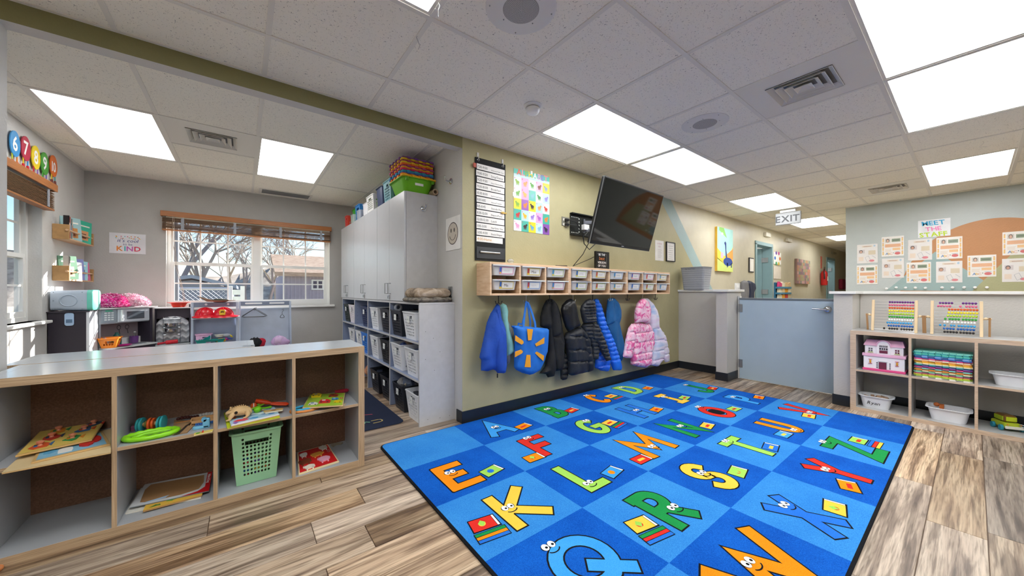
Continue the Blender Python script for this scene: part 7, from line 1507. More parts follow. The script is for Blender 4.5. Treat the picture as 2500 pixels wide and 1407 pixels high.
for s_ in (-1,1): ell(r_*.1,rz_*.2,yc_+s_*r_*.3,zz+rz_*.28,X-.0008,12)
m.tube([(X-.0008,yc_+r_*.6*math.cos(math.radians(a_)),zz-.0+rz_*.6*math.sin(math.radians(a_))) for a_ in range(195,350,12)],.0022,4)
m.build('smiley_face',None,t)
c=PX(1101,712,XE); t=thing('wall_outlet','small steel outlet plate behind the folded fur blanket','outlet',(XE,c.y,c.z)); MB().box(XE-.012,XE-.0015,c.y-.03,c.y+.035,c.z-.045,c.z+.045).build('cover_plate',M_STEEL,t,bev=.003); m=MB(); m.cyl((XE-.012,c.y,c.z+.01),(XE-.016,c.y,c.z+.01),.016,n=16); m.build('round_socket',mat('#7f8286',.3,metal=.8),t)
# ---- things on top of the cabinets
CT=2.0155
def solidbin(name,label,c,w_,d_,h_,col,taper=.85,rim=.012,rot=0,trans=0,cat='bin'):
    t=thing(name,label,cat,c); m=MB(); m.M=Matrix.Translation(c)@Matrix.Rotation(rot,4,'Z'); tubmesh(m,(0,0,0),w_,d_,h_,taper,rim,.02); m.build('bin_body',mat(col,.35,trans=trans,var=.02),t,smooth=True); return t
t=thing('storage_tub','large lime green tub with white label on top of the nearest cabinet','tub',(1.29,3.27,CT))
m=MB(); tubmesh(m,(1.29,3.27,CT),.30,.36,.125,.78,.02,.05); m.build('tub_body',mat('#6cb81e',.35),t,smooth=True)
m=MB(); m.M=Matrix.Translation((1.29,3.27-.166,CT+.082)); m.box(-.035,.045,-.0045,-.001,-.012,.010); m.build('label_card',mat('#f2f2ee'),t)
for sx in (-.12,.12): m=MB(); m.box(1.29+sx-.012,1.29+sx+.012,3.27-.206,3.27-.19,CT+.095,CT+.125); m.build('handle_rib',mat('#5aa016',.35),t)
tc=['#f0b428','#e87a28','#3a6fb8','#3aa0b8','#d0305a','#e0a028','#b0487a','#e86a28','#e8c828','#b04a70','#e8c02c','#7a4a9a']
tn=['yellow','orange','blue','turquoise','crimson','amber','plum','orange red','lemon','wine','golden','purple']
for k in range(12):
    big=k==0
    foam('foam_mat','%s foam mat, %s of the stack on the lime green tub'%(tn[k],ordn[k] if k<11 else 'topmost'),1.29+random.uniform(-.004,.004),3.275 if not big else 3.26,CT+.130+k*.0152+.004*(k>0),.29 if not big else .315,.33 if not big else .37,.0152,tc[k],'foam mats stacked above the cabinet',k+40,.012,8)
m=MB(); m.cyl((1.40,3.10,CT+.045),(1.44,3.06,CT+.045),.03) if False else None
t=thing('paper_roll','rolled brown kraft paper lying on the near cabinet beside the lime tub','paper roll',(1.43,3.25,CT)); m=MB(); cx,cz=1.437,CT+.029
m.rings([[(cx+r__*math.cos(2*PI*k/20),yy_,cz+r__*math.sin(2*PI*k/20)) for k in range(20)] for r__,yy_ in ((.028,3.5),(.028,3.06),(.018,3.06),(.018,3.2))],True,True); m.build('rolled_sheet',mat('#b39a80',.7),t,smooth=True); m=MB(); m.tube([(cx+(.012+.0006*k)*math.cos(k*.7),3.062,cz+(.006+.0006*k)*math.sin(k*.7)) for k in range(16)],.001,4); m.build('inner_curl',mat('#8f7660',.7),t)
wirebasket('plastic_basket','teal perforated basket standing on the near cabinet left of the lime tub','basket',(1.25,3.62,CT),.17,.22,.21,'#7fb4c0',.85,'square',6,8,nvd=7)
solidbin('storage_bin','navy blue bin tilted on the near cabinet, left of the teal basket',(1.24,3.86,CT),.16,.20,.20,'#33456f')
wirebasket('plastic_basket','white woven look basket on the middle cabinet beside the navy bin','basket',(1.235,4.13,CT),.19,.26,.165,'#f0f0ee',.88,'square',8,8,nvd=10)
solidbin('storage_bin','plain white box on the middle cabinet in front of the green tub',(1.22,4.40,CT),.13,.17,.135,'#ececf0',.92,.006)
solidbin('storage_tub','bright green tub raised behind the white basket on the middle cabinet',(1.37,4.25,CT),.16,.34,.20,'#5fb01e',.8,.02)
wirebasket('plastic_basket','blue slotted basket on the far cabinet, taller of the group','basket',(1.27,4.83,CT),.18,.22,.20,'#3f8fd8',.9,'square',5,7,nvd=6)
t=solidbin('clear_box','clear plastic box with pink and blue toys on the cabinet top, nearer one',(1.20,4.66,CT),.11,.16,.10,'#d8e0ee',.92,.004,0,.55,'box'); clothheap((1.20,4.66,CT+.012),.03,.05,.06,['#c87a94','#6aa8d8','#f0d0dc'],'pink and blue toys inside the nearer clear box',12,5,'toy','small_toys')
t=solidbin('clear_box','clear plastic box with teal and green toys on the cabinet top, farther one',(1.20,4.98,CT),.11,.15,.10,'#d8e8e4',.92,.004,0,.55,'box'); clothheap((1.20,4.98,CT+.012),.03,.05,.06,['#4fb0a8','#8fc85a','#c8e0dc'],'teal and green toys inside the farther clear box',13,5,'toy','small_toys')
solidbin('storage_bin','tall green bin at the far end of the cabinet top',(1.29,5.15,CT),.15,.20,.21,'#48c030')
wirebasket('plastic_basket','small red slotted basket at the far end of the cabinet top','basket',(1.205,5.33,CT),.10,.14,.14,'#e0443c',.9,'square',4,6,nvd=5)
# navy floor mat
t=thing('floor_mat','dark navy play mat with coloured number drawings on the alcove floor','mat',(.6,3.7,0)); m=MB(); mx0,mx1,my0,my1=.10,1.10,2.93,4.45
m.rings([rrect(mx1-mx0,my1-my0,.06,.001,((mx0+mx1)/2,(my0+my1)/2)),rrect(mx1-mx0,my1-my0,.06,.006,((mx0+mx1)/2,(my0+my1)/2))]); m.build('mat_body',mat('#16233f',.85,bump=.3,bscale=300),t,bev=.002)
m=MB()
for x,y,tx,cq in ((.96,3.05,'U','#c8b070'),(.86,3.08,'9','#7fc0a0'),(.93,3.27,'7','#b8485a'),(.83,3.45,'S','#8fb8d0'),(.93,3.62,'E','#c8b070'),(.72,3.06,'3','#d8a050'),(.78,3.3,'A','#7aa0e0'),(.9,3.85,'2','#b8485a'),(.7,3.7,'8','#7fc0a0')):
    m.use(mat(cq,.8,var=.05)); m.text(tx,(x,y,.0065),(0,1,0),(-1,0,0),.13)
m.build('printed_drawings',None,t)
# ================================================================== ALCOVE: LEFT WALL
nums=[(28,350,'6','#3a93cf'),(55,362,'7','#b8304a'),(80,384,'8','#ecd02a'),(102,399,'9','#4f9f3f'),(124,405,'10','#e0702a')]
nw=['blue','crimson','yellow','green','orange']
leg=[('#b8c43a','#d8842c'),('#e0c030','#3a93cf'),('#c83040','#8a5fb0'),('#4f9f3f','#7a5fb8'),('#e0c030','#2f8f8f')]
ys=[4.30,4.47,4.65,4.82,4.99]
for k,(u,v,n_,cq) in enumerate(nums):
    p=PX(u,v,XL); y=p.y; z=p.z; r=.095
    t=thing('number_cutout','round %s wall cutout of the number %s with legs and shoes'%(nw[k],n_),'wall decoration',(XL+.01,y,z-.16))
    m=MB(); m.cyl((XL+.012,y,z),(XL+.018,y,z),r,n=32); m.M=None; m.v=[(q[0],y+(q[1]-y)*.78,q[2]) for q in m.v]; m.build('disc',mat(cq,.4,var=.02),t)
    m=MB(); m.use(mat('#f6f6f4',.4,var=0)); m.text(n_,(XL+.0188,y,z-.05),(0,1,0),UZ,.15 if n_!='10' else .12,True,'c'); m.build('numeral',None,t)
    for s_,cl_ in zip((-1,1),leg[k]):
        yy_=y+s_*.035; m=MB(); m.box(XL+.012,XL+.016,yy_-.007,yy_+.007,z-.135,z-.07); m.build('leg',mat(cl_,.4),t)
        m=MB(); m.prism([(-.028,-.05),(.025,-.05),(.028,-.02),(.012,.0),(.008,.02),(-.012,.02),(-.014,.0),(-.03,-.025)],(XL+.010,yy_,z-.145),(0,1,0),UZ,(1,0,0),.010); m.build('shoe',mat('#c8202c' if k<4 else '#7a3a30',.4),t,bev=.002)
BKW=mat('#b58d5c',.5,var=.1,vscale=30)
def wshelf(z0,label,books):
    y0,y1=4.99,5.66; d=.10; t=thing('book_shelf',label,'wall shelf',(XL+.05,(y0+y1)/2,z0),'wooden book ledges on the left wall')
    z1=z0+.135
    for y in (y0,y1-.015): MB().box(XL+.001,XL+d,y,y+.015,z0,z1).build('end_panel',BKW,t,bev=.003)
    MB().box(XL+.001,XL+d,y0+.015,y1-.015,z0,z0+.012).build('bottom_board',mat('#cfa983',.5),t); MB().box(XL+.001,XL+.008,y0+.015,y1-.015,z0+.012,z0+.05).build('back_rail',BKW,t)
    m=MB(); m.cyl((XL+d-.012,y0-.012,z0+.085),(XL+d-.012,y1+.012,z0+.085),.009,n=14); m.build('front_rail',mat('#d8b08a',.45),t,smooth=True)
    for i,(y,w_,h_,cq,lean,lb,c2,face) in enumerate(books):
        b=thing('picture_book',lb,'book',(XL+.05,y,z0+.0125)); m=MB()
        if face: # cover facing the room (+x), leaning
            m.M=Matrix.Translation((XL+.058,y,z0+.0125+abs(lean)*w_*.5))@Matrix.Rotation(-math.radians(32),4,'Z')@Matrix.Rotation(lean,4,'X')@Matrix.Rotation(-.08,4,'Y'); m.box(-.006,.006,-w_/2,w_/2,0,h_); m.build('cover',mat(cq,.35),b,bev=.001)
            q=MB(); q.M=m.M; q.use(mat(c2,.35)); q.box(.006,.0066,-w_*.3,w_*.3,h_*.12,h_*.55); q.use(mat('#f4efe4')); q.box(.006,.0068,-w_*.36,w_*.36,h_*.74,h_*.8); q.use(mat('#7a4a34')); q.box(.0066,.007,-w_*.12,w_*.16,h_*.2,h_*.42); q.build('cover_print',None,b)
        else:
            m.M=Matrix.Translation((XL+.05,y,z0+.0125))@Matrix.Rotation(lean,4,'X'); m.use(mat(cq,.4)); m.box(.005,.04,-w_/2,-w_/2+.002,0,h_); m.box(.005,.04,w_/2-.002,w_/2,0,h_); m.box(.038,.04,-w_/2,w_/2,0,h_); m.use(mat('#e8e2d4',.6)); m.box(.007,.037,-w_/2+.002,w_/2-.002,.003,h_-.003); m.build('book_block',None,b)
            q=MB(); q.M=m.M; q.use(mat(c2)); q.box(.04,.0406,-w_/2+.001,w_/2-.001,h_*.3,h_*.7); q.build('spine_print',None,b)
wshelf(1.585,'upper wooden book ledge with a round front rail on the left wall',[(5.035,.014,.21,'#2a2426',0,'thin black spined book at the near end of the upper ledge','#d8d0c8',0),(5.056,.012,.20,'#c8453a',.02,'thin red spined book second from the near end of the upper ledge','#f0e8e0',0),(5.076,.012,.205,'#ded9d2',.02,'thin white spined book on the upper ledge','#4a6fa0',0),(5.094,.012,.19,'#4a6a60',.02,'thin grey green spined book on the upper ledge','#e8e0c8',0),(5.115,.013,.19,'#efece6',.03,'thin pale book just behind the bird cover on the upper ledge','#8a3a3a',0),
  (5.22,.17,.22,'#9fc4c8',0,'pale blue picture book with brown animal cover facing out on the upper ledge','#c98a50',1),(5.50,.15,.225,'#3fb89a',-.12,'mint green picture book leaning at the far end of the upper ledge','#e0a070',1)])
wshelf(1.21,'lower wooden book ledge crowded with leaning picture books on the left wall',[(5.03,.013,.215,'#c9c4bc',0,'thin grey spined book at the near end of the lower ledge','#555555',0),(5.05,.013,.21,'#8a8478',0,'thin brown grey spined book second on the lower ledge','#d8d0c0',0),
  (5.16,.15,.22,'#5f8a70',.03,'dark green picture book behind the others on the lower ledge','#c8d8a0',1),(5.25,.15,.17,'#e6e6ea',-.05,'white picture book with black sketch cover on the lower ledge','#4a4a50',1),(5.36,.13,.21,'#8a8fc8',0,'lavender picture book on the lower ledge','#d8a0c0',1),(5.42,.14,.19,'#9fd4dc',-.08,'pale aqua picture book with black lettering on the lower ledge','#2f5a60',1),(5.54,.12,.185,'#d86a94',.02,'pink picture book at the far end of the lower ledge','#f0e0e8',1)])
# kind poster
a=PY(267,571,YA); x0,x1,z0,z1=-1.168,-.885,1.537,1.765
t=thing('kind_poster','laminated poster reading it\'s cool to be KIND on the grey alcove wall','poster',((x0+x1)/2,YA-.003,z0)); MB().box(x0,x1,YA-.005,YA-.002,z0,z1).build('sheet',mat('#e6e6ea',.2),t)
m=MB(); y=YA-.0058; m.use(mat('#2f3f80',var=0)); m.text("it's cool",((x0+x1)/2,y,z1-.10),UX,UZ,.052,False,'c',.2); m.text('to be',((x0+x1)/2,y,z1-.135),UX,UZ,.034,False,'c')
xx=x0+.055
for ch_,cq in zip('KIND',('#e88a3a','#4fb8c0','#c86ab8','#d8405a')): m.use(mat(cq,.5,var=0)); xx+=m.text(ch_,(xx,y,z0+.03),UX,UZ,.075,True)*1.08
r=random.Random(5)
for k in range(22): m.use(mat(['#e88a3a','#4fb8c0','#d8405a','#e8c83a'][k%4],var=0)); X_=x0+.05+r.random()*.19; Z_=z1-.03-r.random()*.03; m.add([(X_+.006*math.cos(q_),y,Z_+.005*math.sin(q_)) for q_ in (0,1.2,2.5,3.7,5)],[(0,1,2,3,4)])
m.build('lettering',None,t)
# ================================================================== PLAY KITCHEN
KD=mat('#2c2734',.5,var=.05); KW=mat('#dfe5ec',.35); KG=mat('#9aa3ad',.35,metal=.3)
t=thing('toy_fridge','toy refrigerator with dark side and white front in the alcove corner','toy fridge',(-1.22,4.99,0))
MB().box(-1.345,-1.125,4.885,5.12,0,.925).build('cabinet_body',KD,t,bev=.002); MB().box(-1.125,-1.105,4.882,5.122,.02,.93).build('door_front',KW,t,bev=.003); MB().box(-1.349,-1.10,4.87,5.125,.9255,.935).build('top_board',mat('#3a3640'),t)
m=MB(); m.cyl((-1.085,4.905,.30),(-1.085,4.905,.56),.008,n=10); m.cyl((-1.105,4.905,.33),(-1.085,4.905,.33),.005,n=8); m.cyl((-1.105,4.905,.53),(-1.085,4.905,.53),.005,n=8); m.build('handle',KW,t,smooth=True)
a=PY(158,765,4.883); b=PY(181,795,4.883); m=MB(); m.rings([[(((a.x+b.x)/2+q[0]),yy_,(a.z+b.z)/2+q[1]) for q in [(p_[0],p_[1]) for p_ in rrect(b.x-a.x,a.z-b.z,.016,0)]] for yy_ in (4.884,4.876)]); m.build('side_dispenser',mat('#a9c8e8',.3),t); MB().box((a.x+b.x)/2-.018,(a.x+b.x)/2+.018,4.874,4.877,(a.z+b.z)/2-.03,(a.z+b.z)/2).build('dispenser_slot',mat('#5a7898'),t)
# teal lidded storage box on the fridge
t=thing('storage_box','pale blue grey plastic box with mint lid, lying on top of the toy fridge','box',(-1.2,5.0,.9355))
m=MB(); m.rings([[(x_,5.0+q[0]*1.0,1.045+q[1]) for q in [(p_[0],p_[1]) for p_ in rrect(.22*f_,.19*f_,.03,0)]] for x_,f_ in ((-1.335,.92),(-1.12,1.0))]); m.v=[(v[0],v[1],v[2]+.9355+.0955-1.045) for v in m.v]; m.build('box_body',mat('#b5c3d3',.35),t,smooth=True)
m=MB(); m.rings([[(x_,5.0+q[0],1.031+q[1]) for q in [(p_[0],p_[1]) for p_ in rrect(.235*f_,.19*f_,.035,0)]] for x_,f_ in ((-1.12,1.0),(-1.095,1.0),(-1.085,.93))]); m.build('lid',mat('#6fd0bc',.35),t,smooth=True)
m=MB(); m.lathe([(.045,4.893),(.05,4.889),(.055,4.893)],(-1.23,0,1.03),24,'y'); m.build('round_emboss',mat('#a9b8c9',.35),t)
for x_ in (-1.315,-1.15):
    for z_ in (.955,1.03,1.105): m=MB(); m.ball((x_,4.894,z_),.004,6,4); m.build('rivet',mat('#7d8b9a'),t)
# angled sink unit with microwave
ang=math.radians(49.8); C0=Vector((-1.10,5.13,0)); E1=Vector((math.cos(ang),math.sin(ang),0)); 
KM=Matrix.Translation(C0)@Matrix.Rotation(ang,4,'Z')@Matrix.Diagonal((.75,1,1,1))
t=thing('toy_kitchen','angled toy kitchen corner with silver microwave shelf above the sink counter','toy kitchen',(-.92,5.38,0))
L=.60
def kb(x0,x1,y0,y1,z0,z1,nm,mm,par=None,bev=.002): m=MB(); m.M=KM; m.box(x0,x1,y0,y1,z0,z1); return m.build(nm,mm,par or t,bev=bev)
kb(.0,L,.0,.15,.79,.935,'microwave_body',mat('#a5aeb8',.35),None); kb(-.01,L+.10,-.02,.16,.9355,.948,'top_board',mat('#e9ebee',.3)); 
kb(.02,.19,-.006,0,.80,.93,'control_panel',mat('#8c99a4',.35)); kb(.20,L-.01,-.012,0,.80,.93,'microwave_door',mat('#b9c2cc',.3))
kb(.30,.52,-.015,-.0125,.825,.905,'door_window',mat('#4d555e',.15)); kb(.225,.24,-.03,-.013,.81,.925,'door_handle',mat('#e8ecef',.3))
m=MB(); m.M=KM
for i in range(3):
    for j in range(4): m.box(.05+i*.038,.076+i*.038,-.009,-.0062,.825+j*.022,.838+j*.022)
m.build('keypad_buttons',mat('#cfd8dc'),t); kb(.06,.14,-.009,-.0062,.913,.924,'display',mat('#3fb88f'))
kb(L,L+.035,-.01,.16,0,.93,'tall_side_panel',KD); kb(-.0,.02,.0,.16,.0,.79,'side_panel',KG); kb(.02,L,.13,.145,.56,.79,'back_board',mat('#8f8488',.5))
kb(.0,L+.0,-.10,.13,.545,.56,'counter_top',mat('#ccd0d4',.3)); kb(.01,L-.01,-.08,.12,0,.544,'base_cabinet',mat('#3a3542',.4)); kb(.0,L,.10,.13,.5605,.625,'tile_splash',mat('#dcdcda',.3))
for k,x_ in enumerate((.18,.30,.42,.52)): kb(x_,x_+.05,.0985,.0998,.57,.615,'splash_tile',mat('#c4c6c8'))
kb(.26,.5,-.06,.06,.5605,.5645,'sink_rim',mat('#b6bcc2',.2,metal=.7)); kb(.28,.48,-.045,.045,.5646,.566,'sink_basin',mat('#707880',.3,metal=.7))
m=MB(); m.M=KM; m.lathe([(.03,-.0815),(.034,-.084),(.038,-.0815)],(.2,0,.49),20,'y'); m.build('oven_dial',M_CHROME,t)
m=MB(); m.M=KM
for x_,z_ in ((.36,.735),(.46,.735)): m.lathe([(.018,.1295),(.022,.127),(.026,.1295)],(x_,0,z_),18,'y'); m.tube([(x_,.128,z_-.02),(x_+.01,.127,z_-.07)],.003,5)
m.build('printed_utensils',mat('#4f4a4e'),t)
def KP(x,y,z): return KM@Vector((x,y,z))
t2=wirebasket('toy_basket','orange plastic toy shopping basket on the toy kitchen counter','basket',tuple(KP(.09,-.03,.5605)),.13,.16,.09,'#f08a1e',.7,'square',6,4,nvd=7)
m=MB(); p=KP(.09,-.03,.63); m.M=Matrix.Translation(p)@Matrix.Rotation(.4,4,'Z')@Matrix.Rotation(.5,4,'Y'); m.box(-.05,.05,-.04,.05,0,.008); m.build('toy_plate',mat('#3f86c0'),loc=p,bev=.002,label='blue flat toy lying in the orange basket',cat='toy')
t2=thing('toy_bottle','dark green toy bottle with a round neck on the kitchen counter','toy bottle',KP(.27,.07,.5605)); p=KP(.27,.07,.5605)
m=MB(); m.lathe([(0,0),(.034,.002),(.036,.06),(.03,.085),(.026,.1),(.012,.118),(.013,.13),(0,.132)],p,18); m.build('bottle_body',mat('#1f5f58',.35),t2,smooth=True); m=MB(); m.ball(tuple(p+Vector((.02,-.028,.05))),.012,10,6,(1,.4,.7)); m.build('round_badge',mat('#2f8078'),t2)
m=MB(); p=KP(.215,.04,.5605); m.lathe([(0,0),(.012,0),(.014,.02),(.007,.035),(.008,.045),(0,.048)],p,12); m.build('toy_shaker',mat('#c9c4c0'),loc=p,smooth=True,label='small grey toy shaker left of the green bottle',cat='toy')
m=MB(); p=KP(.21,-.06,.5605); m.lathe([(0,0),(.04,0),(.06,.012),(.062,.014),(.04,.004),(0,.003)],p,24); m.build('toy_plate',mat('#c0208a',.3),loc=p,smooth=True,label='magenta toy plate on the kitchen counter',cat='plate')
t2=thing('utensil_cup','purple toy utensil cup on the kitchen counter','cup',KP(.47,.06,.566)); p=KP(.47,.06,.566); m=MB(); m.lathe([(0,0),(.032,0),(.036,.07),(.032,.07),(.028,.003),(0,.003)],p,20); m.build('cup_body',mat('#6a3f80',.4),t2,smooth=True)
m=MB(); m.tube([p+Vector((0,0,.01)),p+Vector((.005,0,.1))],.003,6); m.ball(tuple(p+Vector((.006,0,.11))),.012,8,6,(1,.4,1.2)); m.tube([p+Vector((-.01,0,.01)),p+Vector((-.02,0,.09))],.003,6); m.build('utensils',M_STEEL,t2)
# pink fluff
def fluff(label,c,rx,ry,rz,cols,seed,n=900):
    t=thing('feather_boa',label,'feather boa',c); r=random.Random(seed); m=MB(); m.ball((c[0],c[1],c[2]+rz*.46),1,18,12,(rx*.9,ry*.9,rz*.46)); m.build('core',mat(cols[0],.9,bump=.8,bscale=60),t,smooth=True)
    m=MB(); ms=[mat(q,.8,var=0) for q in cols]
    for k in range(n):
        th_=r.uniform(0,2*PI); ph_=r.uniform(0,PI/2); p=Vector((c[0]+rx*math.cos(th_)*math.cos(ph_),c[1]+ry*math.sin(th_)*math.cos(ph_),c[2]+rz*.9*math.sin(ph_)+.004))
        d=Vector((r.gauss(0,1),r.gauss(0,1),abs(r.gauss(0,.6)))).normalized()*r.uniform(.015,.04); s_=Vector((r.gauss(0,1),r.gauss(0,1),r.gauss(0,1))).normalized()*.003
        m.use(ms[r.randrange(len(ms))]); q=p+d*.6+Vector((0,0,.004)); m.add([p-s_,p+s_,q+s_,q-s_,p+d],[(0,1,2,3),(3,2,4)])
    o=m.build('strands',None,t); o['kind']='stuff'; o.modifiers.clear(); return t
p=KP(.20,.07,.9485); fluff('hot pink feather boa heap on the toy kitchen top, nearer the mint lid',tuple(p),.12,.10,.13,['#e8389a','#f878c4','#d81e88','#ffd0ea'],1,3500)
p=KP(.42,.07,.9485); fluff('pale pink and white feather boa heap on the right of the toy kitchen top',tuple(p),.15,.095,.125,['#f8c8dc','#fdf0f6','#e88ab4','#ffffff'],2,4000)
t2=thing('crown_toy','dark magenta wire tiara lying on top of the feather boas','tiara',KP(.42,.10,1.06)); p=KP(.40,.12,1.065)
m=MB()
for k in range(3): m.tube([p+Vector(((.08-.01*k)*math.cos(2*PI*q/18),.04*math.sin(2*PI*q/18),.006+.007*k)) for q in range(18)],.002,5,True)
m.build('wire_loops',mat('#8a2458',.5),t2)
# stove unit on the back wall
sx0,sx1=-.66,-.375
t=thing('toy_stove','dark toy stove unit with grey hob by the back wall, left of the racks','toy kitchen',((sx0+sx1)/2,5.62,0))
SX0,SX1=-.69,-.345; SY0,SY1=5.50,5.74
a=PY(363,754,SY0); b=PY(463,749,SY0); SX0,SX1=a.x+.035,b.x
MB().box(SX0,SX1,SY0+.02,SY1,.0,.50).build('base_cabinet',mat('#3a3542',.45),t,bev=.002); MB().box(SX0-.01,SX1,SY0-.03,SY1,.5005,.515).build('hob_top',mat('#c4c9ce',.3),t,bev=.002)
MB().box(SX0,SX1,SY1-.012,SY1,.515,.915).build('back_board',mat('#aeb4b8',.4),t); MB().box(SX0,SX0+.012,SY0+.08,SY1-.012,.515,.915).build('side_panel',KD,t); MB().box(SX1-.012,SX1,SY0+.08,SY1-.012,.515,.96).build('side_panel',KD,t)
MB().box(SX0+.012,SX1-.012,SY0+.10,SY0+.115,.80,.915).build('hood_panel',mat('#3c3640',.4),t,bev=.002); MB().box(SX0-.01,SX1+.0,SY0+.06,SY1,.9165,.928).build('top_board',mat('#e6e8ea'),t)
m=MB(); c=Vector(((SX0*.35+SX1*.65),SY0+.12,.9285)); m.lathe([(0,0),(.05,0),(.075,.045),(.10,.052),(.10,.055),(.073,.05),(.048,.005),(0,.004)],c,28); m.build('toy_bowl',mat('#e8442a',.35,trans=.25),loc=c,smooth=True,label='orange red plastic bowl on top of the toy stove',cat='bowl')
# chevron bag
def chev():
    m=bpy.data.materials.new('chevron_fabric'); m.use_nodes=True; tt=m.node_tree; b=tt.nodes['Principled BSDF']; g=tt.nodes.new('ShaderNodeNewGeometry'); s_=tt.nodes.new('ShaderNodeSeparateXYZ'); tt.links.new(g.outputs['Position'],s_.inputs[0])
    def M(op,a,b_=None,v=None):
        n=tt.nodes.new('ShaderNodeMath'); n.operation=op
        for i,q in enumerate((a,b_)):
            if q is None: continue
            if isinstance(q,(int,float)): n.inputs[i].default_value=q
            else: tt.links.new(q,n.inputs[i])
        return n.outputs[0]
    px=M('PINGPONG',M('ADD',s_.outputs['X'],5),.032); z=M('SUBTRACT',s_.outputs['Z'],M('MULTIPLY',px,.8)); f=M('FRACT',M('MULTIPLY',z,13.0)); cr=tt.nodes.new('ShaderNodeValToRGB'); cr.color_ramp.interpolation='CONSTANT'; e=cr.color_ramp.elements
    e[0].color=lin('#8c9096'); e[0].position=0; e[1].color=lin('#d3d6da'); e[1].position=.38; n_=e.new(.72); n_.color=lin('#b0b4ba')
    tt.links.new(f,cr.inputs[0]); tt.links.new(cr.outputs[0],b.inputs['Base Color']); b.inputs['Roughness'].default_value=.8; return m
cx=(SX0+SX1)/2+.0; zb=.516; w_=.145
o=[(-w_,0)]+[(-w_*1.02,.1),(-w_*1.0,.2)]+[(w_*math.cos(PI-PI*k/14),.2+.11*math.sin(PI*k/14)) for k in range(1,14)]+[(w_,.2),(w_*1.02,.1),(w_*.98,0)]
t=thing('chevron_bag','grey and white chevron fabric bag standing on the toy stove','bag',(cx,SY0+.10,zb)); m=MB(); inflate(m,[(p_[0],p_[1]) for p_ in o],(cx,SY0+.10,zb),UX,UZ,NY,.035,.03,.04,.01); m.build('bag_body',chev(),t,smooth=True)
t=thing('toy_pots','two shiny steel toy pots in a wire rack before the chevron bag','toy pots',(cx,SY0+.03,.6))
for z in (.655,.715): m=MB(); m.lathe([(0,0),(.05,0),(.055,.006),(.057,.035),(.06,.037),(.055,.037),(.052,.006),(0,.004)],(cx-.01,SY0+.03,z),26); m.build('pot',M_CHROME,t,smooth=True); m=MB(); m.tube([(cx-.068,SY0+.03,z+.03),(cx-.085,SY0+.03,z+.03)],.004,6); m.tube([(cx+.048,SY0+.03,z+.03),(cx+.075,SY0+.03,z+.03)],.004,6); m.build('pot_handle',M_CHROME,t)
m=MB()
for x_ in (-.075,.065): m.tube([(cx+x_,SY0+.045,.517),(cx+x_,SY0+.045,.80),(cx+x_,SY0+.06,.82)],.0025,5)
for z in (.62,.70,.80): m.tube([(cx-.075,SY0+.045,z),(cx+.065,SY0+.045,z)],.0022,5)
m.build('wire_rack',M_CHROME,t)
t=thing('toy_rolling_pin','red toy mitten shaped handle lying on the toy stove','toy',(cx-.04,SY0-.005,.5155)); m=MB(); m.cyl((cx-.05,SY0,.538),(cx+.05,SY0-.0,.545),.022,n=16); m.build('roller',mat('#d01c30',.35),t,smooth=True,bev=.004); m=MB(); m.tube([(cx-.05,SY0,.538),(cx-.1,SY0,.53),(cx-.115,SY0,.528)],[.011,.012,.015],10); m.build('handle',mat('#c01830',.35),t,smooth=True)
# dress up racks
RB=mat('#aab6ca',.35); RBD=mat('#7f8aa0',.4)
ry=5.35; rx=[PY(470,737,ry).x,PY(582,736,ry).x,PY(708,735,ry).x]
t=thing('helmet_rack','pale blue grey toy rack with two shelves, left of the hanging rail rack','rack',((rx[0]+rx[1])/2,ry,0))
def legs(x):
    m=MB()
    for sy,yy_ in ((-1,ry-.15),(1,ry+.10)):
        a_=Vector((x,ry,.985)); b_=Vector((x,yy_,0)); d=Vector((0,.012,0)); e_=Vector((.010,0,0)); m.add([a_-e_-d,a_+e_-d,a_+e_+d,a_-e_+d,b_-e_-d,b_+e_-d,b_+e_+d,b_-e_+d],[(0,1,2,3),(7,6,5,4),(0,4,5,1),(1,5,6,2),(2,6,7,3),(3,7,4,0)])
    return m
for x in (rx[0],rx[1]-.012): legs(x).build('side_frame',RB,t)
MB().box(rx[0],rx[1]-.012,ry-.012,ry,.93,.985).build('top_rail',RBD,t,bev=.003)
m=MB(); c=PY(503,741,ry-.014)
for u in (503,557): c=PY(u,741,ry-.014); m.cyl((c.x,ry-.0125,.962),(c.x,ry-.0155,.962),.012,n=16)
m.build('round_holes',mat('#eef2f6'),t)
MB().box(rx[0],rx[1]-.012,ry-.11,ry+.06,.80,.812).build('shelf_board',mat('#d5dbe6',.3),t,bev=.002); MB().box(rx[0]+.01,rx[1]-.02,ry+.05,ry+.058,.40,.80).build('back_panel',mat('#a9b4cc'),t); MB().box(rx[0],rx[1]-.012,ry-.13,ry+.06,.50,.512).build('shelf_board',mat('#c5ccda',.3),t,bev=.002)
t=thing('dress_up_rack','pale grey toy dress up rack with a slotted top rail and hangers','rack',((rx[1]+rx[2])/2,ry,0))
for x in (rx[1]+.012,rx[2]): legs(x).build('side_frame',RB,t)
for a_,b_ in ((rx[1]+.012,rx[2]),): 
    MB().box(a_,b_,ry-.012,ry,.938,.99).build('top_rail',RBD,t,bev=.003)
    m=MB()
    for f0,f1 in ((.10,.43),(.57,.88)): 
        X0=a_+(b_-a_)*f0; X1=a_+(b_-a_)*f1; m.rings([[((X0+X1)/2+q[0],yy_,.965+q[1]) for q in [(p_[0],p_[1]) for p_ in rrect(X1-X0,.02,.0098,0)]] for yy_ in (ry-.0122,ry-.015)])
    m.build('rail_slots',mat('#f0f3f6'),t)
MB().box(rx[1]+.02,rx[2]-.01,ry+.045,ry+.053,.40,.90).build('back_panel',mat('#b9c4d4'),t); MB().box(rx[1]+.012,rx[2],ry-.13,ry+.06,.42,.432).build('shelf_board',mat('#c5ccda'),t,bev=.002)
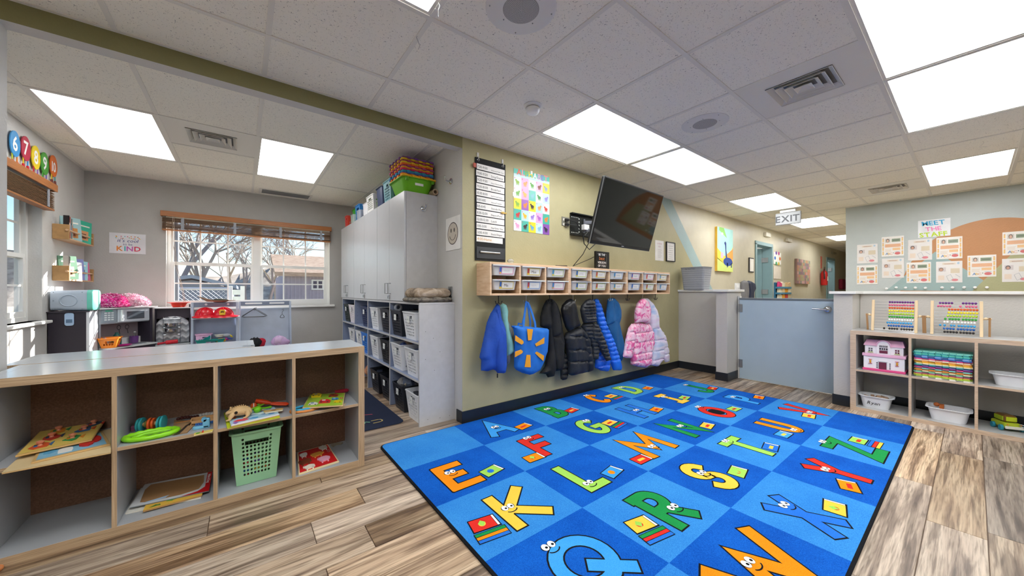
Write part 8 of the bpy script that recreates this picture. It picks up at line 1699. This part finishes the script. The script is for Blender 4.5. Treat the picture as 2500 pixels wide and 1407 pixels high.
def hanger(px,pz,w_,col,label,y_,k=1,narrow=0):
    t=thing('coat_hanger',label,'hanger',(px,y_,pz)); m=MB(); h=.055*w_/.13; m.tube([(px-.004,y_,pz+.095),(px+.012,y_,pz+.105),(px+.014,y_,pz+.085),(px,y_,pz+.07),(px,y_,pz+h)],.0028,6); m.tube([(px,y_,pz+h),(px-w_*(.5 if not narrow else .2),y_,pz+.012),(px-w_*(.55 if not narrow else .22),y_,pz),(px-w_*(.45 if not narrow else .15),y_,pz-.006),(px+w_*(.45 if not narrow else .15),y_,pz-.006),(px+w_*(.55 if not narrow else .22),y_,pz),(px+w_*(.5 if not narrow else .2),y_,pz+.012)],.004,6,True); m.build('wire',mat(col,.35),t,smooth=True)
c=PY(620,773,ry-.03); hanger(c.x,c.z,.22,'#3c3f44','dark velvet hanger, front one on the dress up rack',ry-.035); hanger(c.x+.012,c.z+.004,.22,'#6a6e74','grey hanger just behind the front one on the dress up rack',ry-.022)
c=PY(689,775,ry-.03); hanger(c.x,c.z-.0,.10,'#5a5e66','narrow hanger turned edge on at the right of the dress up rack',ry-.03,1,1)
def helmet(c,label,yaw,badge):
    t=thing('fire_helmet',label,'helmet',c); HR=mat('#d41228',.25,spec=.7); M_=Matrix.Translation(c)@Matrix.Rotation(yaw,4,'Z')
    m=MB(); m.M=M_; n=28; R=[]
    for f in range(9):
        a=PI/2*f/8; R.append([(.088*math.cos(a)*math.cos(2*PI*k/n),.075*math.cos(a)*math.sin(2*PI*k/n),.028+.085*math.sin(a)) for k in range(n)])
    m.rings(R,False,True); m.build('dome',HR,t,smooth=True)
    m=MB(); m.M=M_; m.rings([[((r_+(.03 if math.cos(2*PI*k/n)>0 else 0)*(r_>.1)*math.cos(2*PI*k/n))*math.cos(2*PI*k/n),r_*.86*math.sin(2*PI*k/n),z_-(.012 if r_>.1 else 0)*abs(math.sin(2*PI*k/n))) for k in range(n)] for r_,z_ in ((.086,.030),(.118,.016),(.120,.012),(.086,.024))],False,False); m.build('brim',HR,t,smooth=True)
    for a in range(4): 
        an=PI*a/4; m=MB(); m.M=M_; m.tube([(.09*math.cos(q)*math.cos(an),.077*math.cos(q)*math.sin(an),.028+.088*math.sin(q)) for q in [PI*k/14 for k in range(15)]],.0035,6); m.build('ridge',HR,t,smooth=True)
    if badge:
        m=MB(); m.M=M_; m.prism([(-.025,-.03),(.025,-.03),(.03,.01),(.02,.03),(-.02,.03),(-.03,.01)],(0.0,-.078,.062),(1,0,0),(0,.25,1),(0,-1,0),.004); m.build('badge',mat('#d8a820',.35),t,bev=.001)
        m=MB(); m.M=M_; m.lathe([(.008,-.0825),(.012,-.0835),(.016,-.0825)],(0,0,.062),12,'y'); m.tube([(-.012,-.083,.05),(.012,-.083,.074)],.0015,4); m.tube([(.012,-.083,.05),(-.012,-.083,.074)],.0015,4); m.build('badge_emblem',mat('#5a3a14'),t)
helmet((rx[0]+.115,ry-.06,.8125),'plain red plastic fire helmet on the left of the helmet rack shelf',.2,False)
helmet((rx[0]+.275,ry-.105,.8125),'red plastic fire helmet with a yellow badge on the front, nearest on the rack',-.1,True)
# brown hat
t=thing('brown_hat','tan and dark brown soft hat with curled brim on top of the helmet rack','hat',(rx[0]+.22,ry,.986)); HM_=mat('#a08a70',.8,bump=.4,bscale=80); m=MB(); n=26; cx,cy_2,cz=rx[0]+.21,ry,.99
m.rings([[(cx+(a_)*math.cos(2*PI*k/n),cy_2+a_*.55*math.sin(2*PI*k/n),cz+b_+ (.055 if a_>.1 else 0)*max(0,-math.cos(2*PI*k/n))**1.5) for k in range(n)] for a_,b_ in ((.02,.0),(.09,.004),(.17,.012),(.175,.017),(.09,.012),(.02,.012))]); m.build('brim',HM_,t,smooth=True)
m=MB(); m.ball((cx+.03,cy_2,cz+.014),1,16,8,(.08,.05,.024)); m.build('crown',mat('#3a3a30',.85),t,smooth=True)
# lower rack toys
p0=rx[0]
t2=wirebasket('toy_basket','pale pink lattice toy basket tipped on the lower rack shelf','basket',(p0+.10,ry-.05,.5125),.13,.10,.11,'#e6b8dc',.9,'square',7,5,nvd=5)
t2=wirebasket('toy_basket','teal open wire tray at the front of the lower rack shelf','basket',(p0+.16,ry-.115,.5125),.24,.05,.05,'#1f8f8a',.9,'square',9,3,nvd=3)
bits=[('#2fa8a8',.14,.05,.055,'teal toy cup'),('#e8a82c',.25,.035,.05,'yellow orange toy fruit'),('#f0ece4',.235,.075,.045,'white toy bowl'),('#3a5fb8',.33,.045,.03,'dark blue toy plate'),('#c83f98',.30,.045,.035,'magenta toy piece'),('#e8d02c',.34,.075,.02,'bright yellow toy dish'),('#b8c0c8',.30,.09,.04,'silver toy rack')]
for k,(cq,dx,dz,rr_2,lb) in enumerate(bits):
    c=Vector((p0+dx,ry-.10+(.0 if k%2 else .03),.5125)); m=MB(); r_=rr_2
    if k in (0,2,5,3): m.M=Matrix.Translation(c+Vector((0,0,dz)))@Matrix.Rotation((k-2)*.3,4,'Y'); m.lathe([(0,0),(r_*.7,0),(r_,r_*.6 if k!=3 else .01),(r_*.92,r_*.6 if k!=3 else .01),(r_*.62,.004),(0,.004)],(0,0,0),18)
    else: m.ball(tuple(c+Vector((0,0,dz))),r_*.8,12,8,(1.2,.7,.6))
    m.build('toy_dish' if k in(0,2,5,3) else 'toy_food',mat(cq,.35),loc=c,smooth=True,label=lb+' in the pile on the lower shelf of the helmet rack',cat='toy')
lump('folded_clothes','black and red dress up clothes on the hanger rack shelf','clothes',(rx[1]+.17,ry-.1,.44),.09,.06,.11,[mat('#16171c',.8),mat('#c0203a',.8)],21,5)
lump('folded_clothes','lavender glitter dress up cloth at the right of the hanger rack','clothes',(rx[1]+.38,ry-.1,.44),.12,.06,.13,[mat('#c8a8d4',.8,bump=.4),mat('#d8bce0',.8)],22,4)
# ================================================================== OUTDOORS
gz=-.15
st(MB().box(-40,40,YA+.3,90,gz-.2,gz),'ground_outside',mat('#a39a80',.9,var=.2,vscale=.5))
bpy.data.objects['ground_outside'].name='lawn'
OUT=lambda u,v,y:PY(u,v,y)
def gar():
    y=14; a=OUT(425,700,y); b=OUT(563,700,y); pk=OUT(470,680,y); e0=OUT(425,697,y).z; t=thing('garage','low blue grey garage with a shallow gable roof seen through the window','building',((a.x+b.x)/2,y,gz))
    x0,x1=a.x-1.2,b.x; xr=pk.x; zp=pk.z; ze=OUT(560,703,y).z
    m=MB(); m.prism([(x0,gz-0),(x1,gz-0),(x1,ze),(xr,zp-.05),(x0,ze)],(0,y,0),UX,UZ,(0,1,0),6); m.build('wall',mat('#79879a',.8),t)
    for (xa,za,xb,zb_2) in ((x0-.2,ze-.08,xr,zp),(xr,zp,x1+.15,ze-.02)):
        m=MB(); m.add([(xa,y-.3,za),(xb,y-.3,zb_2),(xb,y-.3,zb_2+.1),(xa,y-.3,za+.1),(xa,y+6.3,za),(xb,y+6.3,zb_2),(xb,y+6.3,zb_2+.1),(xa,y+6.3,za+.1)],[(0,1,2,3),(7,6,5,4),(0,4,5,1),(3,2,6,7),(0,3,7,4),(1,5,6,2)]); m.build('roof_slope',mat('#8494a8',.8),t)
gar()
y=16; a=OUT(690,690,y); t=thing('shed','pale lilac grey shed with shingled roof in the right half of the window','building',(OUT(750,700,y).x,y,gz)); x0,x1=OUT(692,700,y).x,OUT(815,700,y).x+2; z1=OUT(700,672,y).z
MB().box(x0,x1,y,y+4,gz,z1).build('wall',mat('#a79fac',.8),t)
m=MB(); zz=OUT(700,653,y).z; m.add([(x0-.3,y-.4,z1-.05),(x1,y-.4,z1-.05),(x1,y+2,zz+.5),(x0-.3,y+2,zz+.5),(x0-.3,y-.4,z1+.1),(x1,y-.4,z1+.1),(x1,y+2,zz+.65),(x0-.3,y+2,zz+.65)],[(0,3,2,1),(4,5,6,7),(0,1,5,4),(1,2,6,5),(2,3,7,6),(3,0,4,7)]); m.build('shingle_roof',ramp_mat('shingle','world',(2,2,20),[(.3,'#a0806a'),(.7,'#cbb098')],rough=.9,noise_scale=3),t)
a,b=OUT(760,683,y-.02),OUT(790,708,y-.02); m=MB(); m.use(M_WHITE); m.box(a.x,b.x,y-.06,y-.01,b.z,a.z); m.build('window_frame',None,t); m=MB(); m.box(a.x+.06,(a.x+b.x)/2-.03,y-.08,y-.061,b.z+.06,a.z-.06); m.box((a.x+b.x)/2+.03,b.x-.06,y-.08,y-.061,b.z+.06,a.z-.06); m.build('window_glass',mat('#3d3a55',.2),t)
m=MB()
for k in range(30): m.box(x0+k*(x1-x0)/30,x0+k*(x1-x0)/30+.03,y-.02,y-.001,gz,z1)
m.build('siding_battens',mat('#b3abb8',.8),t)
y=10; x0,x1=OUT(562,700,y).x,OUT(592,700,y).x; t=thing('white_fence','white louvered plastic fence panel outside the window','fence',((x0+x1)/2,y,gz)); zt_=OUT(575,704,y).z
for k in range(9): MB().box(x0,x1,y,y+.03,gz+k*(zt_-gz)/9,gz+(k+.75)*(zt_-gz)/9).build('board',mat('#dfeae4',.5),t)
for x in (x0,x1): MB().box(x-.04,x+.04,y-.02,y+.06,gz,zt_+.05).build('post',mat('#e8efec'),t)
# chain link fence
y=9; t=thing('chain_fence','galvanised chain link fence in front of the blue grey garage','fence',(-.8,y,gz)); zt_=OUT(450,705,y).z; x0,x1=OUT(400,700,y).x-1.5,OUT(563,700,y).x
m=MB(); H_=zt_-gz; s_=.075
k=0; x=x0-H_
while x<x1:
    for sg in (1,-1):
        xa,xb=(x,x+H_) if sg>0 else (x+H_,x); za,zb_3=gz,zt_
        # clip
        def cl(xq): return max(x0,min(x1,xq))
        ca,cb_=cl(xa),cl(xb)
        if abs(ca-cb_)>.02:
            f=lambda q:za+(zb_3-za)*(q-xa)/(xb-xa)
            m.tube([(ca,y+.005*sg,f(ca)),(cb_,y+.005*sg,f(cb_))],.0035,3)
    x+=s_
m.build('wire_mesh',mat('#b9c2cf',.5,metal=.3),t)['kind']='stuff'
m=MB(); m.cyl((x0,y,zt_),(x1,y,zt_),.025,n=8); m.build('top_rail',mat('#b9c2cf',.4,metal=.5),t)
for x in (x0,x1,(x0+x1)/2): m=MB(); m.cyl((x,y,gz),(x,y,zt_+.04),.03,n=8); m.build('post',mat('#b9c2cf',.4,metal=.5),t)
# utility pole near
p=OUT(427,650,8.4); t=thing('pole','dark grey post close outside the left half of the window','post',(p.x,8.4,gz)); m=MB(); m.cyl((p.x,8.4,gz),(p.x,8.4,4.6),.055,n=12); m.build('shaft',mat('#5c6472',.6),t,smooth=True); m=MB(); m.cyl((p.x,8.4,gz),(p.x,8.4,gz+.05),.1,n=12); m.build('foot',mat('#5c6472',.6),t)
# bare trees
def tree(x,y,h,label,seed,col,depth=5,spread=.55,r0=.14):
    r=random.Random(seed); t=thing('bare_tree',label,'tree',(x,y,gz)); tr=MB(); br=MB(); cnt=[0]
    def grow(p,d,L,rad,lv):
        n_=3; pts=[p]; q=p.copy(); dd=d.copy()
        for i in range(n_): dd=(dd+Vector((r.gauss(0,.12),r.gauss(0,.12),r.gauss(0,.06)+.03))).normalized(); q=q+dd*L/n_; pts.append(q.copy())
        (tr if lv<2 else br).tube(pts,[rad*(1-.35*i/n_) for i in range(n_+1)],5 if lv<2 else 3); cnt[0]+=1
        if lv>=depth: return
        for k in range(r.choice((2,3)) if lv<2 else r.choice((2,3,3))):
            nd=(dd+Vector((r.gauss(0,spread),r.gauss(0,spread),r.gauss(.1,spread*.5)))).normalized(); st_=pts[r.choice((2,3))] ; grow(st_,nd,L*r.uniform(.62,.8),rad*.58,lv+1)
    grow(Vector((x,y,gz)),Vector((0,0,1)),h*.32,r0,0)
    tr.build('trunk',mat(col,.9),t,smooth=True); br.build('branches',mat(col,.9),t)
tc_=['#7d7a80','#8a8078','#95897f','#a09488']
spots=[(430,20,7.5,.18),(482,18,6.5,.16),(520,22,7,.14),(560,26,6.5,.14),(600,24,6,.14),(655,20,5,.13),(700,26,6.5,.15),(745,28,6.5,.15),(800,24,7,.15),(395,28,7,.15),(575,17,4.2,.08),(670,32,7,.16)]
tn_=['wide bare tree behind the garage, far left of the window','dark bare tree rising over the garage gable','bare tree right of the garage gable','bare tree behind the white fence panel','bare tree left of the window mullion','slim bare tree right of the window mullion','bare tree left of the shed','bare tree behind the shed roof','bare tree at the right edge of the window view','bare tree beyond the left window edge','small bare sapling by the white fence panel','distant bare tree between mullion and shed']
for k,(u,y,h,r0) in enumerate(spots): tree(OUT(u,700,y).x,y,h,tn_[k],k+3,tc_[k%4],6,.5,r0*.75)
m=MB(); n=40; r=random.Random(8); R=[]
for j in range(2):
    R.append([(-30+70*i/n,46+j*9,(gz-1 if j==0 else 4.2+1.3*math.sin(i*.33)+r.uniform(-.25,.25))) for i in range(n+1)])
vs=R[0]+R[1]+[(p[0],70,gz-1) for p in R[0]]; m.add(vs,[(i,i+1,n+2+i,n+1+i) for i in range(n)]+[(n+1+i,n+2+i,2*n+3+i,2*n+2+i) for i in range(n)])
m.build('hillside',ramp_mat('brush_hill','world',(1,1,2),[(.3,'#7d7468'),(.5,'#a2968a'),(.7,'#c4b8a8')],rough=1,noise_scale=1.2,detail=8),smooth=True,kind='structure')
# brick wall outside the left window
t=st(MB().box(-4.2,-2.35,5.02,5.2,gz,3.2),'wall_brick_wing',mat('#c9c0bb',.9)); BR=[mat('#b98f88',.85,var=.1),mat('#a87c78',.85,var=.1),mat('#c49d94',.85,var=.1)]; bp=[]
for j in range(34):
    z=gz+.03+j*.085
    if z<.7 or z>2.3: continue
    for i in range(9):
        x0=-4.15+i*.205+(.1 if j%2 else 0); x1=min(x0+.192,-2.352)
        if x1-x0<.05: continue
        MB().box(x0,x1,5.008,5.022,z,z+.072).build('brick',BR[(i*7+j*3)%3],t)
# ---------------------------------------------------------------- tidy
for o in bpy.data.objects:
    if o.type=='MESH' and o.data.users==1 and len(o.data.polygons)==0: print('EMPTY MESH',o.name)
bpy.context.view_layer.update()

for o in bpy.data.objects:
    if 'label' in o:
        n=len(o['label'].split())
        if n>16 or n<4: print('LABELLEN',n,o.name,o['label'])
print('TRIS',sum(len(m.loops)-2*len(m.polygons) for m in bpy.data.meshes))
